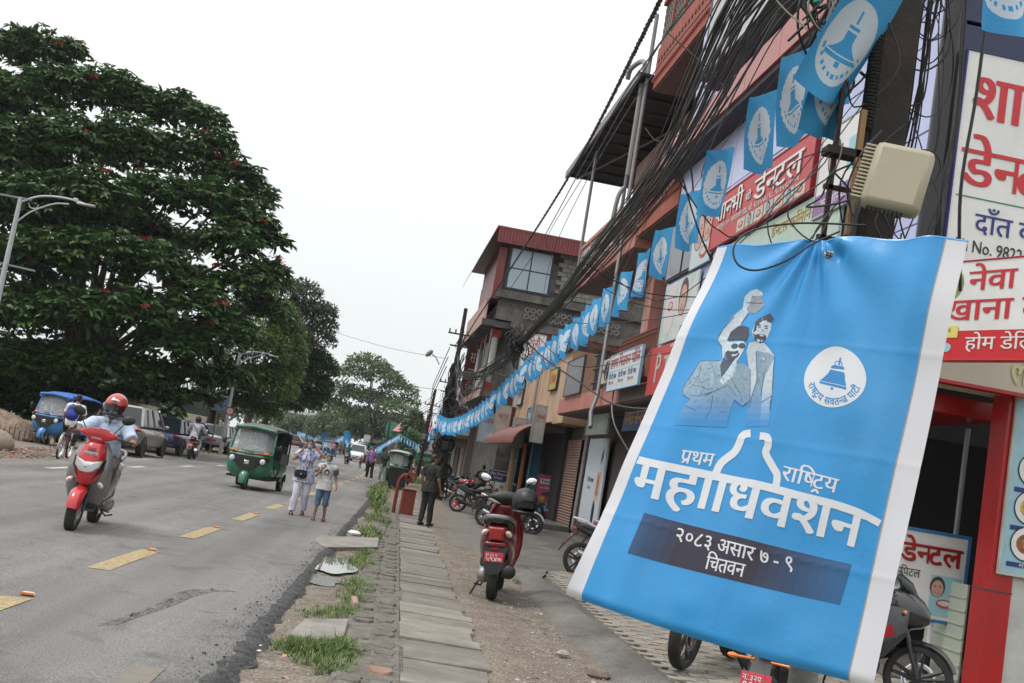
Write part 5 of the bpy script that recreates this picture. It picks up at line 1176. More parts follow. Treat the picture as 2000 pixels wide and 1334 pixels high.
# black cable loop across the banner top
q = lambda a, b, Y: tuple(at(a, b, Y)-Vector((1.90, 4.72, 0)))
g = G(); g.tube(catm([q(1690, 440, 4.3), q(1560, 436, 4.4), q(1470, 450, 4.45), q(1434, 480, 4.45), q(1440, 515, 4.42), q(1475, 528, 4.38), q(1530, 512, 4.3), q(1590, 475, 4.3), q(1640, 452, 4.3)], 7), .0045, 6); g.build('looped_cable', m_cable, P1)
# beige junction box
jb = thing('junction_box', 'beige ribbed plastic telecom box strapped to the near pole, above the blue banner', 'junction box', tuple(at(1750, 352, 4.3)), 0, rot=(R_(-4), R_(9), R_(-24)))
m_jb = mat('beige abs plastic', (.40, .36, .26), .5, var=.05, dirt=(.3, .27, .2), dirt_amt=.4, dirt_s=6)
g = G(); g.b2((-.115, -.06, -.14), (.125, .06, .14)); g.build('case', m_jb, jb, bev=.03, ang=60)
g = G(); g.b2((-.15, -.0, -.125), (-.11, .1, .135)); g.build('rear_case', m_jb, jb, bev=.015)
g = G()
for k in range(15): g.b2((-.155, -.035, -.118+k*.0165), (-.112, .03, -.11+k*.0165))
g.build('cooling_rib', m_jb, jb, smooth=False, bev=.001)
g = G(); 
for k in range(9): g.b2((-.08+k*.017, -.02, -.147), (-.074+k*.017, .04, -.139))
g.build('vent_slots', m_joint, jb, smooth=False)
# ---------------------------------------------------------------- cables down the street
cab0 = [(1.6, 4.6, 4.5), (1.54, 6, 4.54), (1.80, 8, 4.70), (1.98, 10, 4.66), (2.02, 13, 4.52), (2.04, 18, 4.3), (2.0, 22, 4.16), (1.98, 27, 4.15), (1.95, 35, 4.45), (1.72, 45, 5.2)]
cg = 'power and telephone cables strung over the shops'
def cable(pts, r, lab, mt=m_cable, group=cg, name='cable', k=5, n=5):
    P = catm(pts, k); o = P[0]; g = G(); g.tube([p-o for p in P], r, n); return setp(g.build(name, mt, None, tuple(o)), lab, 'cable', group)
for k in range(48):
    a, b = random.gauss(0, 1), random.gauss(0, 1); ph = rnd(0, 6); am = rnd(0, .1); s0 = .14
    P = []
    for i, p in enumerate(cab0):
        s_ = (.8 if i < 3 else .6 if i < 5 else .36 if i in (5, 6) else .7)*(s0*(1.2 if i == 0 else 1)); 
        if i == 6: s_ = .045
        P.append((p[0]+a*s_+am*.5*math.sin(ph+i)*(i not in (6,)), p[1]+rnd(-.2, .2)*(i > 0), p[2]+b*s_*.75-am*.6*abs(math.sin(ph*2+i*1.3))*(i not in (0, 6))))
    cable(P, random.choice((.0035, .0045, .0055, .0065, .009)), 'thin black cable in the thick bundle sagging from the near pole down the street')
# twisted service cable
P = catm([(1.05, 3, 4.85), (1.37, 8, 5.35), (1.83, 16, 6.21), (1.82, 25, 6.27), (1.66, 34, 6.1), (1.62, 45.2, 6.1)], 60)
tc_ = thing('twisted_cable', 'thick twisted overhead service cable running high along the street, above the bundle', 'cable', (0, 0, 0))
for s_ in (0, 2.09, 4.19):
    g = G(); Q = []; L_ = 0
    for i, p in enumerate(P):
        if i: L_ += (P[i]-P[i-1]).length
        a = s_+L_*21; Q.append(p+Vector((math.cos(a), 0, math.sin(a)))*.013)
    g.tube(Q, .0125, 5); g.build('strand', m_cable, tc_)
for k, (pts, r) in enumerate(((((1.5, 3, 4.5), (1.55, 10, 5.4), (1.8, 20, 5.6), (1.8, 32, 5.8), (1.62, 45, 6.4)), .007), (((1.6, 3, 4.6), (1.9, 12, 5.9), (2.6, 24, 6.6), (3.6, 34, 6.9)), .006), (((1.3, 3, 4.4), (1.5, 8, 5.2), (1.8, 14, 5.7), (2.4, 24, 6.8), (3.3, 30, 7.8)), .006), (((1.7, 5, 4.7), (2.3, 9, 5.1), (3.3, 14, 5.9), (4.6, 19, 7.4)), .008))):
    cable(pts, r, ('lone thin cable just below the twisted cable', 'thin cable rising towards the brick building roof', 'thin cable climbing to the dark terrace roof', 'thin cable running up to the salmon balcony')[k], group=None)
for k in range(16):   # drops and loops from bundle to the houses
    y = rnd(7, 40); x0 = 1.95; z0 = 4.4; y1 = y+rnd(-3, 4); zz = random.choice((4.3, 5.2, 6.3, 7.5, 8.3))
    cable([(x0, y, z0), (x0+.9, (y+y1)/2, min(z0, zz)-rnd(.1, .7)), (4.1, y1, (z0+zz)/2-.3), (5.15-.027*(y1-11), y1, zz)], rnd(.005, .009), 'slack black drop wire sagging from the cable bundle to the shopfronts', group='slack drop wires to the shopfronts')
cable([tuple(at(1025, 665, 22)), tuple(at(1070, 705, 21)), tuple(at(1130, 745, 20)), tuple(at(1200, 790, 18)), tuple(at(1290, 800, 15))], .016, 'thick black drop cable crossing the tan wall and the salmon slab', group=None)
cable([tuple(at(1300, 60, 9)), tuple(at(1420, 190, 9.6)), tuple(at(1300, 275, 10)), tuple(at(1260, 250, 10))], .006, 'pale loop of wire in front of the lilac cladding', m_gcable, None)
cable([tuple(at(1330, 240, 10.4)), tuple(at(1350, 330, 10.6)), tuple(at(1362, 440, 10.8)), tuple(at(1400, 530, 10.9))], .009, 'black wire hanging down past the string of flags at the lilac wall', group=None)
loops('knot', 26, 0, 0, -.1, .15, .12, (.008, .014), m_cable, None).location = (1.98, 22, 4.1)
o = bpy.data.objects['knot']; o.name = 'cable_knot'; setp(o, 'knotted clump of black cable where the bundle is bound together', 'cable knot')
# ---------------------------------------------------------------- poles farther along
def upole(name, x, y, h, lab, r=.1, lean=(0, 0), mt=m_iron, mass=0, arms=1, light=False):
    t = thing(name, lab, 'utility pole', (x, y, 0), rot=(lean[0], lean[1], 0)); g = G(); g.tube([(0, 0, 0), (0, 0, h)], [r*1.15, r*.8], 10); g.build('shaft', mt, t)
    if arms:
        g = G(); g.box((0, 0, h-1.1), (1.1, .06, .06)); g.box((0, 0, h-1.6), (.8, .06, .06))
        for xx in (-.5, -.25, .25, .5): g.cyl((xx, 0, h-1.07), (xx, 0, h-.92), .03)
        g.build('crossarm', m_iron, t)
    if mass:
        g = G()
        for k in range(mass):
            z = rnd(.6, h*.78); P = []; a0 = rnd(0, 6.28); rr = rnd(.06, .26); L_ = rnd(.5, 2.3)
            for i in range(6): a = a0+i*rnd(.2, .9); P.append((rr*math.cos(a), rr*math.sin(a), z+L_*(i/5-.5)))
            g.tube(catm(P, 3), rnd(.008, .03), 4)
        for z in (1.2, 2.3, 3.1, 3.9): g.torus((0, -.15, z), (rnd(-.3, .3), 1, .1), rnd(.18, .3), rnd(.03, .07), 14, 5)
        g.build('cable_coils', m_cable, t)
        g = G()
        for k in range(26): a = rnd(-.5, .5); z = rnd(2.5, 5.5); g.tube(catm([(0, 0, z), (a*.7, rnd(-.3, .1), z-rnd(.2, .6)), (a, rnd(-.3, .1), z-rnd(0, .9)), (rnd(-.1, .1), 0, z-rnd(.5, 1.5))], 4), .006, 4)
        g.build('loose_wires', m_gcable, t)
        for z, x_ in ((3.0, -.1), (2.2, .1), (2.65, .18)): g = G(); g.box((x_, -.25, z), (.26, .16, .36)); g.build('splice_box', m_cable if z < 3 else m_steel, t, bev=.02)
    return t
upole('utility_pole', 1.68, 45, 7.9, 'tallest far pole, swathed in black cable coils before the shop row', .1, mass=95)
upole('utility_pole', 1.98, 45.8, 5.6, 'second leaning pole tangled with cables just behind the tallest one', .11, (0, R_(-2)), mass=55, arms=0)
upole('utility_pole', 1.9, 60, 6.9, 'rusty pole with a small street light behind the cable-swathed poles', .11, (0, R_(1.5)), mass=40)
p_ = upole('utility_pole', 1.5, 76, 6.3, 'bare rusty pole left of the swathed poles, below a crossarm', .12, (0, R_(2)), mass=14)
for k, (bx, by, tx, ty, Y, lab) in enumerate(((750, 893, 762, 824, 118, 'thin utility pole before the red roofed house'), (716, 872, 725, 744, 140, 'tall thin pole in front of the big feathery tree'), (676, 862, 680, 808, 165, 'thin pole above the white pickup'), (635, 856, 639, 812, 190, 'thin pole beside the small blue hanging banner'), (598, 852, 604, 802, 190, 'pale lamp pole near the dark red car'))):
    a = at(bx, by, Y); b = at(tx, ty, Y); upole('utility_pole', a.x, Y, b.z, lab, .13, (0, math.atan2(b.x-a.x, b.z)), m_steel if k == 4 else m_iron, arms=k < 3)
sl_ = thing('bulb_lamp', 'small bulb street lamp sticking out left of the tangled poles', 'street lamp', tuple(at(858, 712, 58))); g = G(); g.tube([(0, 0, 0), (-.25, 0, .35), (-.5, 0, .5)], .03, 6); g.build('arm', m_steel, sl_); g = G(); g.ell((-.62, 0, .5), (.25, .12, .13), 12, rot=Matrix.Rotation(R_(-50), 3, 'Y')); g.build('shade', m_pvc, sl_)
for k in range(26):     # fan of wires between the bundle end and the swathed poles
    z1 = rnd(3.2, 6.4); y0 = rnd(24, 40); cable([(1.98, y0, 4.2+.02*(y0-25)), (1.85+rnd(-.2, .3), (y0+45)/2, 4.1-rnd(0, .9)), (1.7+rnd(-.1, .1), 45, z1)], rnd(.006, .012), 'loose sagging wire fanning into the swathed poles', random.choice((m_cable, m_gcable)), 'loose wires fanning into the swathed poles')
far_l = 'far wire strung between the poles along the curve'
for dz in (0, -.4, -.8):
    for xo in (-.4, .4):
        cable([(1.7+xo, 45, 6.2+dz), (1.6+xo, 60, 5.6+dz), (1.6+xo, 76, 5.4+dz), (at(762, 824, 118).x+xo, 118, 5.2+dz), (at(725, 744, 140).x+xo, 140, 8+dz), (at(680, 808, 165).x+xo, 165, 6.3+dz), (at(639, 812, 190).x+xo, 190, 6.3+dz)], .018, far_l, m_iron, 'far wires between the poles along the curve', k=6, n=4)
for (a, b, c, d) in ((640, 645, 870, 700), (640, 718, 862, 762)): cable([tuple(at(a, b, 90)), tuple(at((a+c)/2, (b+d)/2+6, 75)), tuple(at(c, d, 60))], .014, 'thin wire crossing the pale sky over the road, %s' % ('upper' if b < 700 else 'lower'), m_gcable, None)
# ---------------------------------------------------------------- bell flags on a string
m_fl = mat('blue nonwoven flag', (.04, .30, .60), .75, sheen=.2, bump=.15, bs=90)
m_flw = mat('flag print white', (.55, .62, .70), .7)
FW, FH = .34, .58
FLM = []
def flag_mesh(i, nu=34, nv=50):
    V = []; r = random.Random(i); ph = r.uniform(0, 6); am = r.uniform(.015, .045); tl = r.uniform(-.12, .22); pin = r.uniform(.0, .12)
    def S_(u, v):   # u along string (y), v down
        y = (u-.5)*FW*(1-pin*v*1.2)+.03*math.sin(ph+v*3)*v
        x = am*math.sin(u*7+ph+v*2)*(.3+v)+.05*tl*v+.06*v*v*math.sin(ph)
        z = -v*FH*(1-.03*math.sin(u*5+ph))-.05*math.sin(PI*u)*(1-v)*.3-(.06*(u-.3)*math.sin(ph*2))*v
        return Vector((x, y, z))
    for j in range(nv+1):
        for k in range(nu+1): V.append(S_(k/nu, j/nv))
    F = [(j*(nu+1)+k, j*(nu+1)+k+1, (j+1)*(nu+1)+k+1, (j+1)*(nu+1)+k) for j in range(nv) for k in range(nu)]
    def bell(u, v):
        x = abs(u-.5); ang = math.atan2(v-.5, u-.5); rr = math.hypot((u-.5)/.40, (v-.52)/.36)
        if rr > 1: return 0
        if (.42 < v < .62 and x < .075+.16*max(0, (v-.5)/.12)**1.6) or (.635 < v < .67 and x < .25) or (.68 < v < .73 and x < .035) or (.37 < v < .40 and x < .085) or (.24 < v < .35 and x < .018): return 0
        if .70 < rr < .86 and .3 < ang < PI-.3 and math.sin(ang*26)+.6*math.sin(ang*41) > 0 and .73 < rr < .84: return 0
        return 1
    g = G(); g.add(V, F); g.m = [bell((k+.5)/nu, (j+.5)/nv) for j in range(nv) for k in range(nu)]
    return (g.mesh('flag', [m_fl, m_flw], True, 80),)
for i in range(7): FLM.append(flag_mesh(i*3+1))
for i in range(3): FLM.append(flag_mesh((7, 10, 13)[i], 120, 180))
SP = catm([(1.9, 3.4, 3.95), (1.87, 4.9, 4.16), (1.97, 5.8, 4.42), (2.03, 6.5, 4.50), (2.13, 7.5, 4.58), (2.25, 9, 4.60), (2.39, 10.5, 4.60), (2.46, 11.8, 4.53), (2.53, 13, 4.53), (2.61, 14.5, 4.54), (2.64, 16, 4.55), (2.76, 19, 4.58), (2.6, 24, 4.3), (2.42, 29, 3.9), (2.2, 33, 3.5), (1.88, 38, 3.2), (1.55, 42, 3.2), (1.3, 45, 3.45)], 8)
g = G(); g.tube([p-SP[0] for p in SP], .003, 4); setp(g.build('flag_string', m_gcable, None, tuple(SP[0])), 'thin string carrying the blue bell flags along the shopfronts', 'string')
def on_y(P, y):
    for a, b in zip(P, P[1:]):
        if a.y <= y <= b.y: t = (y-a.y)/(b.y-a.y+1e-9); return a.lerp(b, t), (b-a)
FG = 'blue bell flags hanging along the shopfronts'; n_f = 0
def put_flag(p, d, i, lab, grp=FG, sc=1., rr=None, x=None, emblem=True):
    t = obj('bell_flag', FLM[i][0] if rr else FLM[i % 7][0], None, tuple(p), rr or (rnd(-.07, .07), rnd(-.05, .12), math.atan2(-d.x, d.y)+rnd(-.08, .08)+(x if x is not None else .3)), (sc,)*3)
    setp(t, lab, 'flag', grp)
    return t
ys = [5.6, 6.5, 7.5, 8.95, 10.4, 11.8, 13.1, 14.6, 16.1]; nm_ = ['crumpled blue flag just left of the near pole', 'blue bell flag next to the crumpled one, in front of the lilac wall', 'blue bell flag with its emblem fully open, over the red dental sign', 'blue bell flag over the left end of the red dental sign', 'blue bell flag in front of the smiling face poster', 'blue bell flag in front of the dark windows', 'blue bell flag left of the dark windows', 'blue bell flag over the brick-red balcony underside', 'narrow blue bell flag before the teal-louvred door']
for i, y in enumerate(ys):
    p, d = on_y(SP, y); put_flag(p, d, i, nm_[i], sc=1.0, x=.5 if i < 6 else .35)
y = 17.4; i = 9
while y < 44.8:
    p, d = on_y(SP, y); put_flag(p, d, i, 'small blue bell flag in the dense far part of the string towards the swathed poles', sc=1.05); i += 1; y += rnd(.66, .78) if y < 36 else .42
p = at(1722, -38, 4.45); t = put_flag(p, Vector((0, 1, 0)), 7, 'large draped blue flag with its bell turned sideways, on the near pole', rr=(R_(-8), R_(24), R_(-62)), sc=.98)
p = at(1672, 50, 4.55); t = put_flag(p, Vector((0, 1, 0)), 8, 'folded blue flag drooping to a point on the near pole, above the beige box', rr=(R_(10), R_(18), R_(-50)), sc=.86)
p = at(1965, -215, 3.9); t = put_flag(p, Vector((0, 1, 0)), 9, 'blue bell flag at the very top right corner, closest to the camera', rr=(R_(18), R_(8), R_(-60)), sc=.95)
# far garlands over the curve
CT = [((553, 850), 230), ((577, 842), 215), ((598, 847), 200), ((614, 856), 195), ((630, 849), 190), ((657, 858), 178), ((673, 850), 165), ((680, 863), 158), ((696, 869), 150), ((717, 857), 140), ((728, 878), 130), ((752, 865), 118), ((780, 849), 105), ((813, 867), 95), ((822, 875), 90), ((835, 862), 82), ((845, 838), 70), ((866, 838), 58), ((872, 830), 47)]
GP = []
for i in range(len(CT)-1):
    for k in range(6):
        t = k/6; GP.append((CT[i][0][0]+(CT[i+1][0][0]-CT[i][0][0])*t, CT[i][0][1]+(CT[i+1][0][1]-CT[i][0][1])*t, CT[i][1]+(CT[i+1][1]-CT[i][1])*t))
GP = [at(*q) for q in GP]; L_ = 0
g = G(); g.tube([p-GP[0] for p in GP], .02, 4); setp(g.build('garland_string', m_fl, None, tuple(GP[0])), 'far string of blue flags swagging from pole to pole over the curve', 'string')
acc = 0
for a, b in zip(GP, GP[1:]):
    d = b-a; n = max(1, int(d.length/.85))
    for k in range(n):
        p = a.lerp(b, k/n); s_ = .9+.5*(p.y > 120); t = obj('bell_flag', FLM[random.randrange(7)][0], None, tuple(p), (0, 0, math.atan2(-d.x, -d.y if d.y < 0 else d.y)+.5+rnd(-.3, .3)), (1.15*s_, 1.15*s_, 1.0*s_)); setp(t, 'tiny far blue flag in the garland swagging over the curve of the road', 'flag', 'far blue flags over the curve')
for (px_, py_, Y, w, h, lab) in ((627, 848, 188, 1.1, 2.0, 'blue hanging banner on the far thin pole'), (672, 849, 163, 1.0, 1.9, 'blue-green hanging banner on the far pole above the pickup'), (710, 858, 138, .8, 1.2, 'small pale poster on the tall thin pole')):
    p = at(px_, py_, Y); sign('hanging_banner', lab, 'banner', (p.x, p.y, p.z-h+.6), 0, w, h, .05, m_fl if 'pale' not in lab else m_old)
# ---------------------------------------------------------------- street lamps
def lamp(x, y, h, lab, dirn=1, rz=0.):
    t = thing('street_lamp', lab, 'street lamp', (x, y, 0), rz, 'street lamps on the left side')
    m_lp = mat('pale lamp pole', (.42, .44, .46), .5, var=.06); g = G(); g.tube([(0, 0, 0), (0, 0, h)], [.1, .055], 10); g.build('pole', m_lp, t)
    g = G(); g.tube(catm([(0, 0, h-.15), (.5, 0, h+.12), (1.2, 0, h+.2), (1.9, 0, h+.1)], 5), .03, 6); g.tube(catm([(0, 0, h-.75), (.35, 0, h-.35), (.9, 0, h-.02), (1.3, 0, h+.05)], 5), .022, 6); g.torus((.38, 0, h-.12), (0, 1, 0), .13, .012, 14, 4, arc=(0, PI)); g.build('curved_arm', m_lp, t)
    g = G(); g.box((1.75, 0, h+.12), (.5, .16, .05)); g.box((1.45, 0, h+.2), (.12, .1, .1)); g.build('lamp_head', m_wall, t, bev=.02)
    g = G(); g.box((-.3, 0, h-.02), (1.2, .05, .05)); g.box((.0, 0, h-1.9), (1.6, .05, .05), rot=Matrix.Rotation(R_(3), 3, 'Y')); g.build('side_bar', m_steel, t)
    return t
lamp(-11.45, 31, 6.8, 'tall grey street lamp at the left edge, in front of the red-flowering tree')
lamp(-9.0, 58, 5.35, 'farther grey street lamp between the big tree and the green auto rickshaw')
# hydrant-like red pump post and red box on the verge
p = gp(768, 1000); hy = thing('red_pump_pipe', 'rusty red bent water pipe with a valve wheel in the grass verge', 'water pipe', (p.x, p.y, 0)); m_rr = mat('weathered red paint', (.2, .035, .022), .8, var=.25, dirt=(.09, .05, .04), dirt_amt=.5)
g = G(); g.tube(catm([(0, 0, -.05), (0, 0, .6), (.03, 0, .9), (.15, 0, 1.04), (.32, 0, 1.04)], 5), .052, 10); g.build('pipe', m_rr, hy)
g = G(); g.cyl((.3, 0, 1.02), (.38, 0, .98), .15, n=16); g.torus((.32, -.1, 1.0), (0, 1, .1), .13, .02); g.cyl((.3, 0, .95), (.3, 0, 1.3), .03); g.build('valve', m_rr, hy)
p = gp(764, 1001); rb_ = thing('red_box', 'dull red metal box standing on the verge beside the bent pipe', 'metal box', (p.x+.38, p.y, 0), .1)
g = G(); g.box((0, 0, .33), (.36, .3, .66)); g.build('case', m_rr, rb_, bev=.015); g = G(); g.box((0, 0, .68), (.4, .34, .03)); g.build('lid', m_rr, rb_, bev=.008)
p = gp(777, 955); bn = thing('litter_bin', 'battered black litter bin beside the parked green auto rickshaw', 'bin', (p.x-.1, p.y, 0)); g = G(); g.box((0, 0, .45), (.75, .6, .9), taper=1.15); g.build('bin_body', m_cable, bn, bev=.03); g = G(); g.box((0, 0, .93), (.9, .72, .06)); g.build('rim', m_cable, bn, bev=.02)
# traffic cone and roundel far on the road
p = gp(620, 905); p = gp(618, 896); cn = thing('traffic_cone', 'orange traffic cone on the road behind the walking woman', 'traffic cone', (p.x, p.y, 0)); g = G(); g.cyl((0, 0, 0), (0, 0, .95), .3, .05); g.box((0, 0, .03), (.8, .8, .06)); g.build('cone', mat('cone orange', (.7, .09, .03), .5), cn); g = G(); g.cyl((0, 0, .4), (0, 0, .6), .195, .145); g.build('white_band', m_white, cn)
# tripod dental sign in the entrance
sg = sign('tripod_sign', 'white dental clinic sign with blue frame standing on a black tripod in the dark entrance', 'sign', (5.72, 12.3, .74), R_(-3), .9, .96, .03, m_white, mat('blue sign frame', (.03, .16, .38), .45), fw=.035)
m_dred = mat('sign deep red', (.38, .01, .01), .4)
for dx, dz, mm, dy in ((.012, -.012, m_shd, -.006), (0, 0, m_dred, -.01)): wr(sg, 'डे[न]टल', mm, .12+dx, .62+dz, .72, .2, .03, dy)
wr(sg, 'हा[स]िपटल', m_txb, .0, .44, .38, .085, .01); wr(sg, 'फोन नं', m_blu, .0, .3, .22, .06); wr(sg, '५५००४', m_blu, .22, .09, .26, .075, .01); pat(sg, m_aqua, rect(.52, .05, .87, .5)); facep(sg, .6, .36, .09, -.006); mouth(sg, .7, .19, .1, dy=-.008)
g = G(); g.cyl((.6, .05, -.1), (.6, .05, -.38), .03); g.cyl((.6, .05, -.0), (.6, .05, -.12), .028); g.build('pole', m_white, sg)
g = G(); 
for a in (-2.5, -.6, 1.2): g.cyl((.6, .05, -.36), (.6+.36*math.cos(a), .05+.36*math.sin(a), -.68), .022)
g.cyl((.6, .05, -.3), (.6, .05, -.62), .04); g.build('tripod', m_cable, sg)
# ================================================================ VEHICLES (front looks to -Y, origin on the ground)
m_tyre = mat('tyre rubber', (.018, .018, .018), .85, bump=.3, bs=50, dirt=(.07, .06, .05), dirt_amt=.4, dirt_s=5)
m_blk = mat('black plastic', (.014, .014, .015), .42, var=.1)
m_blkm = mat('matt black', (.02, .02, .021), .7)
m_chr = mat('chrome', (.6, .6, .6), .18, metal=.95)
m_alum = mat('dull aluminium', (.35, .35, .34), .45, metal=.7, dirt=(.15, .12, .1), dirt_amt=.5, dirt_s=8)
m_lens = mat('clear lens', (.6, .62, .62), .08, spec=.9, coat=.5)
m_lensr = mat('red lens', (.30, .008, .008), .12, coat=.8)
m_amb = mat('amber lens', (.8, .22, .04), .15, coat=.6)
m_seat = mat('black seat vinyl', (.02, .02, .021), .5, bump=.1)
m_plate = mat('red number plate', (.55, .03, .05), .5)
m_cg = mat('car window glass', (.025, .032, .035), .06, spec=.45)
m_mir = mat('mirror glass', (.8, .82, .85), .02, metal=1.)
def paint(nm, c, metal=.2, rough=.3, **k): return mat(nm, c, rough, metal, coat=.7, dirt=tuple(np.array(c)*.45+.055), dirt_amt=.5, dirt_s=4, **k)
def wheel(par, y, r, w_, spokes=5, rim=m_alum, x=0., name='wheel', tr=None, disc=True, rimc=None):
    t = G(); tr = tr or w_/2; R2 = r-tr*.9
    prof = [(R2-.02, -.8), (R2+.02, -1), (r-.35*tr, -.95), (r-.06*tr, -.6), (r, 0), (r-.06*tr, .6), (r-.35*tr, .95), (R2+.02, 1), (R2-.02, .8)]
    N = 36; V = []
    for i in range(N):
        a = 2*PI*i/N
        for q, s_ in prof: V.append((x+s_*tr, y+q*math.cos(a), r+q*math.sin(a)))
    K = len(prof); t.add(V, [(i*K+j, ((i+1) % N)*K+j, ((i+1) % N)*K+(j+1) % K, i*K+(j+1) % K) for i in range(N) for j in range(K)])
    o = t.build(name, m_tyre, par)
    g = G(); g.torus((x, y, r), (1, 0, 0), R2-.015, .014, 32, 6, sq=2.2 if tr < .09 else 4)
    if spokes > 12:
        for i in range(spokes): a = 2*PI*i/spokes; b = a+.35*(-1)**i; g.tube([(x+.02*(-1)**(i//2), y+.03*math.cos(b), r+.03*math.sin(b)), (x, y+(R2-.02)*math.cos(a), r+(R2-.02)*math.sin(a))], .0022, 3)
    else:
        for i in range(spokes):
            a = 2*PI*i/spokes+.3
            for da in (-.16, .16): g.tube([(x, y+.03*math.cos(a+da*2), r+.03*math.sin(a+da*2)), (x, y+(R2-.01)*math.cos(a+da), r+(R2-.01)*math.sin(a+da))], [.014, .009], 5, sq=1.6)
    g.cyl((x-tr*.9, y, r), (x+tr*.9, y, r), .035, n=10); g.build('rim', rimc or rim, o)
    if disc: g = G(); g.torus((x+tr*.9, y, r), (1, 0, 0), R2*.5, .02, 20, 4, sq=.2); g.build('brake_disc', m_chr, o)
    return o
def arcf(par, name, mt, y, r0, R2, hw, a0, a1, n=14, th=.012, drop=.35, x=0.):
    """mudguard: arched shell over a wheel"""
    V = []; K = 7
    for s_, rr in ((0, R2), (1, R2-th)):
        for i in range(n+1):
            a = a0+(a1-a0)*i/n; tp = 1-.25*abs(i/n-.5)
            for j in range(K):
                u = j/(K-1)*2-1; q = rr-drop*hw*u*u*abs(u); V.append((x+u*hw*tp, y+q*math.cos(a), r0+q*math.sin(a)))
    M_ = (n+1)*K; F = []
    for b in (0, M_):
        for i in range(n):
            for j in range(K-1): F.append((b+i*K+j, b+i*K+j+1, b+(i+1)*K+j+1, b+(i+1)*K+j))
    g = G(); g.add(V, F); return g.build(name, mt, par)
def rr_(cx, y, cz, hx, hz, p=3., n=20, top=1.):
    """rounded cross-section ring in the xz plane"""
    P = []
    for i in range(n):
        t = 2*PI*i/n; c, s_ = math.cos(t), math.sin(t); k = (abs(c)**p+abs(s_)**p)**(-1/p); x = hx*c*k; z = hz*s_*k
        if z > 0: x *= 1+(top-1)*(z/hz)
        P.append((cx+x, y, cz+z))
    return P
def body_loft(par, name, mt, st, p=3., n=20, sub=0):
    g = G(); g.loft([rr_(0, y, (z0+z1)/2, hx, (z1-z0)/2, p, n, tp) for y, hx, z0, z1, tp in st]); return g.build(name, mt, par, fixn=True, ang=50)
def mirrors(par, z, hx, y, mt=m_blk, hz=.17, face=1, w_=.07):
    for s_ in (-1, 1):
        g = G(); g.tube(catm([(s_*hx*.8, y, z), (s_*(hx+.03), y-.03, z+hz*.6), (s_*(hx+.07), y-.02, z+hz)], 4), .006, 6); g.ell((s_*(hx+.1), y-.02, z+hz+.04), (w_, .02, w_*.68), 16, rot=Matrix.Rotation(R_(-18*s_), 3, 'Y')); o = g.build('mirror', mt, par)
        g = G(); g.ell((s_*(hx+.1), y-.003, z+hz+.04), (w_*.86, .008, w_*.55), 16, rot=Matrix.Rotation(R_(-18*s_), 3, 'Y')); g.build('mirror_glass', m_mir, o)
def nplate(par, y, z, w_, h, back=True, l1='ना.३२प', l2='५९४७', rot=(0, 0, 0), mt=None):
    g = G(); g.box((0, 0, 0), (w_, .006, h)); o = g.build('number_plate', mt or m_plate, par, (0, y, z), rot, bev=.004)
    s_ = 1 if back else -1
    f = lambda zb, k: (lambda a, b: (s_*(-w_*.44+a)*-1 if back else -w_*.44+a, s_*.0045, zb+b))
    text_obj(l1, m_white, f(h*.08, 0), o, 'plate_lettering', .02, w_*.62, h*.26); text_obj(l2, m_white, f(-h*.4, 0), o, 'plate_lettering', .03, w_*.86, h*.4); return o
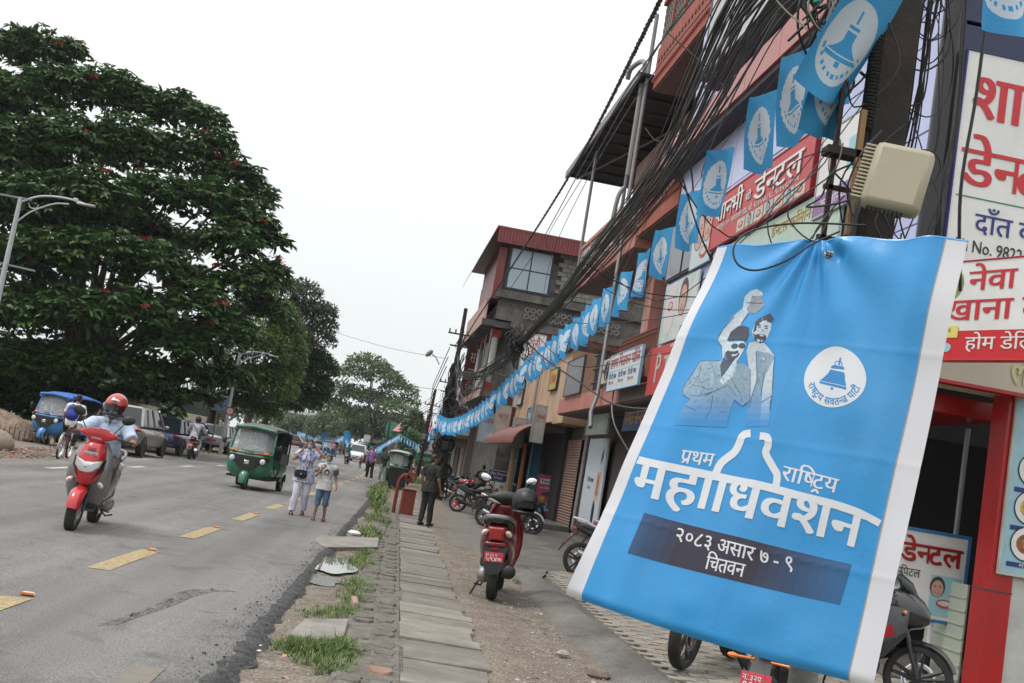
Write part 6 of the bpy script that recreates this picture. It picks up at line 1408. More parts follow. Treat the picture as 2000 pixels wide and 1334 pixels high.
# ---------------------------------------------------------------- scooter
def scooter(name, label, loc, rot, col, side, plate='back', group=None, rear_detail=False):
    t = thing(name, label, 'scooter', loc, group=group, rot=rot)
    wheel(t, -.575, .235, .1, 5, tr=.052); wheel(t, .62, .235, .11, 5, tr=.056)
    arcf(t, 'front_fender', col, -.575, .235, .272, .08, R_(50), R_(172), drop=.6)
    g = G(); 
    for s_ in (-1, 1): g.tube([(s_*.075, -.575, .235), (s_*.075, -.5, .5), (s_*.03, -.45, .75)], .018, 6)
    g.build('fork', m_blk, t)
    # leg shield
    V = []; K = 15; st = ((.22, .12, -.30, .08), (.32, .18, -.34, .1), (.45, .225, -.40, .13), (.56, .24, -.47, .15), (.66, .24, -.50, .15), (.8, .22, -.475, .12), (.92, .175, -.435, .09), (1.0, .12, -.40, .06))
    for e in (0, .022):
        for z, hw, yf, dp in st:
            for j in range(K):
                a = R_(-88+176*j/(K-1)); V.append(((hw-e)*math.sin(a), yf+e+dp*(1-math.cos(a)), z))
    M_ = len(st)*K; F = [(b+i*K+j, b+i*K+j+1, b+(i+1)*K+j+1, b+(i+1)*K+j) for b in (0, M_) for i in range(len(st)-1) for j in range(K-1)]
    F += [(i*K+j, (i+1)*K+j, M_+(i+1)*K+j, M_+i*K+j) for j in (0, K-1) for i in range(len(st)-1)]+[(i*K+j, i*K+j+1, M_+i*K+j+1, M_+i*K+j) for i in (0, len(st)-1) for j in range(K-1)]
    g = G(); g.add(V, F); g.build('leg_shield', side, t, fixn=True, ang=50)
    g = G(); g.loft([[(x*s_, y, z) for s_, x, y in ((-1, w_, yb), (-1, w_*.8, yf*.6+yb*.4), (-1, w_*.35, yf), (1, w_*.35, yf), (1, w_*.8, yf*.6+yb*.4), (1, w_, yb))] for z, w_, yf, yb in ((.50, .05, -.56, -.45), (.54, .12, -.59, -.43), (.62, .17, -.605, -.42), (.74, .19, -.60, -.4), (.86, .175, -.575, -.38), (.97, .14, -.525, -.36), (1.0, .12, -.48, -.36))])
    nz_ = g.build('nose', col, t, sub=1, ang=70)
    g = G()
    for zz in (.90, .915, .93): g.tube(catm([(-.045, -.563, zz), (0, -.571, zz-.008), (.045, -.563, zz)], 3), .0035, 4)
    g.build('vent_slits', m_blk, nz_)
    g = G(); g.box((0, -.574, .865), (.15, .006, .028), rot=Matrix.Rotation(R_(14), 3, 'X')); o = g.build('number_strip', m_lens, nz_)
    text_obj('ना ५४ प ७४७१', m_txb, lambda a, b: (-.068+a, -.5795+b*.2, .854+b), o, 'plate_lettering', .02, .136, .018)
    # big shield-shaped headlamp, black side wedges, indicators
    hp = [(-.115, .80), (-.03, .765), (.05, .775), (.125, .80), (.11, .735), (.06, .675), (0, .655), (-.06, .665), (-.11, .72)]
    g = G(); n = len(hp); cx, cz = 0, .73; hp = [(x*1.18, .73+(z-.73)*1.12) for x, z in hp]; V = [(x, -.585, z) for x, z in hp]+[(cx+(x-cx)*.9, -.618, cz+(z-cz)*.88) for x, z in hp]+[(cx+(x-cx)*.5, -.63, cz+(z-cz)*.5) for x, z in hp]
    g.add(V, [(i+k*n, (i+1) % n+k*n, (i+1) % n+(k+1)*n, i+(k+1)*n) for k in (0, 1) for i in range(n)]+[tuple(range(2*n, 3*n))]); hl = g.build('headlight', m_lens, t, fixn=True)
    g = G(); g.ell((-.01, -.612, .72), (.055, .02, .045), 16); g.build('reflector', m_chr, hl)
    for s_ in (-1, 1):
        g = G(); g.add([(s_*.125, -.56, .79), (s_*.17, -.50, .83), (s_*.165, -.51, .7), (s_*.10, -.575, .62), (s_*.05, -.57, .56)], [(0, 1, 2, 3, 4)]); g.build('side_wedge', m_blk, t, smooth=False)
        g = G(); g.ell((s_*.165, -.475, .54), (.045, .03, .028), 12, rot=Matrix.Rotation(R_(s_*38), 3, 'Y')); ind = g.build('indicator', m_lens, t); g = G(); g.ell((s_*.165, -.49, .54), (.02, .022, .016), 8); g.build('bulb', m_amb, ind)
    # handlebar cowl
    cp = [(-.215, .0), (-.2, .035), (-.1, .075), (0, .085), (.1, .075), (.2, .035), (.215, 0), (.13, -.035), (.05, -.075), (0, -.085), (-.05, -.075), (-.13, -.035)]; g = G(); g.loft([[(x*k_, y-.06*(1-abs(x)/.215)*(q_), 1.065+z*k2) for x, z in cp] for y, k_, k2, q_ in ((-.455, .78, .6, .6), (-.44, .95, .9, .8), (-.41, 1., 1., .8), (-.35, .95, .9, .2), (-.33, .7, .6, 0))]); cw = g.build('handlebar_cowl', col if plate != 'dark' else m_blk, t, fixn=True, ang=55)
    if plate == 'front': text_obj('HONDA', m_lens, lambda a, b: (-.055+a, -.504-.0*b, 1.025+b), cw, 'lettering', .02, .11, .018)
    g = G(); g.add([(-.06, -.335, 1.10), (.06, -.335, 1.10), (.04, -.33, 1.04), (-.04, -.33, 1.04)], [(0, 1, 2, 3)]); g.build('instrument_panel', m_lens, t, smooth=False)
    g = G()
    for s_ in (-1, 1):
        g.tube([(s_*.17, -.40, 1.07), (s_*.25, -.36, 1.06)], .014, 8); g.tube([(s_*.24, -.37, 1.06), (s_*.35, -.31, 1.05)], .018, 8); g.tube([(s_*.2, -.43, 1.06), (s_*.34, -.39, 1.04), (s_*.36, -.38, 1.03)], .006, 5)
    g.build('handlebar', m_blk, t); mirrors(t, 1.09, .17, -.4, hz=.16, w_=.075)
    g = G(); g.box((0, -.14, .285), (.32, .46, .05)); g.build('floorboard', m_blkm, t, bev=.02)
    body_loft(t, 'rear_body', col if side is col else side, ((.02, .10, .27, .6, .8), (.1, .15, .27, .74, .85), (.3, .19, .3, .78, .8), (.5, .195, .42, .8, .75), (.68, .17, .52, .8, .75), (.8, .12, .6, .79, .8), (.86, .06, .66, .77, .9)), 3.2)
    g = G(); g.loft([rr_(0, y, zc, hx, hz, 2.8, 18) for y, zc, hx, hz in ((-.02, .76, .05, .03), (.04, .78, .11, .05), (.2, .79, .14, .055), (.38, .80, .15, .055), (.5, .835, .145, .06), (.7, .85, .115, .05), (.76, .85, .06, .03))]); g.build('seat', m_seat, t, fixn=True)
    g = G(); g.tube(catm([(-.165, .42, .80), (-.165, .62, .845), (-.12, .84, .885), (0, .90, .895), (.12, .84, .885), (.165, .62, .845), (.165, .42, .80)], 5), .019, 8, sq=1.2); g.build('grab_rail', mat('silver grab rail', (.25, .25, .25), .35, metal=.6), t)
    # tail
    g = G(); g.loft([[(x, y, z) for x, z in ((-w_*.75, z0), (w_*.75, z0), (w_, z1), (-w_, z1))] for y, w_, z0, z1 in ((.78, .10, .62, .79), (.88, .088, .64, .78), (.9, .07, .655, .77))]); g.build('tail_light', m_lensr, t, bev=.008)
    for s_ in (-1, 1): g = G(); g.ell((s_*.125, .80, .715), (.045, .075, .035), 12, rot=Matrix.Rotation(R_(s_*35), 3, 'Y')); q_ = g.build('indicator', m_lens, t); g = G(); g.ell((s_*.125, .845, .715), (.026, .04, .02), 10, rot=Matrix.Rotation(R_(s_*35), 3, 'Y')); g.build('bulb', m_amb, q_)
    g = G(); g.box((0, .86, .60), (.22, .08, .05)); g.build('tail_panel', col, t, bev=.015)
    g = G(); g.loft([[(x*w_, y, z) for x in (-1, 1)]+[(x*w_, y+.012, z) for x in (1, -1)] for z, y, w_ in ((.60, .86, .13), (.5, .88, .12), (.38, .9, .105), (.29, .905, .06))]); g.build('rear_mudguard', m_blk, t)
    g = G(); g.box((0, .905, .56), (.07, .012, .03)); g.build('reflector', m_lensr, t)
    if plate in ('dark', 'back'): nplate(t, .915, .47, .2, .1, True, 'बा.३२ प', '५९४७')
    g = G(); g.cyl((-.13, .38, .27), (-.17, .88, .33), .06, .075, 16); g.ell((-.172, .9, .333), (.07, .03, .07), 12); g.build('muffler', m_blk, t); g = G(); g.box((-.15, .62, .39), (.03, .3, .06)); g.build('heat_shield', m_blkm, t, bev=.01)
    g = G(); g.ell((.11, .5, .27), (.07, .22, .09), 12); g.ell((.11, .66, .26), (.075, .09, .09), 12); g.build('engine_case', m_alum, t); g = G(); g.box((.13, .5, .4), (.06, .3, .12)); g.build('air_filter', m_blk, t, bev=.03)
    g = G(); st_dn = plate == 'dark'; g.tube([(.13, .35, .24), (.2, .4, .12), (.25, .42, .015)] if st_dn else [(.13, .35, .2), (.15, .6, .17)], .012, 6); g.build('side_stand', m_blk, t)
    g = G(); g.tube([(.1, .35, .2), (.14, .5, .13), (.2, .6, .15)], .01, 5); g.build('main_stand', m_blk, t)
    return t
c_red = paint('scooter red', (.50, .012, .016), .15, .22); c_sil = paint('scooter silver grey', (.26, .25, .245), .5, .32); c_mar = paint('maroon metallic', (.17, .008, .012), .4, .22)
RS = gp(152, 1040)
sc1 = scooter('scooter', 'red and silver scooter ridden towards the camera on the left of the road', (RS.x-.14, RS.y+.62, 0), (0, R_(3.5), R_(4)), c_red, c_sil, 'front'); sc1.scale = (1.13,)*3
q = gp(975, 1172)
sc2 = scooter('scooter', 'dark red scooter parked tail-on on the dirt strip, on its side stand', (q.x, q.y+.62, .0), (0, R_(3.5), R_(171)), c_mar, c_mar, 'dark'); sc2.scale = (1.16,)*3
o_ = G(); o_.ell((0, 0, 0), (.11, .012, .075), 18)
# ---------------------------------------------------------------- motorcycle
def moto(label, loc, rz, tank, accent=None, rimc=None, lean=7, fairing=False, plate=True, tail=m_lensr, name='motorcycle', group='motorcycles parked before the shops', silver=True, rack=False):
    t = thing(name, label, 'motorcycle', loc, group=group, rot=(0, R_(lean), rz)); accent = accent or tank
    wheel(t, -.68, .30, .1, 5, rim=m_blk, tr=.05, rimc=rimc); wheel(t, .66, .30, .13, 5, rim=m_blk, tr=.062, rimc=rimc)
    arcf(t, 'front_fender', accent, -.68, .30, .335, .065, R_(50), R_(160), drop=.5)
    g = G()
    for s_ in (-1, 1): g.tube([(s_*.085, -.68, .30), (s_*.085, -.52, .72), (s_*.085, -.45, .92)], [.022, .024, .02], 8)
    g.build('fork', m_blk, t)
    g = G(); g.loft([rr_(0, y, zc, hx, hz, 2.6, 16) for y, zc, hx, hz in ((-.42, .83, .06, .05), (-.36, .86, .13, .1), (-.2, .87, .165, .125), (0, .84, .13, .1), (.1, .8, .08, .06))]); g.build('fuel_tank', tank, t, fixn=True)
    for s_ in (-1, 1): g = G(); g.loft([rr_(s_*.15, y, zc, .03, hz, 3, 10) for y, zc, hz in ((-.5, .74, .05), (-.36, .76, .12), (-.2, .72, .1), (-.08, .68, .03))]); g.build('tank_shroud', accent, t, fixn=True)
    g = G(); g.loft([rr_(0, y, zc, hx, hz, 2.8, 16) for y, zc, hx, hz in ((.04, .78, .07, .03), (.15, .78, .12, .05), (.38, .79, .13, .05), (.45, .84, .12, .05), (.7, .88, .09, .04), (.76, .88, .05, .02))]); g.build('seat', m_seat, t, fixn=True)
    body_loft(t, 'tail_cowl', accent, ((.2, .12, .62, .74, 1), (.4, .13, .66, .8, 1), (.62, .1, .74, .86, 1), (.8, .06, .82, .9, 1), (.88, .03, .86, .91, 1)), 3)
    g = G(); g.box((0, .84, .83), (.13, .1, .06), rot=Matrix.Rotation(R_(12), 3, 'X')); g.build('tail_light', tail, t, bev=.012)
    g = G(); g.loft([[(x*w_, y, z) for x in (-1, 1)]+[(x*w_, y+.02, z) for x in (1, -1)] for z, y, w_ in ((.8, .72, .07), (.66, .86, .06), (.48, 1.0, .08), (.4, 1.04, .07))]); g.build('rear_mudguard', m_blk, t)
    if plate: nplate(t, .99, .58, .18, .12, True, 'ना.३२प', '१९५८', (R_(18), 0, 0))
    for s_ in (-1, 1):
        g = G(); g.cyl((s_*.05, .84, .7), (s_*.16, .86, .7), .008); g.ell((s_*.18, .86, .7), (.035, .02, .018), 8); g.build('rear_indicator', m_amb, t)
        g = G(); g.cyl((s_*.09, -.5, .84), (s_*.2, -.52, .84), .008); g.ell((s_*.22, -.52, .84), (.035, .02, .02), 8); g.build('front_indicator', m_amb, t)
    g = G(); g.box((0, -.1, .42), (.24, .32, .3)); g.cyl((-.15, -.02, .36), (.15, -.02, .36), .11, n=14); g.cyl((0, -.14, .45), (0, -.24, .68), .09, .08, 10)
    for k in range(6): g.box((0, -.19-.012*k, .54+.03*k), (.22, .18, .008))
    g.build('engine', m_blkm if not silver else m_alum, t, bev=.01)
    g = G(); g.tube([(0, -.4, .9), (0, -.3, .55), (0, -.15, .28), (0, .2, .3), (0, .3, .7)], .02, 6); g.tube([(0, -.35, .78), (0, .35, .68), (0, .7, .8)], .018, 6)
    for s_ in (-1, 1): g.tube([(s_*.1, .15, .34), (s_*.1, .66, .30)], .02, 6); g.tube([(s_*.12, .5, .32), (s_*.12, .38, .7)], .025, 8)
    g.build('frame', m_blk, t)
    g = G(); g.tube(catm([(-.08, -.28, .5), (-.1, -.33, .3), (-.12, -.1, .2), (-.14, .2, .25)], 4), .022, 8); ex = g.build('exhaust_pipe', m_blk, t); g = G(); g.cyl((-.15, .2, .27), (-.19, .72, .42), .05, .06, 14); g.build('silencer', m_chr if silver else m_blkm, ex)
    g = G(); g.tube(catm([(-.36, -.28, 1.0), (-.24, -.34, 1.02), (-.1, -.42, 1.0), (.1, -.42, 1.0), (.24, -.34, 1.02), (.36, -.28, 1.0)], 4), .012, 6)
    for s_ in (-1, 1): g.tube([(s_*.25, -.335, 1.02), (s_*.37, -.275, 1.0)], .018, 8); g.tube([(s_*.2, -.41, 1.01), (s_*.35, -.34, .985)], .006, 5)
    g.build('handlebar', m_blk, t); mirrors(t, 1.0, .22, -.38)
    if fairing:
        g = G(); g.loft([rr_(0, y, zc, hx, hz, 2.4, 16) for y, zc, hx, hz in ((-.72, .84, .04, .05), (-.66, .86, .11, .12), (-.56, .88, .16, .17), (-.44, .9, .19, .17), (-.34, .92, .18, .1))]); g.build('fairing', tank, t, fixn=True)
        for s_ in (-1, 1):
            g = G(); g.loft([rr_(s_*x, y, zc, .03, hz, 3, 10) for x, y, zc, hz in ((.15, -.55, .76, .12), (.2, -.4, .66, .22), (.2, -.22, .56, .2), (.17, -.05, .46, .1))]); sp = g.build('side_fairing', tank, t, fixn=True)
            g = G(); g.add([(s_*.235, -.42, .72), (s_*.236, -.3, .62), (s_*.236, -.2, .42), (s_*.236, -.34, .58), (s_*.235, -.46, .62)], [(0, 1, 2, 3, 4)]); g.build('red_flash', m_lensr, sp, smooth=False)
        g = G(); g.loft([rr_(0, y, zc, hx, hz, 2.4, 14) for y, zc, hx, hz in ((-.6, 1.0, .05, .02), (-.54, 1.06, .11, .07), (-.45, 1.12, .13, .07), (-.4, 1.16, .1, .03))]); g.build('windscreen', m_cg, t, fixn=True)
    else:
        g = G(); g.loft([rr_(0, y, zc, hx, hz, 2.6, 14) for y, zc, hx, hz in ((-.62, .87, .09, .09), (-.56, .88, .12, .12), (-.46, .9, .1, .1))]); hd = g.build('headlight_cowl', tank, t, fixn=True); g = G(); g.ell((0, -.62, .87), (.075, .03, .07), 14); g.build('headlight', m_lens, hd)
    if rack: g = G(); g.tube(catm([(-.12, .4, .84), (-.13, .6, .95), (-.1, .85, 1.0), (.1, .85, 1.0), (.13, .6, .95), (.12, .4, .84)], 4), .014, 6); g.tube([(-.13, .65, .96), (.13, .65, .96)], .01, 5); g.build('carrier_rack', m_white, t)
    g = G(); g.tube([(.1, .1, .25), (.2, .14, .12), (.27, .15, .02)], .011, 5); g.build('side_stand', m_blk, t)
    return t
c_bk = paint('gloss black paint', (.012, .012, .014), .2, .2); c_wh = paint('white paint', (.6, .6, .6), 0, .3); c_rd = paint('bright red paint', (.45, .015, .02), .1, .25); c_bl = paint('bike blue', (.02, .05, .2), .2, .25)
def P_(px_, py_): q = gp(px_, py_); return q
q = P_(890, 1000); moto('black motorcycle with red wheel rims parked across the footpath, beyond the guard', (q.x+.66, q.y, 0), R_(78), c_bk, m_blkm, mat('red rim', (.5, .02, .02), .4), silver=False)
q = P_(945, 1030); moto('black and white motorcycle with a silver muffler, just left of the dark red scooter', (q.x+.66, q.y+.3, 0), R_(75), c_bk, c_wh)
q = P_(1030, 1040); cbk = moto('black motorcycle with its front wheel showing just right of the dark red scooter', (q.x-.15, q.y+.5, 0), R_(-40), c_bk, m_blkm)
q = P_(1120, 1128); moto('black commuter bike with red tail light and white carrier left of the banner', (q.x+.75, q.y+.1, .0), R_(80), c_bk, m_blkm, rack=True)
q = P_(1150, 1110); moto('silver and red motorcycle tucked behind the left edge of the banner', (q.x+.75, q.y-.5, .06), R_(74), c_rd, c_sil)
moto('black motorcycle mostly hidden behind the banner, its alloy wheel showing below', (3.27, 10.65, .1), R_(-34), c_bk, m_blkm, lean=4, silver=False).scale = (1.15,)*3
bf = moto('glossy black sports motorcycle with red flashes at the right edge of the banner', (4.28, 9.95, .085), R_(60), c_bk, c_bk, fairing=True, lean=8, name='sports_motorcycle')
moto('dark motorcycle whose red number plate shows under the lower edge of the banner', (2.8, 7.36, .03), R_(150), c_bk, m_blkm, lean=0, silver=False)
for k, (px_, py_, tk, ac, rz, lab) in enumerate(((872, 975, c_rd, c_bk, 70, 'red motorcycle in the row beyond the one with red rims'), (868, 962, c_bk, c_bk, 82, 'black motorcycle deeper in the row near the soft-topped rickshaw'), (862, 955, c_bl, c_bk, 65, 'blue and black motorcycle farthest in the row before the swathed pole'), (905, 968, c_rd, c_rd, 60, 'bright red motorcycle beside the seated man in black'))):
    q = P_(px_, py_); moto(lab, (q.x+.5, q.y, 0), R_(rz), tk, ac)
for k, (px_, py_, tk, rz, lab) in enumerate(((795, 925, c_bk, 100, 'far motorcycle with bright wheels at the weeds beyond the parked green auto'), (812, 930, c_rd, 80, 'far red motorcycle beside the rusty pole'))):
    q = P_(px_, py_); moto(lab, (q.x, q.y, 0), R_(rz), tk, c_wh, m_chr)
q = P_(368, 897); mb1 = moto('dark motorcycle ridden away up the road by a rider in pale clothes', (q.x, q.y+.6, 0), R_(182), c_bk, m_blkm, lean=0, group=None)
q = P_(676, 907); mb3 = scooter('scooter', 'black scooter ridden towards the camera far down the road', (q.x, q.y, 0), (0, 0, R_(-6)), c_bk, m_blkm, 'none')
# ---------------------------------------------------------------- auto rickshaw
def rick(label, loc, rz, col, roof, band=None, name='auto_rickshaw', lean=0, soft=False, driver=True, group=None):
    t = thing(name, label, 'auto rickshaw', loc, rz, group)
    w1 = wheel(t, -1.05, .24, .11, 6, tr=.055, disc=False)
    for s_ in (-1, 1): wheel(t, .82, .24, .12, 6, x=s_*.56, tr=.06, disc=False)
    # rounded nose, wrapping low on both sides
    V = []; st = ((.32, .40, -1.0, .3), (.45, .56, -1.16, .42), (.62, .60, -1.22, .45), (.80, .595, -1.2, .43), (.93, .575, -1.13, .38), (1.0, .565, -1.08, .34))
    K = 21; 
    for z, hw, yf, dp in st:
        for j in range(K):
            a = R_(-90+180*j/(K-1)); c_, s2 = math.cos(a), math.sin(a); k = (abs(c_)**2.6+abs(s2)**2.6)**(-1/2.6)
            V.append((hw*s2*k, yf+dp-dp*c_*k, z))
    F = [(i*K+j, i*K+j+1, (i+1)*K+j+1, (i+1)*K+j) for i in range(len(st)-1) for j in range(K-1)]
    g = G(); g.add(V, F); g.build('nose', col, t, fixn=True, ang=60)
    g = G(); g.b2((-.56, -.85, .3), (.56, 1.15, .36)); g.build('floor_pan', m_blkm, t, bev=.02)
    arcf(t, 'front_fender', col, -1.05, .24, .33, .13, R_(60), R_(190), drop=.6)
    g = G(); g.tube([(0, -1.05, .24), (.07, -1.02, .5)], .03, 6); g.build('fork', m_blk, t)
    # black face mask with lamps
    g = G(); F = []; V = []
    for z, hw in ((.50, .0), (.56, .2), (.68, .3), (.8, .54), (.9, .56)):
        for j in range(9):
            u = j/8*2-1; x = u*hw if hw else 0; a = math.asin(min(1, abs(x)/.6)); V.append((x, -1.225+.5*(1-math.cos(a*.86))**1.2 if abs(x) > .2 else -1.23+.03*abs(x), z+.0))
    F = [(i*9+j, i*9+j+1, (i+1)*9+j+1, (i+1)*9+j) for i in range(4) for j in range(8)]
    g.add([(x, y-.012, z) for x, y, z in V], F); g.build('face_mask', m_blk, t)
    for s_ in (-1, 1):
        g = G(); g.cyl((s_*.40, -1.05, .79), (s_*.40, -1.2, .79), .075, .085, 18); h_ = g.build('headlight', m_blk, t); g = G(); g.ell((s_*.40, -1.2, .79), (.075, .03, .075), 16); g.build('lens', m_lens, h_)
        g = G(); g.ell((s_*.44, -1.06, 1.0), (.075, .05, .03), 10); g.build('indicator', m_amb, t)
        g = G(); g.tube([(s_*.55, -.88, 1.2), (s_*.68, -.92, 1.22)], .01, 5); g.ell((s_*.74, -.92, 1.2), (.06, .025, .085), 12); g.build('mirror', m_blk, t)
    g = G(); g.box((0, -1.24, .73), (.13, .02, .1)); g.build('badge', m_chr, t, bev=.02)
    if band is not None: g = G(); g.tube(catm([(-.565, -.86, .985), (-.5, -1.03, .985), (-.25, -1.1, .975), (0, -1.12, .97), (.25, -1.1, .975), (.5, -1.03, .985), (.565, -.86, .985)], 3), .024, 6, sq=.6); g.build('red_band', band, t)
    g = G(); g.box((0, -1.135, .98), (.2, .02, .07)); pl_ = g.build('number_plate', m_blk, t); text_obj('बा३ह ११५५', m_white, lambda a, b: (-.085+a, -1.15, .957+b), pl_, 'plate_lettering', .02, .17, .04)
    # windscreen and frame
    yb, yt, zb, zt = -1.04, -.82, 1.0, 1.62
    def wsp(u, v): z = zb+(zt-zb)*v; return (u*(.56-.04*v), yb+(yt-yb)*v+.16*(abs(u)**3), z)
    V = [wsp(u, v) for v in np.linspace(.04, .96, 5) for u in np.linspace(-.93, .93, 13)]; g = G(); g.add(V, [(i*13+j, i*13+j+1, (i+1)*13+j+1, (i+1)*13+j) for i in range(4) for j in range(12)])
    wg = g.build('windscreen', mat('rickshaw windscreen', (.5, .53, .55), .05, spec=1., alpha=.42), t)
    g = G(); loop = [wsp(u, 0) for u in np.linspace(-1, 1, 9)]+[wsp(1, v) for v in (.25, .5, .75)]+[wsp(u, 1) for u in np.linspace(1, -1, 9)]+[wsp(-1, v) for v in (.75, .5, .25)]+[wsp(-1, 0)]; g.tube(loop, .045, 8); g.build('windscreen_frame', col, t)
    g = G(); g.tube([wsp(.1, .06), wsp(.55, .3)], .008, 4); g.build('wiper', m_blk, wg)
    # side pillars, rear tub, roof
    g = G()
    for s_ in (-1, 1): g.tube([(s_*.56, -.80, 1.0), (s_*.59, -.45, .5), (s_*.6, -.1, .42), (s_*.6, .2, .7), (s_*.6, .95, .75)], .025, 6); g.tube([(s_*.55, -.7, 1.66), (s_*.585, .1, 1.64), (s_*.59, .15, .7)], .02, 6); g.tube([(s_*.59, 1.15, 1.62), (s_*.6, 1.2, .75)], .025, 6)
    g.build('side_frame', m_blk, t)
    body_loft(t, 'rear_tub', col, ((.12, .6, .36, .74, 1), (.5, .63, .36, .8, 1), (.95, .63, .38, .84, 1), (1.2, .60, .42, .84, 1), (1.27, .5, .5, .8, 1)), 6)
    for s_ in (-1, 1): arcf(t, 'rear_fender', col, .82, .24, .31, .09, R_(10), R_(170), drop=.3, x=s_*.57); g = G(); g.b2((s_*.57, -.72, .42), (s_*.6, -.12, .62)); g.build('door_sill', col, t, bev=.015); g = G(); g.b2((s_*.585, .12, .78), (s_*.6, 1.15, 1.05)); g.build('side_curtain', mat('grey tarpaulin', (.1, .1, .1), .7) if not soft else roof, t)
    V = []; K = 13; ys_ = (-.93, -.84, -.5, 0, .6, 1.15, 1.25)
    for y, h, w_ in zip(ys_, (1.62, 1.70, 1.745, 1.765, 1.76, 1.70, 1.5), (.52, .57, .6, .615, .62, .61, .6)):
        for j in range(K): u = j/(K-1)*2-1; V.append((u*w_, y, h-.12*abs(u)**3-.005*math.sin(y*9+j)))
    g = G(); g.add(V, [(i*K+j, i*K+j+1, (i+1)*K+j+1, (i+1)*K+j) for i in range(6) for j in range(K-1)]); o = g.build('roof', roof, t); so_ = o.modifiers.new('s', 'SOLIDIFY'); so_.thickness = .03
    g = G(); g.tube([(-.5, -.92, 1.61), (0, -.98, 1.66), (.5, -.92, 1.61)], .04, 8); g.build('roof_visor', col if not soft else roof, t)
    g = G(); g.b2((-.55, 1.16, .8), (.55, 1.19, 1.6)); g.build('rear_curtain', m_blkm, t)
    g = G(); g.box((0, -.35, .62), (.5, .36, .12)); g.box((0, -.2, .9), (.46, .08, .45)); g.build('driver_seat', m_seat, t, bev=.03); g = G(); g.box((0, .7, .66), (1.1, .45, .14)); g.box((0, .98, .98), (1.1, .1, .55)); g.build('rear_seat', m_seat, t, bev=.03)
    g = G(); g.tube([(-.3, -.72, 1.05), (0, -.82, 1.02), (.3, -.72, 1.05)], .014, 6); g.build('handlebar', m_blk, t)
    return t
c_gr = paint('rickshaw green', (.012, .16, .085), .0, .3); c_blu = paint('rickshaw blue', (.03, .2, .5), .0, .32); m_canv = mat('grey canvas roof', (.09, .09, .09), .65, var=.15, bump=.2, bs=9)
q = P_(462, 955)
rick('green auto rickshaw with a grey canvas roof and red band driving towards the camera', (q.x+.25, q.y+1.05, 0), R_(-5), c_gr, m_canv, mat('band red', (.5, .02, .03), .4))
q = P_(772, 945); rick('smaller green auto rickshaw with a pale roof parked beyond the red pipe', (q.x, q.y+.9, 0), R_(-6), c_gr, mat('pale roof', (.4, .42, .4), .6))
q = P_(98, 868); rick('blue auto rickshaw parked under the big tree behind the cyclist', (q.x, q.y+1., 0), R_(-14), c_blu, mat('blue tarpaulin roof', (.04, .12, .42), .6, bump=.3, bs=8), mat('band orange', (.5, .2, .05), .5))
q = P_(641, 891); rick('tiny blue auto rickshaw far down the curve', (q.x, q.y, 0), R_(-10), c_blu, m_blkm)
q = P_(905, 958); rick('auto rickshaw with a beige soft top parked behind the motorcycles', (q.x+.6, q.y+4, 0), R_(-60), c_bk, mat('beige soft top', (.33, .3, .27), .7, bump=.2, bs=9), soft=True)
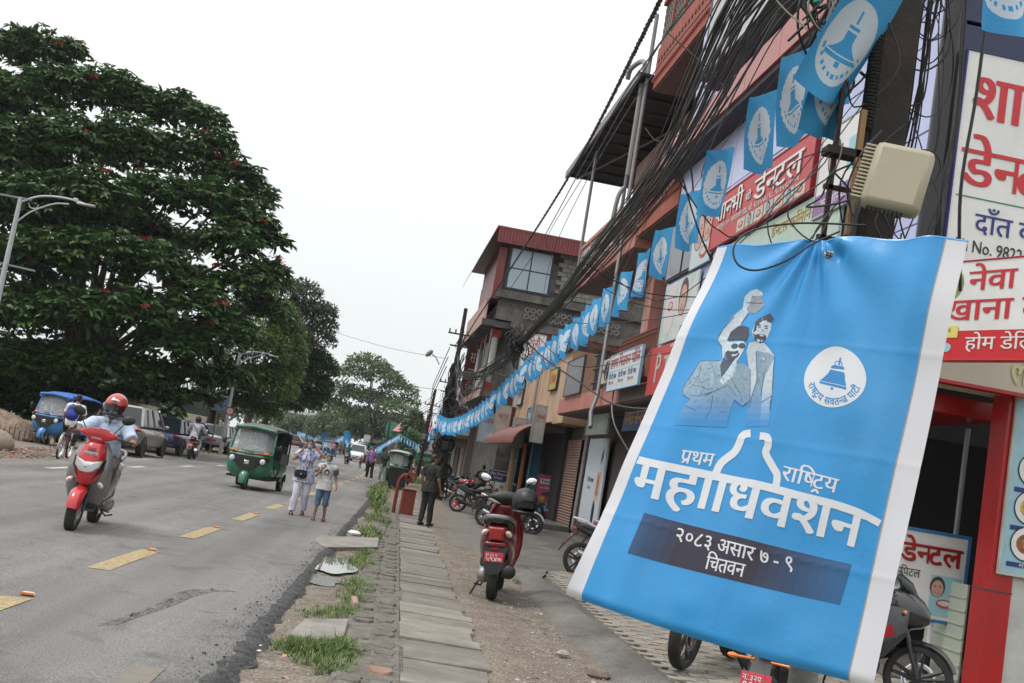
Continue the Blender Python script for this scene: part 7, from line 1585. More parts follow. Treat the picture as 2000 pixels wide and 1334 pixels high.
# ---------------------------------------------------------------- cars
def car(kind, label, loc, rz, col, group='cars parked on the left shoulder'):
    t = thing('car', label, 'car', loc, rz, group)
    L, W, H, zb, hood, tail = {'hatch': (3.9, 1.7, 1.5, .92, 1.0, .35), 'sedan': (4.3, 1.7, 1.47, .93, 1.1, .7), 'suv': (4.4, 1.8, 1.72, 1.05, 1.05, .3), 'pickup': (5.0, 1.85, 1.8, 1.08, 1.2, 1.9)}[kind]
    y0, y1 = -L/2, L/2; hw = W/2
    body_loft(t, 'body', col, ((y0, hw*.6, .36, .66, .9), (y0+.1, hw*.86, .26, .76, .92), (y0+.35, hw*.97, .22, zb-.1, .92), (y0+hood, hw, .22, zb, .93), (0, hw, .22, zb+.02, .93), (y1-.9, hw, .24, zb+.04, .93), (y1-.3, hw*.97, .28, zb+.04, .92), (y1-.08, hw*.88, .34, zb-.02, .92), (y1, hw*.7, .4, zb-.15, .9)), 5., 28)
    ya, yb_ = y0+hood-.1, y1-tail; r0, r1 = ya+.62, yb_-(.35 if kind != 'sedan' else .6)
    def gh(e, zt, tp): return [[(-hw*.9*k, y, z) for k, y, z in ()] for _ in ()]
    z0, z1 = zb-.03, H
    def ring(s_, ins, top): 
        return [(-s_, ya+ins), (s_, ya+ins), (s_, yb_-ins), (-s_, yb_-ins)] if not top else [(-s_, r0), (s_, r0), (s_, r1), (-s_, r1)]
    g = G(); A = [(x, y, z0) for x, y in ring(hw*.92, 0, 0)]; B = [(x, y, H-.07) for x, y in ring(hw*.74, 0, 1)]; g.add(A+B, [(0, 1, 5, 4), (1, 2, 6, 5), (2, 3, 7, 6), (3, 0, 4, 7)]); g.build('windows', m_cg, t, smooth=False)
    g = G(); C_ = [(x, y, H) for x, y in [(-hw*.66, r0+.12), (hw*.66, r0+.12), (hw*.66, r1-.12), (-hw*.66, r1-.12)]]; B2 = [(x*1.01, y, z-.005) for x, y, z in B]; D_ = [(x*1.01, y, z-.04) for x, y, z in B]; g.add(D_+B2+C_, [(0, 1, 5, 4), (1, 2, 6, 5), (2, 3, 7, 6), (3, 0, 4, 7), (4, 5, 9, 8), (5, 6, 10, 9), (6, 7, 11, 10), (7, 4, 8, 11), (8, 9, 10, 11)]); g.build('roof', col, t, bev=.02, ang=60)
    g = G()
    for i in range(4): g.tube([A[i], B[i]], .05, 6)
    for s_ in (-1, 1):
        for f_ in (.42, .72): g.tube([(s_*hw*.925, ya+(yb_-ya)*f_, z0), (s_*hw*.75, r0+(r1-r0)*f_, H-.07)], .035, 5)
        g.tube([(s_*hw*.93, ya, z0+.02), (s_*hw*.93, yb_, z0+.02)], .02, 5)
    g.build('pillars', col, t)
    for yy in (y0+.78, y1-.75):
        for s_ in (-1, 1):
            wheel(t, yy, .31, .19, 7, x=s_*(hw-.1), tr=.1, disc=False); g = G(); g.torus((s_*(hw+.0), yy, .33), (1, 0, 0), .345, .03, 20, 6, sq=.6, arc=(0, 2*PI)); g.disc((s_*(hw-.005), yy, .33), (1, 0, 0), .34, 24); g.build('wheel_arch', m_blkm, t)
    for s_ in (-1, 1):
        g = G(); g.ell((s_*hw*.82, y1-.12, zb-.14), (.14, .13, .085), 12); g.build('tail_light', m_lensr, t); g = G(); g.ell((s_*hw*.76, y0+.2, .68), (.16, .16, .07), 12); g.build('headlight', m_lens, t)
        g = G(); g.ell((s_*(hw+.09), ya+.35, zb+.05), (.1, .06, .07), 10); g.build('mirror', col, t)
        g = G(); 
        for f_ in (.3, .58): g.box((s_*(hw+.003), ya+(yb_-ya)*f_+.25, zb-.13), (.02, .14, .02))
        g.build('door_handle', col, t)
    g = G(); g.b2((-.26, y1-.03, .55), (.26, y1+.015, .68)); g.build('number_plate', m_plate, t); g = G(); g.b2((-.3, y0-.01, .36), (.3, y0+.03, .46)); g.b2((-.45, y0+.0, .52), (.45, y0+.05, .62)); g.build('grille', m_blk, t); g = G(); g.b2((-hw*.8, y1-.06, .3), (hw*.8, y1-.0, .42)); g.build('bumper', m_blkm, t, bev=.02)
    return t
c_nv = paint('navy metallic', (.02, .035, .11), .4); c_tl = paint('teal blue metallic', (.02, .11, .17), .4); c_sv = paint('silver metallic', (.42, .43, .45), .6, .32); c_gy = paint('warm grey metallic', (.3, .29, .27), .5); c_dr = paint('dark red metallic', (.1, .012, .02), .4)
for (px_, py_, k, lab, c, rz, dx) in ((224, 884, 'suv', 'silver grey SUV parked right behind the scooter rider', c_gy, 178, 0), (312, 884, 'hatch', 'navy blue hatchback parked under the tree, tail to the camera', c_nv, 175, 0), (352, 874, 'sedan', 'teal blue sedan parked just beyond the navy hatchback', c_tl, 173, 0), (415, 882, 'hatch', 'silver hatchback parked last in the row, tail to the camera', c_sv, 175, 0), (190, 866, 'hatch', 'grey van-like car half hidden between the blue rickshaw and the scooter rider', c_gy, 184, 0)):
    q = P_(px_, py_); car(k, lab, (q.x+dx, q.y+1.8, 0), R_(rz), c)
for (px_, py_, k, lab, c, rz) in ((572, 873, 'suv', 'dark red SUV crossing far away on the curve', c_dr, 80), (623, 878, 'sedan', 'white sedan far away facing the camera on the curve', c_wh, -12), (606, 868, 'suv', 'white SUV behind the dark red one, farthest of all cars', c_wh, -14), (697, 902, 'pickup', 'white pickup truck facing the camera on the far right of the road', c_wh, -5)):
    q = P_(px_, py_); car(k, lab, (q.x, min(q.y, 235), 0), R_(rz), c, 'far cars on the curve')
# ---------------------------------------------------------------- bicycles
def bike(label, loc, rot, col, basket=False):
    t = thing('bicycle', label, 'bicycle', loc, rot=rot)
    for y in (-.53, .53): wheel(t, y, .34, .04, 24, m_chr, tr=.019, disc=False)
    g = G(); H = (0, -.36, .86); B = (0, -.02, .28); S_ = (0, .16, .8); Rr = (0, .53, .34)
    for a, b in ((H, B), (B, S_), (H, S_), (S_, Rr), (B, Rr)): g.tube([a, b], .016, 6)
    g.tube([H, (0, -.42, .7), (0, -.53, .34)], .014, 6); g.tube([H, (0, -.33, 1.0)], .012, 6); g.build('frame', col, t)
    g = G(); g.tube(catm([(-.27, -.12, 1.02), (-.24, -.3, 1.03), (0, -.36, 1.0), (.24, -.3, 1.03), (.27, -.12, 1.02)], 4), .011, 6); g.build('handlebar', m_chr, t)
    g = G(); g.ell((0, .2, .88), (.09, .14, .035), 12); g.tube([S_, (0, .18, .87)], .012, 6); g.build('saddle', m_seat, t)
    g = G(); g.cyl((-.06, -.02, .28), (.06, -.02, .28), .03); g.torus((.04, -.02, .28), (1, 0, 0), .09, .006, 16, 4); g.tube([(.06, -.02, .28), (.08, .1, .18)], .008); g.box((.13, .1, .18), (.09, .07, .02)); g.tube([(-.06, -.02, .28), (-.08, -.14, .38)], .008); g.box((-.13, -.14, .38), (.09, .07, .02)); g.build('crank', m_blk, t)
    arcf(t, 'rear_mudguard', m_alum, .53, .34, .37, .03, R_(-10), R_(130)); arcf(t, 'front_mudguard', m_alum, -.53, .34, .37, .03, R_(45), R_(150))
    g = G(); 
    for x in (-.07, -.025, .025, .07): g.tube([(x, .3, .74), (x, .75, .74)], .006, 4)
    g.tube([(.07, .7, .74), (.03, .53, .34)], .006, 4); g.tube([(-.07, .7, .74), (-.03, .53, .34)], .006, 4); g.build('carrier', m_blk, t)
    if basket:
        g = G()
        for z in (.78, .85, .92, .98): g.tube([(-.15, -.45, z), (.15, -.45, z), (.15, -.68, z), (-.15, -.68, z), (-.15, -.45, z)], .005, 4)
        for x in np.linspace(-.15, .15, 7): g.tube([(x, -.45, .98), (x, -.45, .76), (x, -.68, .76), (x, -.68, .98)], .004, 3)
        g.build('basket', m_blk, t)
    return t
cy = gp(103, 895); bk1 = bike('maroon bicycle ridden away from the camera by a boy with a blue backpack', (cy.x+.1, cy.y+.5, 0), (0, R_(-3), R_(184)), paint('bike maroon', (.2, .03, .03), .1))
q = gp(1118, 1022); bike('pink ladies bicycle with a wire basket leaning by the pipe and brown shutter', (q.x, q.y-1.8, .02), (0, R_(5), R_(8)), paint('bike pink', (.5, .06, .12), .1), True)
# ================================================================ PEOPLE (face -Y, feet at the origin)
m_sk = mat('brown skin', (.30, .155, .095), .55, var=.08, vs_=20)
m_hair = mat('black hair', (.012, .010, .009), .5, bump=.3, bs=80)
m_eye = mat('eye white', (.6, .58, .55), .3); m_mask = mat('blue face mask', (.22, .5, .60), .75, bump=.1, bs=30)
m_shoe = mat('black shoe', (.018, .018, .018), .45); m_sole = mat('sandal', (.05, .035, .03), .7)
def hand(g, W_, d, s_, curl=.5, k=1.):
    """palm, four unequal bent fingers and a thumb leaving the side of the palm; W_ wrist, d along forearm, s_ towards the thumb"""
    W_ = Vector(W_); d = Vector(d).normalized(); s_ = (Vector(s_)-d*Vector(s_).dot(d)).normalized(); n = d.cross(s_).normalized()
    c = W_+d*.045*k; R3 = Matrix((s_, n, d)).transposed(); g.ell(c, (.038*k, .015*k, .05*k), 10, rot=R3)
    for i, (o, L_) in enumerate(((.027, .068), (.010, .076), (-.008, .072), (-.026, .056))):
        p = W_+d*.082*k+s_*o*k; q = p+(d*math.cos(curl*.6)+n*math.sin(curl*.6))*L_*.5*k; r = q+(d*math.cos(curl*1.7)+n*math.sin(curl*1.7))*L_*.55*k
        g.cone(p-d*.02*k, q, .0092*k, .0085*k, n=6); g.cone(q, r, .0085*k, .007*k, n=6)
    p = W_+d*.03*k+s_*.03*k; q = p+(d*.75+s_*.75+n*.25*curl).normalized()*.035*k; r = q+(d*.95+s_*.25+n*.5*curl).normalized()*.03*k
    g.cone(p-s_*.01*k, q, .012*k, .0105*k, n=6); g.cone(q, r, .0105*k, .0085*k, n=6)
def person(label, loc, rz, H=1.7, pose=None, shirt=None, trous=None, sleeve=.55, leg=1., shoes='shoe', hair='short', mask=False, fem=False, curl=(.5, .5), headrot=0., detail=1, group=None, loose=1., skirt=.0, rot=None, belly=0., helmet=None, sleeve_mat=None, shirt_len=0., skin=None, fat=1.):
    t = thing('person', label, 'person', loc, rz, group, rot=rot); k = H/1.7; sk = skin or m_sk; wS = .9 if fem else 1.
    J = dict(pel=(0, 0, .93), che=(0, 0, 1.26), nec=(0, .01, 1.44), hea=(0, -.015, 1.585), shL=(.175*wS, 0, 1.38), shR=(-.175*wS, 0, 1.38), elL=(.225, .03, 1.11), elR=(-.225, .03, 1.11), wrL=(.235, -.05, .87), wrR=(-.235, -.05, .87),
             hiL=(.088, 0, .90), hiR=(-.088, 0, .90), knL=(.10, -.02, .49), knR=(-.10, -.02, .49), anL=(.105, .02, .085), anR=(-.105, .02, .085))
    J.update(pose or {}); J = {a: Vector(b)*k for a, b in J.items()}; V_ = .0085 if detail == 1 else .013 if detail == 2 else .03
    upv = (J['nec']-J['pel']).normalized(); g = G()
    HR = Matrix.Rotation(headrot, 3, 'Z'); hc = J['hea']; f = HR @ Vector((0, -1, 0)); f = (f-upv*f.dot(upv)*.5).normalized(); sd = f.cross(Vector((0, 0, 1))).normalized(); HM = Matrix((sd, -f, Vector((0, 0, 1)))).transposed()
    g.ell(hc+Vector((0, 0, .02*k)), (.072*k, .09*k, .1*k), 16, rot=HM); g.ell(hc+f*.022*k-Vector((0, 0, .05*k)), (.055*k, .06*k, .065*k), 12, rot=HM)
    g.cone(hc+f*.088*k+Vector((0, 0, .015*k)), hc+f*.103*k-Vector((0, 0, .025*k)), .009*k, .014*k, n=6)
    for s_ in (-1, 1): g.ell(hc+sd*.074*k*s_+Vector((0, 0, -.005*k))-f*-.0, (.012*k, .02*k, .032*k), 8, rot=HM)
    g.cone(J['nec']-upv*.06*k, hc-Vector((0, 0, .03*k)), .056*k*wS, .05*k*wS)
    cw = .145*wS*fat; tr_ = Matrix.Identity(3); q = upv.to_track_quat('Z', 'Y').to_matrix()
    shv = (J['shL']-J['shR']).normalized(); fwd = shv.cross(upv).normalized()*-1; TM = Matrix((shv, -fwd if False else upv.cross(shv), upv)).transposed()
    def tor(g, e=0.):
        g.ell(J['che']+upv*.02*k, ((cw+e)*k, (.10+e+belly*.3)*k*fat, (.19+e)*k), 16, rot=TM); g.ell((J['pel']+J['che'])/2, ((cw*.86+e+belly*.5)*k, (.09+e+belly)*k*fat, (.2+e)*k), 14, rot=TM)
        g.ell(J['pel']+upv*.0, ((.15*fat+e)*k, (.105+e)*k*fat, (.13+e)*k), 14, rot=TM)
        for s_ in 'LR': g.cone(J['sh'+s_], J['nec']-upv*.03*k, (.055+e)*k, (.05+e)*k)
        if fem:
            for s_ in (-1, 1): g.ell(J['che']+shv*.06*k*s_+TM @ Vector((0, -.08*k, -.01*k)), ((.055+e)*k,)*3, 10)
    tor(g, -.004)
    for s_ in 'LR':
        g.cone(J['sh'+s_], J['el'+s_], .046*k*wS*fat, .036*k*wS*fat); g.cone(J['el'+s_], J['wr'+s_], .038*k*wS*fat, .024*k*wS)
        g.cone(J['hi'+s_], J['kn'+s_], .082*k*fat, .054*k*fat); g.cone(J['kn'+s_], J['an'+s_], .055*k*fat, .035*k); fd = Vector((J['an'+s_].x*.2, -1, 0)).normalized()
        if pose and ('toe'+s_) in pose: fd = (J['toe'+s_]-J['an'+s_]); fd.normalize()
        g.cone(J['an'+s_]-Vector((0, 0, .04*k))-fd*.04*k, J['an'+s_]-Vector((0, 0, .045*k))+fd*.14*k, .036*k, .028*k)
        d = J['wr'+s_]-J['el'+s_]; th = f if abs(d.normalized().dot(f)) < .8 else Vector((0, 0, 1))
        if pose and ('th'+s_) in pose: th = Vector(pose['th'+s_])
        if detail < 3: hand(g, J['wr'+s_], d, th, curl[0 if s_ == 'L' else 1], k)
        else: g.ell(J['wr'+s_]+d.normalized()*.06*k, (.03*k, .03*k, .06*k), 8)
    fused('body', g, sk, t, V_, 1)
    ee = .016*loose
    if shirt:
        g = G(); tor(g, ee)
        if shirt_len: g.tube([J['pel']+upv*.12*k, J['pel'], J['pel']-upv*(.06+shirt_len*.55)*k], [(.105+ee)*k, (.118+ee)*k*fat, (.125+ee*1.3)*k*fat], 20, sq=1.38)
        for s_ in 'LR':
            a, b = J['sh'+s_], J['el'+s_]; c = J['wr'+s_]; e_ = a.lerp(b, min(1, sleeve))
            if sleeve <= 1: g.tube([a+(a-b).normalized()*.02, a, e_], [.035*k, (.056+ee)*k*fat, (.056+ee*.9)*k*fat], 12)
            else: g.tube([a, b, b.lerp(c, sleeve-1)], [(.055+ee)*k, (.045+ee)*k, (.034+ee)*k], 12)
        o = fused('shirt', g, shirt, t, V_*1.15, 3)
        if sleeve_mat:
            g = G()
            for s_ in 'LR': a, b = J['sh'+s_], J['el'+s_]; g.tube([a.lerp(b, .12), a.lerp(b, sleeve+.02)], [(.060+ee)*k, (.060+ee)*k], 14)
            fused('sleeve', g, sleeve_mat, t, V_, 1)
    if trous:
        g = G(); g.ell(J['pel'], ((.155*fat+ee*.6)*k, (.11+ee*.6)*k*fat, (.12)*k), 14, rot=TM)
        for s_ in 'LR':
            a, b, c = J['hi'+s_], J['kn'+s_], J['an'+s_]; e2 = .012*loose
            g.cone(a, b, (.086+e2)*k*fat, (.062+e2)*k)
            if leg >= 1: g.tube([b, b.lerp(c, leg-.04)] if leg <= 1 else [b, c], [(.062+e2)*k, (.046+e2*1.5)*k], 12)
            elif leg > .5: g.tube([b-(b-a)*.0, b.lerp(c, (leg-.5)*2)], [(.064+e2)*k, (.062+e2*1.6)*k], 12)
        fused('trousers', g, trous, t, V_*1.15, 2)
    for s_ in 'LR':
        a = J['an'+s_]; fd = Vector((a.x*.2, -1, 0)).normalized()
        if pose and ('toe'+s_) in pose: fd = (J['toe'+s_]-a).normalized()
        g = G(); up = Vector((0, 0, 1))
        if shoes == 'shoe': g.cone(a-up*.035*k-fd*.05*k, a-up*.045*k+fd*.16*k, .046*k, .037*k); g.cone(a+up*.0*k, a-up*.03*k, .045*k, .045*k); o = g.build('shoe', m_shoe, t)
        elif shoes == 'white': g.cone(a-up*.035*k-fd*.05*k, a-up*.045*k+fd*.16*k, .046*k, .037*k); g.build('shoe', m_white, t)
        elif shoes == 'sandal': sdv = fd.cross(up).normalized(); RM = Matrix((sdv, fd, up)).transposed(); g.box(a-up*.077*k+fd*.05*k, (.085*k, .25*k, .018*k), rot=RM); g.torus(a-up*.055*k+fd*.085*k, fd, .04*k, .014*k, 14, 5, sq=1.8); g.build('sandal', m_sole, t, bev=.004)
    if hair and not helmet:
        g = G(); g.ell(hc+Vector((0, 0, .045*k))-f*.012*k, (.079*k, .094*k, .088*k), 16, rot=HM); g.ell(hc-f*.04*k+Vector((0, 0, .0*k)), (.074*k, .068*k, .085*k), 14, rot=HM)
        if hair == 'long': g.ell(hc-f*.06*k-Vector((0, 0, .1*k)), (.09*k, .05*k, .17*k), 12, rot=HM)
        if hair == 'tied': g.ell(hc-f*.09*k+Vector((0, 0, .0*k)), (.04*k, .045*k, .045*k), 12)
        # keep the face clear
        hm = fused('hair', g, m_hair, t, .008 if detail < 3 else .02, 1)
    if detail < 3:
        for s_ in (-1, 1):
            p = hc+f*.079*k+sd*.028*k*s_+Vector((0, 0, .018*k)); g = G(); g.ell(p, (.0135*k, .008*k, .007*k), 10, rot=HM); e_ = g.build('eye', m_eye, t); g = G(); g.ell(p+f*.005*k, (.006*k, .005*k, .0062*k), 8, rot=HM); g.build('iris', m_hair, e_)
            g = G(); g.tube([p+Vector((0, 0, .016*k))-sd*.016*k-f*.003, p+Vector((0, 0, .021*k))+f*.004*k, p+Vector((0, 0, .016*k))+sd*.016*k-f*.003], .0035*k, 5); g.build('eyebrow', m_hair, t)
        if not mask: g = G(); g.ell(hc+f*.078*k-Vector((0, 0, .052*k)), (.023*k, .008*k, .0065*k), 10, rot=HM); g.build('mouth', mat('lips', (.22, .08, .07), .5), t)
        if mask is True: g = G(); g.ell(hc+f*.035*k-Vector((0, 0, .042*k)), (.064*k, .072*k, .05*k), 18, rot=HM); g.build('face_mask', m_mask, t)
        if mask == 'chin': g = G(); g.ell(hc+f*.025*k-Vector((0, 0, .095*k)), (.06*k, .06*k, .03*k), 16, rot=HM); g.build('face_mask', m_mask, t)
    t['_'] = 0; del t['_']; return t, J, f, sd, HM, hc, k
# ---- scooter rider (sits on the scooter; same lean and heading)
def onveh(v, p): return v.matrix_world @ Vector(p)
bpy.context.view_layer.update()
m_polo = mat('pale blue polo', (.47, .56, .72), .8, bump=.2, bs=12); m_ol = mat('olive trousers', (.07, .065, .05), .85, var=.15, bump=.2)
sc = 1.13
ride = dict(pel=(0, .32, .90), che=(0, .22, 1.2), nec=(0, .16, 1.42), hea=(0, .12, 1.55), shL=(.19, .17, 1.35), shR=(-.19, .17, 1.35), elL=(.37, -.05, 1.17), elR=(-.37, -.05, 1.17), wrL=(.36, -.29, 1.19), wrR=(-.36, -.29, 1.19),
  hiL=(.1, .3, .87), hiR=(-.1, .3, .87), knL=(.19, -.14, .80), knR=(-.19, -.14, .80), anL=(.15, -.13, .43), anR=(-.15, -.13, .43), thL=(-1, 0, .3), thR=(1, 0, .3))
r_, J, f, sd, HM, hc, k = person('man in a pale blue polo shirt, mask and red helmet riding the red scooter', sc1.location, 0, 1.7, ride, m_polo, m_ol, .75, 1., 'shoe', None, True, curl=(1.6, 1.6), rot=tuple(sc1.rotation_euler), belly=.03, helmet=1, fat=1.14, loose=1.3)
def helmet(par, hc, f, sd, HM, k, mt, visor=True, name='helmet', sc=1.):
    g = G(); g.ell(hc+Vector((0, 0, .035*k))-f*.012*k, (.125*k*sc, .145*k*sc, .138*k*sc), 24, rot=HM, h=16); V = g.v; c = hc
    def cut(p): p = Vector(p)-c; fy, fz, fx = p.dot(f), p.z, abs(p.dot(sd)); return fy > .035*k and -.2*k < fz < .045*k and fx < .098*k
    g.f = [q for q in g.f if not (all(cut(V[i]) for i in q) or all(V[i][2] < c.z-.085*k for i in q))]
    o = g.build(name, mt, par); s_ = o.modifiers.new('s', 'SOLIDIFY'); s_.thickness = .012; s_.offset = 1
    g = G(); g.torus(c+Vector((0, 0, -.075*k))-f*.01*k, (0, 0, 1), .112*k*sc, .016*k, 24, 6); g.build('rim', m_blk, o)
    if visor:
        g = G(); V = []; 
        for i in range(4):
            for j in range(15):
                a = R_(-72+144*j/14); z = .055*k-.026*k*i; V.append(c+f*(math.cos(a)*.138*k)+sd*(math.sin(a)*.126*k)+Vector((0, 0, z)))
        g.add(V, [(i*15+j, i*15+j+1, (i+1)*15+j+1, (i+1)*15+j) for i in range(3) for j in range(14)]); g.build('visor', mat('smoked visor', (.02, .02, .022), .06, alpha=.72, spec=.8), o)
    return o
hl_ = helmet(r_, hc+Vector((0, 0, .02)), f, sd, HM, k*1.14, paint('helmet red', (.45, .03, .02), .1, .2))
g = G(); g.ell(hc+f*.135*k+Vector((0, 0, .138*k)), (.055*k, .02*k, .022*k), 14, rot=HM); st_ = g.build('sticker', m_white, hl_); text_obj('STM', m_txb, lambda a, b: hc+f*.158*k+Vector((0, 0, .126*k))+Vector((-.03+a, 0, b)) , st_, 'lettering', .03, .06, .018)
g = G(); g.tube([J['che']+Vector((x, -.13+.02*abs(x)*8, .03)) for x in np.linspace(-.15, .15, 9)], .016, 6, sq=.5); g.build('dark_stripe', mat('shirt navy stripe', (.02, .025, .06), .8), r_)
g = G(); g.tube([J['che']+Vector((x, -.134+.02*abs(x)*8, .06)) for x in np.linspace(-.15, .15, 9)], .008, 6, sq=.5); g.build('white_stripe', m_white, r_)
g = G(); 
for s_ in (-1, 1): g.add([J['nec']+Vector(p) for p in ((s_*.01, -.13, -.04), (s_*.085, -.09, -.02), (s_*.09, -.02, .03), (s_*.045, -.07, .04))], [(0, 1, 2, 3)])
cl_ = g.build('collar', m_polo, r_); so_ = cl_.modifiers.new('s', 'SOLIDIFY'); so_.thickness = .008
g = G(); g.add([J['nec']+Vector(p) for p in ((0, -.145, -.1), (-.02, -.13, -.02), (.02, -.13, -.02))], [(0, 1, 2)]); g.build('shirt_opening', m_blk, r_)
# ---- woman with phone
pz = gp(572, 1006)
m_floral = mat('blue floral print', (.55, .54, .60), .8)
n = m_floral.node_tree.nodes; l = m_floral.node_tree.links; tcn = n.new('ShaderNodeTexCoord'); vz_ = n.new('ShaderNodeTexNoise'); vz_.inputs['Scale'].default_value = 15; vz_.inputs['Detail'].default_value = 2; vz_.inputs['Distortion'].default_value = 2.5; l.new(tcn.outputs['Object'], vz_.inputs['Vector'])
cr = n.new('ShaderNodeValToRGB'); cr.color_ramp.interpolation = 'CONSTANT'; e = cr.color_ramp.elements; e[0].color = (.04, .07, .3, 1); e[1].position = .46; e[1].color = (.6, .6, .64, 1)
for q_, c_ in ((.39, (.1, .2, .55, 1)), (.60, (.48, .33, .38, 1)), (.66, (.6, .6, .64, 1))): x_ = e.new(q_); x_.color = c_
l.new(vz_.outputs[0], cr.inputs[0]); l.new(cr.outputs[0], n['Principled BSDF'].inputs['Base Color'])
m_wtr = mat('white trousers', (.60, .58, .66), .8, bump=.25, bs=9)
wom, J, f, sd, HM, hc, k = person('woman in a blue floral blouse and white trousers holding a phone to her ear', (pz.x+.08, pz.y, .0), R_(8), 1.58, dict(elR=(-.30, -.12, 1.22), wrR=(-.13, -.09, 1.48), elL=(.36, -.07, 1.36), wrL=(.13, -.03, 1.55), thR=(0, 0, 1), thL=(0, -1, .2),
  knL=(.10, -.03, .49), anL=(.11, .10, .115), knR=(-.11, -.1, .5), anR=(-.14, -.08, .085), toeL=(.1, -.03, .03)), m_floral, m_wtr, .62, 1.0, 'sandal', 'tied', True, True, (1.0, .9), detail=1, loose=1.7, shirt_len=.24, fat=1.12)
g = G(); g.box(hc+sd*(-.098)+Vector((0, -.01, -.01)), (.012, .07, .14)); g.build('phone', m_blk, wom, bev=.004)
bag = thing('shoulder_bag', 'small black crossbody bag at the waist of the woman in floral blouse', 'bag', (pz.x+.02, pz.y-.2, .86), R_(8)); m_bag = mat('black leather bag', (.015, .015, .017), .35)
g = G(); g.loft([rr_(0, y, 0, .13*w_, .085*w_, 4, 20) for y, w_ in ((-.045, .85), (-.03, 1), (.03, 1), (.045, .85))]); g.build('bag_body', m_bag, bag, fixn=True)
g = G(); g.loft([rr_(0, y, .03, .128*w_, .055*w_, 3.4, 20) for y, w_ in ((-.06, .9), (-.045, 1.0))]); g.build('flap', m_bag, bag, fixn=True); g = G(); g.box((0, -.062, .0), (.03, .008, .03)); g.build('clasp', m_chr, bag)
g = G(); g.tube(catm([(.1, -.03, .07), (.14, -.05, .25), (.13, -.03, .42), (.10, .08, .52)], 5), .008, 5); g.tube(catm([(-.12, -.0, .05), (-.16, .1, .1)], 4), .008, 5); g.build('strap', m_bag, bag)
# ---- boy
pz = gp(618, 1017); m_tee = mat('grey white t-shirt', (.5, .49, .49), .8, bump=.2, bs=10); m_den = mat('faded denim', (.07, .12, .19), .85, var=.35, vs_=4, bump=.3, bs=60)
boy, J, f, sd, HM, hc, k = person('boy in a white t-shirt with grey sleeves and denim shorts, hand at his mouth', (pz.x+.04, pz.y-.1, 0), R_(2), 1.34, dict(elR=(-.26, -.1, 1.13), wrR=(-.09, -.2, 1.36), thR=(0, 0, 1), elL=(.25, .02, 1.12), wrL=(.30, -.1, .93), knR=(-.10, -.05, .49), anR=(-.13, -.04, .085), knL=(.1, -.06, .5), anL=(.12, .07, .10)), m_tee, m_den, .62, .6, 'sandal', 'short', 'chin', False, (.9, 1.2), detail=1, loose=1.7, shirt_len=.14, sleeve_mat=mat('grey sleeve', (.07, .07, .08), .8))
g = G(); c = J['che']+Vector((0, -.132, -.0)); g.add([c+Vector((.05*math.cos(a), 0.0, .055*math.sin(a))) for a in np.linspace(0, 2*PI, 16, endpoint=False)], [tuple(range(16))]); cp_ = g.build('chest_print', m_hair, boy, smooth=False)
g = G(); g.add([c+Vector((.026*math.cos(a), -.003, -.012+.032*math.sin(a))) for a in np.linspace(0, 2*PI, 14, endpoint=False)], [tuple(range(14))]); g.build('chest_print_face', m_tee, cp_, smooth=False)
# ---- guard in dark olive, walking away and looking right
pz = gp(824, 1026); m_gd = mat('dark olive uniform', (.019, .02, .016), .85, bump=.25, bs=9); m_gt = mat('black trousers', (.016, .016, .017), .85, bump=.2, bs=9)
person('man in a dark olive shirt and black trousers standing on the slab footpath', (pz.x+.03, pz.y, 0), R_(150), 1.70, dict(elR=(-.23, .03, 1.12), wrR=(-.25, -.1, .88), elL=(.24, .02, 1.12), wrL=(.24, -.1, .88), knL=(.09, -.04, .49), anL=(.09, .03, .085), anR=(-.1, -.08, .085)), m_gd, m_gt, .78, 1., 'shoe', 'short', False, headrot=R_(-45), detail=1, loose=1.2, shirt_len=.12, fat=1.05)
# ---- man and woman farther along
pz = gp(719, 937); person('man in a lilac t-shirt, black trousers and white shoes walking on the far verge', (pz.x, pz.y, 0), 0, 1.72, dict(anL=(.14, -.1, .085), anR=(-.13, .1, .1), knR=(-.11, .03, .49)), mat('lilac t-shirt', (.33, .17, .42), .8), m_gt, .6, 1., 'white', 'short', False, detail=2, loose=1.3)
pz = gp(744, 941); person('woman in a dark green t-shirt and pale green patterned trousers beside the lilac shirt', (pz.x, pz.y, 0), R_(5), 1.62, dict(anL=(.13, -.05, .085), anR=(-.13, .08, .09)), mat('dark green t-shirt', (.02, .055, .04), .8), mat('pale green print trousers', (.25, .36, .32), .8, var=.3, vs_=14), .65, 1., 'white', 'long', False, True, detail=2, loose=1.9)
# ---- cyclist with backpack
cyc = dict(pel=(0, .2, .98), che=(0, .05, 1.27), nec=(0, -.03, 1.47), hea=(0, -.07, 1.61), shL=(.18, -.03, 1.41), shR=(-.18, -.03, 1.41), elL=(.26, -.12, 1.14), elR=(-.26, -.12, 1.14), wrL=(.26, -.17, 1.05), wrR=(-.26, -.17, 1.05), hiL=(.09, .18, .95), hiR=(-.09, .18, .95), knL=(.14, -.13, .72), knR=(-.14, -.2, .8), anL=(.14, .1, .3), anR=(-.14, -.1, .46))
cyp, J, f, sd, HM, hc, k = person('boy in a white shirt riding the maroon bicycle, seen from behind', bk1.location, 0, 1.7, cyc, m_white, m_gt, .7, 1., 'shoe', 'short', False, curl=(1.5, 1.5), rot=tuple(bk1.rotation_euler), detail=2)
bp = thing('backpack', 'royal blue backpack worn by the boy on the maroon bicycle', 'backpack', tuple(bk1.location), rot=tuple(bk1.rotation_euler)); m_bpk = mat('royal blue nylon', (.02, .03, .26), .7, bump=.2, bs=20)
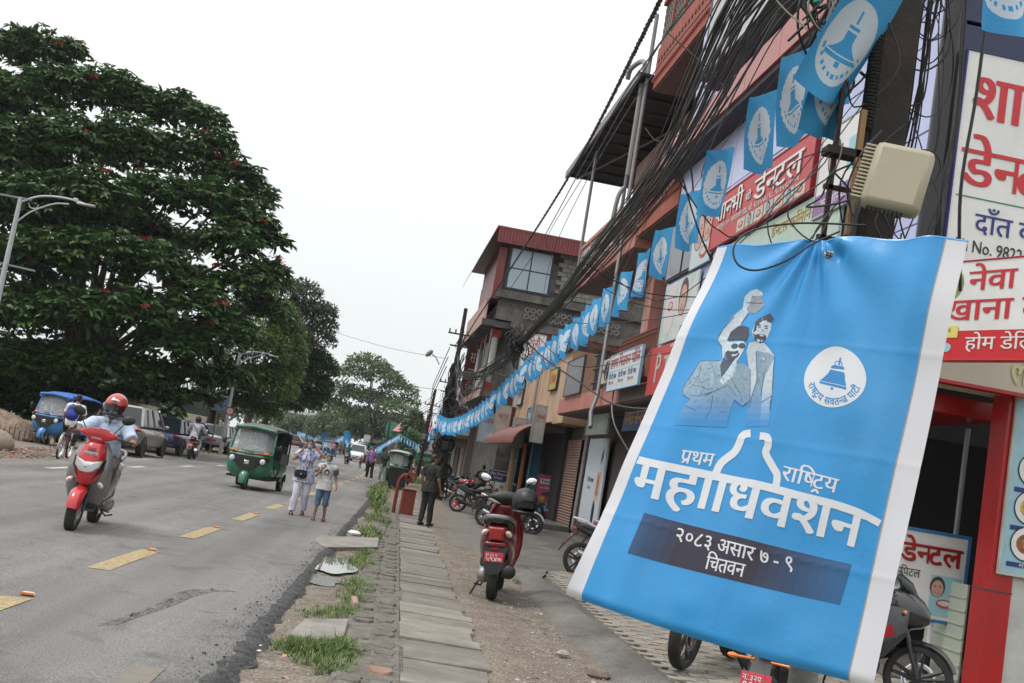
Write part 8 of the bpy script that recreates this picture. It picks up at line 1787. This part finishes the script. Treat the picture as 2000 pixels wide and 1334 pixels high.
g = G(); RX = Matrix.Rotation(R_(22), 3, 'X'); g.loft([[RX @ Vector(q)+Vector((0, .2, 1.25)) for q in rr_(0, y, -.01*i, hx, hz, 3.2, 20)] for i, (y, hx, hz) in enumerate(((-.06, .14, .2), (-.02, .155, .225), (.06, .155, .22), (.12, .13, .19), (.15, .09, .14)))]); g.build('bag_body', m_bpk, bp, fixn=True)
g = G(); g.loft([[RX @ Vector(q)+Vector((0, .2, 1.2)) for q in rr_(0, y, -.05, hx, hz, 3.2, 16)] for y, hx, hz in ((.12, .11, .1), (.17, .1, .09), (.185, .07, .06))]); g.build('front_pocket', m_bpk, bp, fixn=True)
g = G(); g.tube([RX @ Vector(q)+Vector((0, .2, 1.25)) for q in ((-.1, .15, .02), (0, .165, .09), (.1, .15, .02))], .006, 5)
for s_ in (-1, 1): g.tube(catm([(s_*.08, .1, 1.42), (s_*.1, .0, 1.48), (s_*.12, -.1, 1.42), (s_*.14, -.05, 1.25), (s_*.14, .1, 1.1)], 4), .016, 6, sq=.5)
g.build('strap', m_bpk, bp)
# ---- rider in pale kurta, far rider, drivers
kr = dict(pel=(0, .3, .92), che=(0, .2, 1.22), nec=(0, .13, 1.42), hea=(0, .1, 1.56), shL=(.19, .14, 1.36), shR=(-.19, .14, 1.36), elL=(.33, -.02, 1.14), elR=(-.33, -.02, 1.14), wrL=(.34, -.25, 1.06), wrR=(-.34, -.25, 1.06), hiL=(.1, .28, .88), hiR=(-.1, .28, .88), knL=(.2, -.08, .66), knR=(-.2, -.08, .66), anL=(.17, .1, .33), anR=(-.17, .1, .33))
m_kur = mat('pale lilac kurta', (.4, .38, .43), .85)
p_, J, f, sd, HM, hc, k = person('rider in a pale kurta and black helmet on the dark motorcycle, seen from behind', mb1.location, 0, 1.7, kr, m_kur, m_kur, 1.7, 1., 'shoe', None, False, rot=tuple(mb1.rotation_euler), detail=2, helmet=1, loose=1.6, shirt_len=.2)
helmet(p_, hc, f, sd, HM, k, m_blk, False)
g = G(); g.tube(catm([J['shL']+Vector((0, .1, .05)), J['che']+Vector((0, .15, .02)), J['pel']+Vector((-.17, .1, .05))], 4), .014, 5); g.build('bag_strap', m_blk, p_); g = G(); g.box(J['pel']+Vector((-.2, .05, .02)), (.08, .2, .2)); g.build('sling_bag', m_blk, p_, bev=.02)
p_, J, f, sd, HM, hc, k = person('far scooter rider in teal clothes coming down the road', mb3.location, 0, 1.7, ride, mat('teal shirt', (.03, .15, .17), .8), m_gt, .8, 1., 'shoe', None, False, rot=tuple(mb3.rotation_euler), detail=3, helmet=1); helmet(p_, hc, f, sd, HM, k, m_blk, False)
tk = [o for o in bpy.data.objects if o.get('category') == 'auto rickshaw'][0]
drv = dict(pel=(0, -.3, .72), che=(0, -.28, 1.02), nec=(0, -.3, 1.2), hea=(0, -.33, 1.34), shL=(.18, -.3, 1.15), shR=(-.18, -.3, 1.15), elL=(.27, -.48, .98), elR=(-.27, -.48, .98), wrL=(.25, -.66, 1.05), wrR=(-.25, -.66, 1.05), hiL=(.1, -.32, .7), hiR=(-.1, -.32, .7), knL=(.16, -.7, .72), knR=(-.16, -.7, .72), anL=(.14, -.72, .42), anR=(-.14, -.72, .42))
person('driver in a pale shirt behind the windscreen of the moving green auto rickshaw', tk.location, 0, 1.65, drv, mat('driver pale shirt', (.35, .42, .48), .8), m_gt, .8, 1., 'shoe', 'short', False, rot=tuple(tk.rotation_euler), detail=3)
# seated man in black by the motorcycles, standing with his back to us
q = gp(905, 985); person('man in a black t-shirt sitting on a motorcycle before the snack shop, seen from behind', (q.x+.55, q.y+.3, 0), R_(200), 1.72, dict(kr, wrL=(.2, -.2, 1.0), wrR=(-.2, -.2, 1.0), elL=(.27, .05, 1.1), elR=(-.27, .05, 1.1)), m_gt, m_gt, .8, 1., 'shoe', 'short', False, detail=2, loose=1.3)
for k_, (px_, py_, c, lab) in enumerate(((648, 893, (.4, .15, .2), 'far pedestrian in a pinkish top by the blue rickshaw'), (669, 886, (.5, .4, .35), 'far pedestrian in beige by the verge'), (711, 905, (.25, .35, .45), 'far pedestrian in pale blue beside the pickup'), (716, 921, (.12, .2, .35), 'far pedestrian in blue just behind the lilac shirt man'), (702, 915, (.35, .1, .05), 'small far child in orange-brown before the pickup'), (663, 889, (.1, .1, .12), 'far pedestrian in dark clothes near the poles'))):
    q = gp(px_, py_); person(lab, (q.x, q.y, 0), rnd(-1, 1), 1.0 if 'child' in lab else 1.65, None, mat('far cloth %d' % k_, c, .8), m_gt, .7, 1., 'shoe', 'short', False, detail=3)
# loose helmet hung on the parked motorcycle mirror
q = at(1026, 987, 14.6); hm = thing('helmet', 'black helmet hung from the right handlebar of the parked dark red scooter', 'helmet', tuple(q), R_(30))
helmet(hm, Vector((0, 0, 0)), Vector((0, -1, 0)), Vector((-1, 0, 0)), Matrix.Identity(3), 1.25, m_blk, True, 'shell')
q = at(944, 935, 36); hm = thing('helmet', 'black helmet standing on a motorcycle beside the menu stand', 'helmet', tuple(q), R_(30)); helmet(hm, Vector((0, 0, 0)), Vector((0, -1, 0)), Vector((-1, 0, 0)), Matrix.Identity(3), 1.25, m_blk, False, 'shell')
# ================================================================ TREES, FAR SETTING
def leafmat(nm, c, c2, tl=.25):
    m = bpy.data.materials.new(nm); m.use_nodes = True; n = m.node_tree.nodes; l = m.node_tree.links; b = n['Principled BSDF']; b.inputs['Roughness'].default_value = .42; b.inputs['Specular IOR Level'].default_value = .35
    gi = n.new('ShaderNodeNewGeometry'); mx = n.new('ShaderNodeMix'); mx.data_type = 'RGBA'; mx.inputs[6].default_value = (*c, 1); mx.inputs[7].default_value = (*c2, 1); l.new(gi.outputs['Random Per Island'], mx.inputs[0]); l.new(mx.outputs[2], b.inputs['Base Color'])
    tr = n.new('ShaderNodeBsdfTranslucent'); l.new(mx.outputs[2], tr.inputs[0]); ms = n.new('ShaderNodeMixShader'); ms.inputs[0].default_value = tl; l.new(b.outputs[0], ms.inputs[1]); l.new(tr.outputs[0], ms.inputs[2]); l.new(ms.outputs[0], n['Material Output'].inputs[0]); return m
def leafcloud(name, C_, nl, L_, W_, mt, par, loc, droop=.35, seed=1, up=.35, spray=0, mats2=None, blossom=0):
    """C_: clump ellipsoids (x,y,z,rx,ry,rz); leaves sit mostly near clump surfaces, pointing out and drooping"""
    R = np.random.default_rng(seed); C_ = np.array(C_, float); w_ = (C_[:, 3]*C_[:, 4]+C_[:, 5]*C_[:, 3])**1.0; w_ /= w_.sum()
    ns = nl//max(1, spray) if spray else nl; idx = R.choice(len(C_), ns, p=w_); c = C_[idx]
    d = R.normal(size=(ns, 3)); d /= np.linalg.norm(d, axis=1)[:, None]; d[:, 2] = np.where(d[:, 2] < -.3, -d[:, 2]*.6, d[:, 2]); r = 1-.45*R.random(ns)**1.8
    P = c[:, :3]+d*c[:, 3:]*r[:, None]
    if spray:
        P = np.repeat(P, spray, 0); d = np.repeat(d, spray, 0); k = len(P); a = np.tile(np.arange(spray), ns)*2*PI/spray+np.repeat(R.random(ns)*6, spray)
        e = np.stack([np.cos(a), np.sin(a), -.12+.25*R.random(k)], 1)+d*.35; D = e/np.linalg.norm(e, axis=1)[:, None]; 
    else:
        k = len(P); D = d*.7+R.normal(size=(k, 3))*.6
    D[:, 2] -= droop*R.random(k); D /= np.linalg.norm(D, axis=1)[:, None]
    U = np.array([0, 0, 1.])+R.normal(size=(k, 3))*up; S_ = np.cross(D, U); S_ /= np.linalg.norm(S_, axis=1)[:, None]; N_ = np.cross(S_, D)
    s = L_*(.6+.7*R.random(k))[:, None]; wv = W_*(.7+.5*R.random(k))[:, None]
    v0 = P; v1 = P+D*s*.35+S_*wv+N_*s*.06; v2 = P+D*s*.35-S_*wv+N_*s*.06; v3 = P+D*s*.72+S_*wv*.75; v4 = P+D*s*.72-S_*wv*.75; v5 = P+D*s-N_*s*.14
    V = np.stack([v0, v1, v2, v3, v4, v5], 1).reshape(-1, 3); b = np.arange(k)[:, None]*6
    T = np.concatenate([b+[0, 2, 1], b+[1, 2, 3], b+[3, 2, 4], b+[3, 4, 5]], 1).reshape(-1, 3)
    me = bpy.data.meshes.new(name); me.vertices.add(len(V)); me.vertices.foreach_set('co', V.ravel()); me.loops.add(len(T)*3); me.loops.foreach_set('vertex_index', T.ravel().astype(np.int32)); me.polygons.add(len(T)); me.polygons.foreach_set('loop_start', np.arange(0, len(T)*3, 3, dtype=np.int32)); me.polygons.foreach_set('loop_total', np.full(len(T), 3, dtype=np.int32)); me.update(); me.validate()
    me.materials.append(mt)
    if mats2: me.materials.append(mats2); q = np.repeat((R.random(k) < blossom).astype(np.int32), 4); me.polygons.foreach_set('material_index', q)
    o = obj(name, me, par, loc); return o
m_bark = mat('bark', (.06, .045, .033), .9, var=.3, bump=.8, bs=12)
def limbs(par, base, h, r, targets, mt=m_bark, seed=3):
    g = G(); R = random.Random(seed); b = Vector(base); top = b+Vector((0, 0, h)); g.tube(catm([b, b+Vector((.1, 0, h*.5)), top], 4), [r*1.25, r, r*.8], 10)
    for t in targets:
        t = Vector(t); m1 = top.lerp(t, .35)+Vector((R.uniform(-.4, .4), R.uniform(-.4, .4), R.uniform(0, .7))); m2 = top.lerp(t, .7)+Vector((R.uniform(-.4, .4), R.uniform(-.4, .4), R.uniform(-.1, .5)))
        g.tube(catm([top-Vector((0, 0, h*.15)), m1, m2, t], 4), [r*.5, r*.3, r*.14, r*.04], 7)
        for _ in range(3):
            q = m2.lerp(t, R.random()); e = q+Vector((R.uniform(-1.4, 1.4), R.uniform(-1.4, 1.4), R.uniform(-.5, 1.))); g.tube([q, q.lerp(e, .5)+Vector((0, 0, .2)), e], [r*.1, r*.07, r*.02], 5)
    return g.build('trunk', mt, par)
# --- the big flame tree: clumps placed in its crown at their own distances
m_l1 = leafmat('flame tree leaf', (.016, .042, .010), (.042, .10, .018), .22); m_l1b = leafmat('flame tree top leaf', (.05, .11, .022), (.10, .19, .035), .35)
m_bloss = mat('red blossom', (.30, .025, .015), .7)
big = thing('flame_tree', 'huge dark tree with red blossoms filling the left side, overhanging the parked cars', 'tree', (-15.5, 54, 0))
SPOT = ((70, 100, 44, 2.0, 1.2), (20, 110, 45, 1.6, 1.0), (140, 100, 44, .9, .5), (120, 175, 43, 2.2, 1.1), (210, 180, 44, 2.2, 1.2), (40, 200, 42, 2.2, 1.3), (270, 210, 44, 1.6, 1.1), (340, 215, 44, 1.6, 1.0), (395, 240, 43, 1.3, .9), (425, 290, 42, 1.0, 1.0), (360, 310, 42, 2.0, 1.4), (250, 290, 41, 2.2, 1.5), (130, 290, 40, 2.4, 1.6), (20, 300, 40, 2.2, 1.6), (455, 350, 42, 1.5, 1.2), (500, 385, 42, 1.1, .8), (400, 400, 41, 2.1, 1.4), (480, 440, 41, 1.5, 1.2), (525, 470, 41.5, 1.1, .8), (440, 480, 40, 1.8, 1.2), (300, 380, 40, 1.6, 1.1), (180, 390, 38.5, 2.2, 1.4), (60, 400, 38.5, 2.3, 1.4), (530, 540, 41, 1.0, .9), (475, 560, 40, 1.6, 1.2), (380, 600, 38, 1.5, 1.2), (300, 520, 38, 1.8, 1.2), (200, 500, 37.5, 2.0, 1.3), (90, 510, 37.5, 2.2, 1.4), (10, 520, 37.5, 1.8, 1.4), (520, 610, 41, 1.0, .9), (440, 660, 39, 1.5, 1.1), (330, 680, 38, 1.6, 1.1), (250, 620, 37, 1.9, 1.2), (150, 620, 36.5, 2.0, 1.3), (40, 620, 37, 2.1, 1.3), (280, 730, 38.5, 1.6, .8), (180, 710, 37.5, 1.8, .9), (90, 715, 38, 1.9, 1.0), (10, 720, 39, 1.8, 1.2), (370, 735, 40, 1.6, .8), (440, 740, 41, 1.3, .7), (60, 770, 41, 1.6, .6), (150, 770, 43, 1.8, .7), (20, 790, 43, 1.6, .7), (300, 770, 44, 1.9, .6), (400, 775, 46, 1.6, .6), (240, 450, 44, 2.5, 1.8), (120, 450, 45, 3, 2), (330, 480, 45, 2.2, 1.6), (100, 600, 45, 3, 2), (250, 600, 45, 2.6, 1.8), (380, 560, 45, 1.9, 1.4), (60, 330, 46, 3, 2), (200, 300, 46, 2.8, 1.6), (340, 650, 45, 2.4, 1.4), (440, 620, 45, 1.6, 1.2), (180, 690, 46, 3.2, 1.2), (60, 690, 46, 3, 1.3), (-60, 200, 44, 2.6, 2), (-60, 400, 42, 2.6, 2), (-60, 600, 40, 2.6, 2), (-70, 740, 40, 2.4, 1.2), (390, 690, 46, 1.8, 1), (60, 830, 50, 2.2, .7), (180, 800, 50, 2.4, .8), (300, 800, 52, 2.2, .7))
O_ = Vector((-15.5, 54, 0)); CL = []
for (a, b, Y, r1, r2) in SPOT:
    p = at(a, b, Y+9)-O_; q = .92 if Y < 44.5 else .7; CL.append((p.x, p.y, p.z, r1*q, r1*q*.9, r2*q*1.12))
inner = [(x, y, z-.1, a*.8, b*.8, c*.8) for x, y, z, a, b, c in CL]
leafcloud('foliage', CL, 84000, .40, .068, m_l1, big, (0, 0, 0), seed=4, spray=7, mats2=m_l1b, blossom=.16, up=.6, droop=.6)
leafcloud('foliage', inner, 15000, .5, .12, m_l1, big, (0, 0, 0), seed=5, up=1.2)
hi = [(x, y-.1, z+.1, a*1.02, b*1.02, c*1.02) for x, y, z, a, b, c in CL[:34]]
R = np.random.default_rng(9); BL = []
for _ in range(40): c = hi[R.integers(len(hi))]; v = R.normal(size=3); v /= np.linalg.norm(v); v[1] = -abs(v[1]); v[2] = abs(v[2])*.8; BL.append((c[0]+v[0]*c[3], c[1]+v[1]*c[4], c[2]+v[2]*c[5], .2*R.random()+.05, .2*R.random()+.05, .08))
leafcloud('blossom', BL, 1300, .1, .03, m_bloss, big, (0, 0, 0), seed=6)
limbs(big, (0, 0, 0), 3.2, .5, [Vector(c[:3]) for c in CL[:48:2]])
def tree(name, lab, base, C_, n, L_, W_, m1, m2=None, bl=.2, seed=1, spray=0, r=.3, h=2.5, group=None, tr=True):
    t = thing(name, lab, 'tree', base, group=group); B = Vector(base); C2 = [((p:=at(a, b, Y)-B).x, p.y, p.z, r1, r1*.9, r2) for a, b, Y, r1, r2 in C_]
    leafcloud('foliage', C2, n, L_, W_, m1, t, (0, 0, 0), seed=seed, spray=spray, mats2=m2, blossom=bl)
    if tr: limbs(t, (0, 0, 0), h, r, [Vector(c[:3]) for c in C2[::2]], seed=seed)
    return t
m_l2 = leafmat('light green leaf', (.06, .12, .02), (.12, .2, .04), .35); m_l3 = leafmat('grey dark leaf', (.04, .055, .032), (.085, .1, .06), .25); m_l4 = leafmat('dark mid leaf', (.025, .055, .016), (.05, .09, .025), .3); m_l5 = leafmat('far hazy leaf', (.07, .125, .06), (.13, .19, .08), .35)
tree('garden_tree', 'yellow-green leafy tree between the big flame tree and the grey-leaved tree', (-11.5, 68, 0), ((520, 620, 66, 2.0, 1.5), (490, 680, 64, 2.2, 1.7), (545, 690, 66, 1.7, 1.6), (560, 650, 67, 1.2, .9), (470, 740, 64, 2.2, 1.5), (520, 760, 65, 1.9, 1.4), (555, 730, 67, 1.2, 1.0), (500, 590, 66, 1.4, .9), (440, 760, 66, 2.0, 1.2), (480, 800, 66, 2.2, .8)), 22000, .26, .06, m_l2, m_l4, .3, 11)
tree('grey_tree', 'tall grey-green tree with loose twiggy top, behind the yellow-green tree', (-11.5, 84, 0), ((560, 570, 80, 1.4, .8), (590, 570, 82, 1.6, .9), (600, 610, 82, 2.0, 1.3), (630, 610, 82, 1.2, .8), (640, 640, 82, .8, .9), (575, 620, 82, 2.0, 1.4), (610, 660, 82, 1.8, 1.3), (560, 660, 80, 2.0, 1.2)), 8500, .28, .07, m_l3, m_l4, .2, 12)
tree('dark_tree', 'dark low-hanging tree right of the yellow-green one, over the far road', (-10.5, 86, 0), ((590, 700, 84, 2.2, 1.4), (620, 720, 84, 1.6, 1.2), (600, 750, 84, 2.0, 1.2), (560, 740, 84, 1.8, 1.2), (580, 785, 84, 1.9, .9), (615, 775, 84, 1.2, .7), (545, 790, 84, 1.8, .7)), 20000, .3, .07, m_l4, m_l1, .3, 13)
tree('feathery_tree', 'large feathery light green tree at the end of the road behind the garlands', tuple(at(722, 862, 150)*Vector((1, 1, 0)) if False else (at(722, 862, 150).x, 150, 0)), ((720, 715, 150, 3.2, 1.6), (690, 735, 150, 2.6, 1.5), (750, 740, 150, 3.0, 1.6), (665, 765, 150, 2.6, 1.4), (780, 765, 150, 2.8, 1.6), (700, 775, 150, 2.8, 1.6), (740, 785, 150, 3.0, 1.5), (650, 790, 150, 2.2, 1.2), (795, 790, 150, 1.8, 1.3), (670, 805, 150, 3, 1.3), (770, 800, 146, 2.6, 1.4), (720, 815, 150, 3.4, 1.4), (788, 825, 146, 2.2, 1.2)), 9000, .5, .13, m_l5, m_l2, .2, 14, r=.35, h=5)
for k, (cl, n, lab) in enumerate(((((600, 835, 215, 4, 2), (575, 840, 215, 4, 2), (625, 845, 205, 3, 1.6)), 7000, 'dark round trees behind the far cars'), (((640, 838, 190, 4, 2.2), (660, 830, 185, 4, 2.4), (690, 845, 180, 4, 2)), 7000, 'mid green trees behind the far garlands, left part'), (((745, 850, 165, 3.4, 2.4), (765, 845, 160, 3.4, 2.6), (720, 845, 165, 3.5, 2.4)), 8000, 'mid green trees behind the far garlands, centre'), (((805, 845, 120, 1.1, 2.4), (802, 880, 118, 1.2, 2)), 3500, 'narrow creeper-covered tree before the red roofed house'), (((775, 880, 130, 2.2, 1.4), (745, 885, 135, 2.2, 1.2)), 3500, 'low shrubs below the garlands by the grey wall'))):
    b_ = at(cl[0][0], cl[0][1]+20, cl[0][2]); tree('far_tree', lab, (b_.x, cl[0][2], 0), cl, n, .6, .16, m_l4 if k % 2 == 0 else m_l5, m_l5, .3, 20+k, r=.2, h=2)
g = G(); 
# far belt of trees and a low wooded rise: one mass
R = np.random.default_rng(3); CLb = []
for x in np.arange(-330, 160, 7.): CLb.append((x, 330+R.uniform(-15, 15)-abs(x)*.12, 4+R.uniform(0, 2.), 7, 6, 4+R.uniform(0, 3)))
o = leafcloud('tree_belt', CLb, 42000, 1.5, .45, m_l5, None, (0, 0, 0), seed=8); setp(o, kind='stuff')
CLc = []
for y in np.arange(40, 150, 5.): CLc.append((-24-.1*y+R.uniform(-2, 2), y, 2.+R.uniform(0, 1.), 3.4, 3, 2.4))
for y in np.arange(62, 100, 4.): CLc.append((-17+R.uniform(-1, 1), y, 1.6, 2.4, 2.4, 1.8))
o = leafcloud('undergrowth', CLc, 30000, .5, .16, m_l4, None, (0, 0, 0), seed=9); setp(o, kind='stuff')
# garden wall with railing on the left
m_yw = mat('cream garden wall', (.48, .43, .31), .85, var=.08, dirt=(.25, .22, .17), dirt_amt=.5)
gw = thing('garden_wall', 'long cream garden wall topped by a dark railing behind the parked cars', 'wall', (-12.6, 52, 0), R_(3)); g = G(); g.b2((-.12, 0, 0), (.12, 46, 1.9)); g.build('wall', m_yw, gw, smooth=False)
g = G(); 
for k in range(150): g.b2((-.015, k*.3, 1.9), (.015, k*.3+.03, 2.9))
for z in (2.0, 2.4, 2.9): g.b2((-.02, 0, z), (.02, 46, z+.04))
g.build('railing', m_joint, gw, smooth=False)
fe = thing('picket_fence', 'low rusty picket fence at the left edge before the earth heap', 'fence', (at(0, 848, 36).x-3, 36.6, 0)); g = G()
for k in range(30): g.b2((k*.16, 0, 0), (k*.16+.03, .02, .38+.05*math.sin(k*2.)))
g.build('pickets', m_bark, fe, smooth=False)
# signs by the second lamp
q = at(437, 822, 57); bs_ = thing('blue_notice', 'pale blue notice board with a round sign on the lamp post', 'sign', (q.x-.7, 57, 0)); g = G(); g.cyl((.3, 0, 0), (.3, 0, 2.2), .04); g.build('post', m_steel, bs_); g = G(); g.b2((0, -.04, 2.2), (.7, .04, 3.0)); g.build('board', mat('notice blue', (.2, .3, .48), .5), bs_)
q = at(449, 803, 56.8); rs2 = thing('round_sign', 'round white and red road sign on the farther lamp post', 'road sign', tuple(q)); g = G(); g.cyl((0, 0, 0), (0, -.03, 0), .22, n=24); g.build('disc', m_red, rs2); g = G(); g.cyl((0, -.032, 0), (0, -.04, 0), .16, n=24); g.build('face', m_white, rs2)
# heap of earth and sack on the left edge
c = gp(20, 872); g = G(); g.ell((0, 0, 0), (2.0, 1.7, .95), 36, h=20); g.v = [tuple(Vector(v)*(1+.22*noise.noise(Vector(v)*.9)+.08*noise.noise(Vector(v)*4)+.05*noise.noise(Vector(v)*11))) for v in g.v]
setp(g.build('earth_heap', m_ground('heap earth', [(.10, .07, .05), (.2, .14, .10), (.28, .22, .17)], 2., .95, 1., 14), None, (c.x-2.9, c.y+6.5, -.1)), 'heap of brown earth and rubble at the left edge under the tree', 'earth heap')
c = gp(8, 878); g = G(); g.ell((0, 0, 0), (.5, .36, .32), 20, h=12); g.v = [tuple(Vector(v)*(1+.25*noise.noise(Vector(v)*2.2))) for v in g.v]; setp(g.build('boulder', mat('pale rock', (.24, .2, .155), .95, var=.2, bump=.8, bs=9), None, (c.x-.35, c.y+.3, .18)), 'pale rounded boulder at the left edge in front of the earth heap', 'boulder')
def flh():
    p = gp(rnd(0, 130), rnd(872, 892)); return (p.x, p.y, -.02)
pebbles('heap_rubble', 700, flh, .015, .05, [m_st[2], m_st[2], m_st[0], m_st[2], m_st[3]])
# far buildings
def fbuild(lab, px0, py0, px1, py1, Y, wall, roof, depth=10, rh=1.2, pitched=False):
    a = at(px0, py1, Y); b = at(px1, py0, Y); a2 = at(px0, py0, Y); w_ = b.x-a.x; h = (a2.z+b.z)/2; t = thing('far_house', lab, 'building', (a.x, Y, 0)); g = G(); g.b2((0, 0, -.3), (w_, depth, h)); g.build('wall', wall, t, smooth=False)
    g = G()
    if pitched: g.add([(-.5, -.6, h), (w_+.5, -.6, h), (w_+.5, depth+.6, h), (-.5, depth+.6, h), (w_*.2, depth/2, h+rh), (w_*.8, depth/2, h+rh)], [(0, 1, 5, 4), (1, 2, 5), (2, 3, 4, 5), (3, 0, 4), (0, 3, 2, 1)])
    else: g.b2((-.8, -.8, h), (w_+.8, depth+.5, h+rh*.4))
    g.build('roof', roof, t, smooth=False)
    for k in range(max(1, int(w_/3))):
        z = 1.
        while z < h-1.5: f_ = G().b2((.8+k*3, -.05, z), (2.0+k*3, .01, z+1.2)).build('window', m_joint, t, smooth=False); z += 3
    return t
m_pr = mat('faded pink roof', (.42, .16, .15), .7); m_bei = mat('beige far wall', (.34, .28, .23), .85)
fbuild('beige house with a pale flat roof behind the far lamp pole', 566, 812, 640, 850, 225, m_bei, mat('pale sheet roof', (.55, .57, .57), .5), rh=1.6)
fbuild('brown two storey house behind the far garlands', 640, 815, 690, 850, 230, mat('brown far wall', (.22, .16, .12), .85), m_soff)
fbuild('house with a broad faded pink hipped roof beyond the end of the shops', 765, 848, 850, 900, 125, mat('pinkish far wall', (.3, .18, .15), .85), m_pr, rh=2.0, pitched=True)
fbuild('low grey compound building behind the shrubs', 735, 872, 800, 905, 132, mat('grey far wall', (.2, .2, .19), .9), m_soff)
q = gp(822, 935); t = sign('green_shop_board', 'green and white roadside board with red lettering beyond the bare pole', 'signboard', (q.x-.6, 88, .9), 0, 3.0, 1.7, .1, m_grn); pat(t, m_white, rect(.05, 1.0, 2.95, 1.62)); wr(t, 'शुभ यात^ा होटल', m_sred, .2, 1.15, 2.6, .3, .03); wr(t, 'खाना नास[त]ा', m_white, .3, .4, 2.2, .3, .03)
g = G(); g.b2((.2, .03, -.9), (.28, .1, 0)); g.b2((2.7, .03, -.9), (2.78, .1, 0)); g.build('leg', m_steel, t)
q = at(858, 872, 66); t = sign('white_small_sign', 'small white sign with a red word between the far poles', 'sign', (q.x-.6, 66, q.z-.3), 0, 1.4, .6, .05, m_white, m_joint); wr(t, 'एटीएम', m_red, .2, .18, 1.0, .24, .03)
g = G(); g.b2((.66, .02, -2.6), (.72, .06, 0)); g.build('post', m_steel, t)
q = at(778, 842, 128); t = thing('green_tank', 'green box-like tank on the roof line above the garland', 'tank', (q.x-.7, 128, q.z-.9)); g = G(); g.loft([rr_(0, y, .9, .8, .9, 4, 16) for y in (-.6, .6)]); g.build('tank_body', mat('tank green', (.03, .22, .14), .5), t, fixn=True); g = G(); g.b2((-.5, -.4, -q.z+.9), (.5, .4, 0)); g.build('stand', m_soff, t)
# potted plants / moss at the step, creeper in the dental gutter
# ---------------------------------------------------------------- air
g = G(); g.b2((-420, -40, -1.2), (200, 420, 45)); hz_ = g.build('haze', bpy.data.materials.new('air'), None, smooth=False); setp(hz_, kind='stuff')
am = hz_.data.materials[0]; am.use_nodes = True; n = am.node_tree.nodes; n.remove(n['Principled BSDF']); pv = n.new('ShaderNodeVolumePrincipled'); pv.inputs['Density'].default_value = .00025; pv.inputs['Color'].default_value = (.93, .96, 1, 1); pv.inputs['Anisotropy'].default_value = .2
am.node_tree.links.new(pv.outputs[0], n['Material Output'].inputs['Volume'])
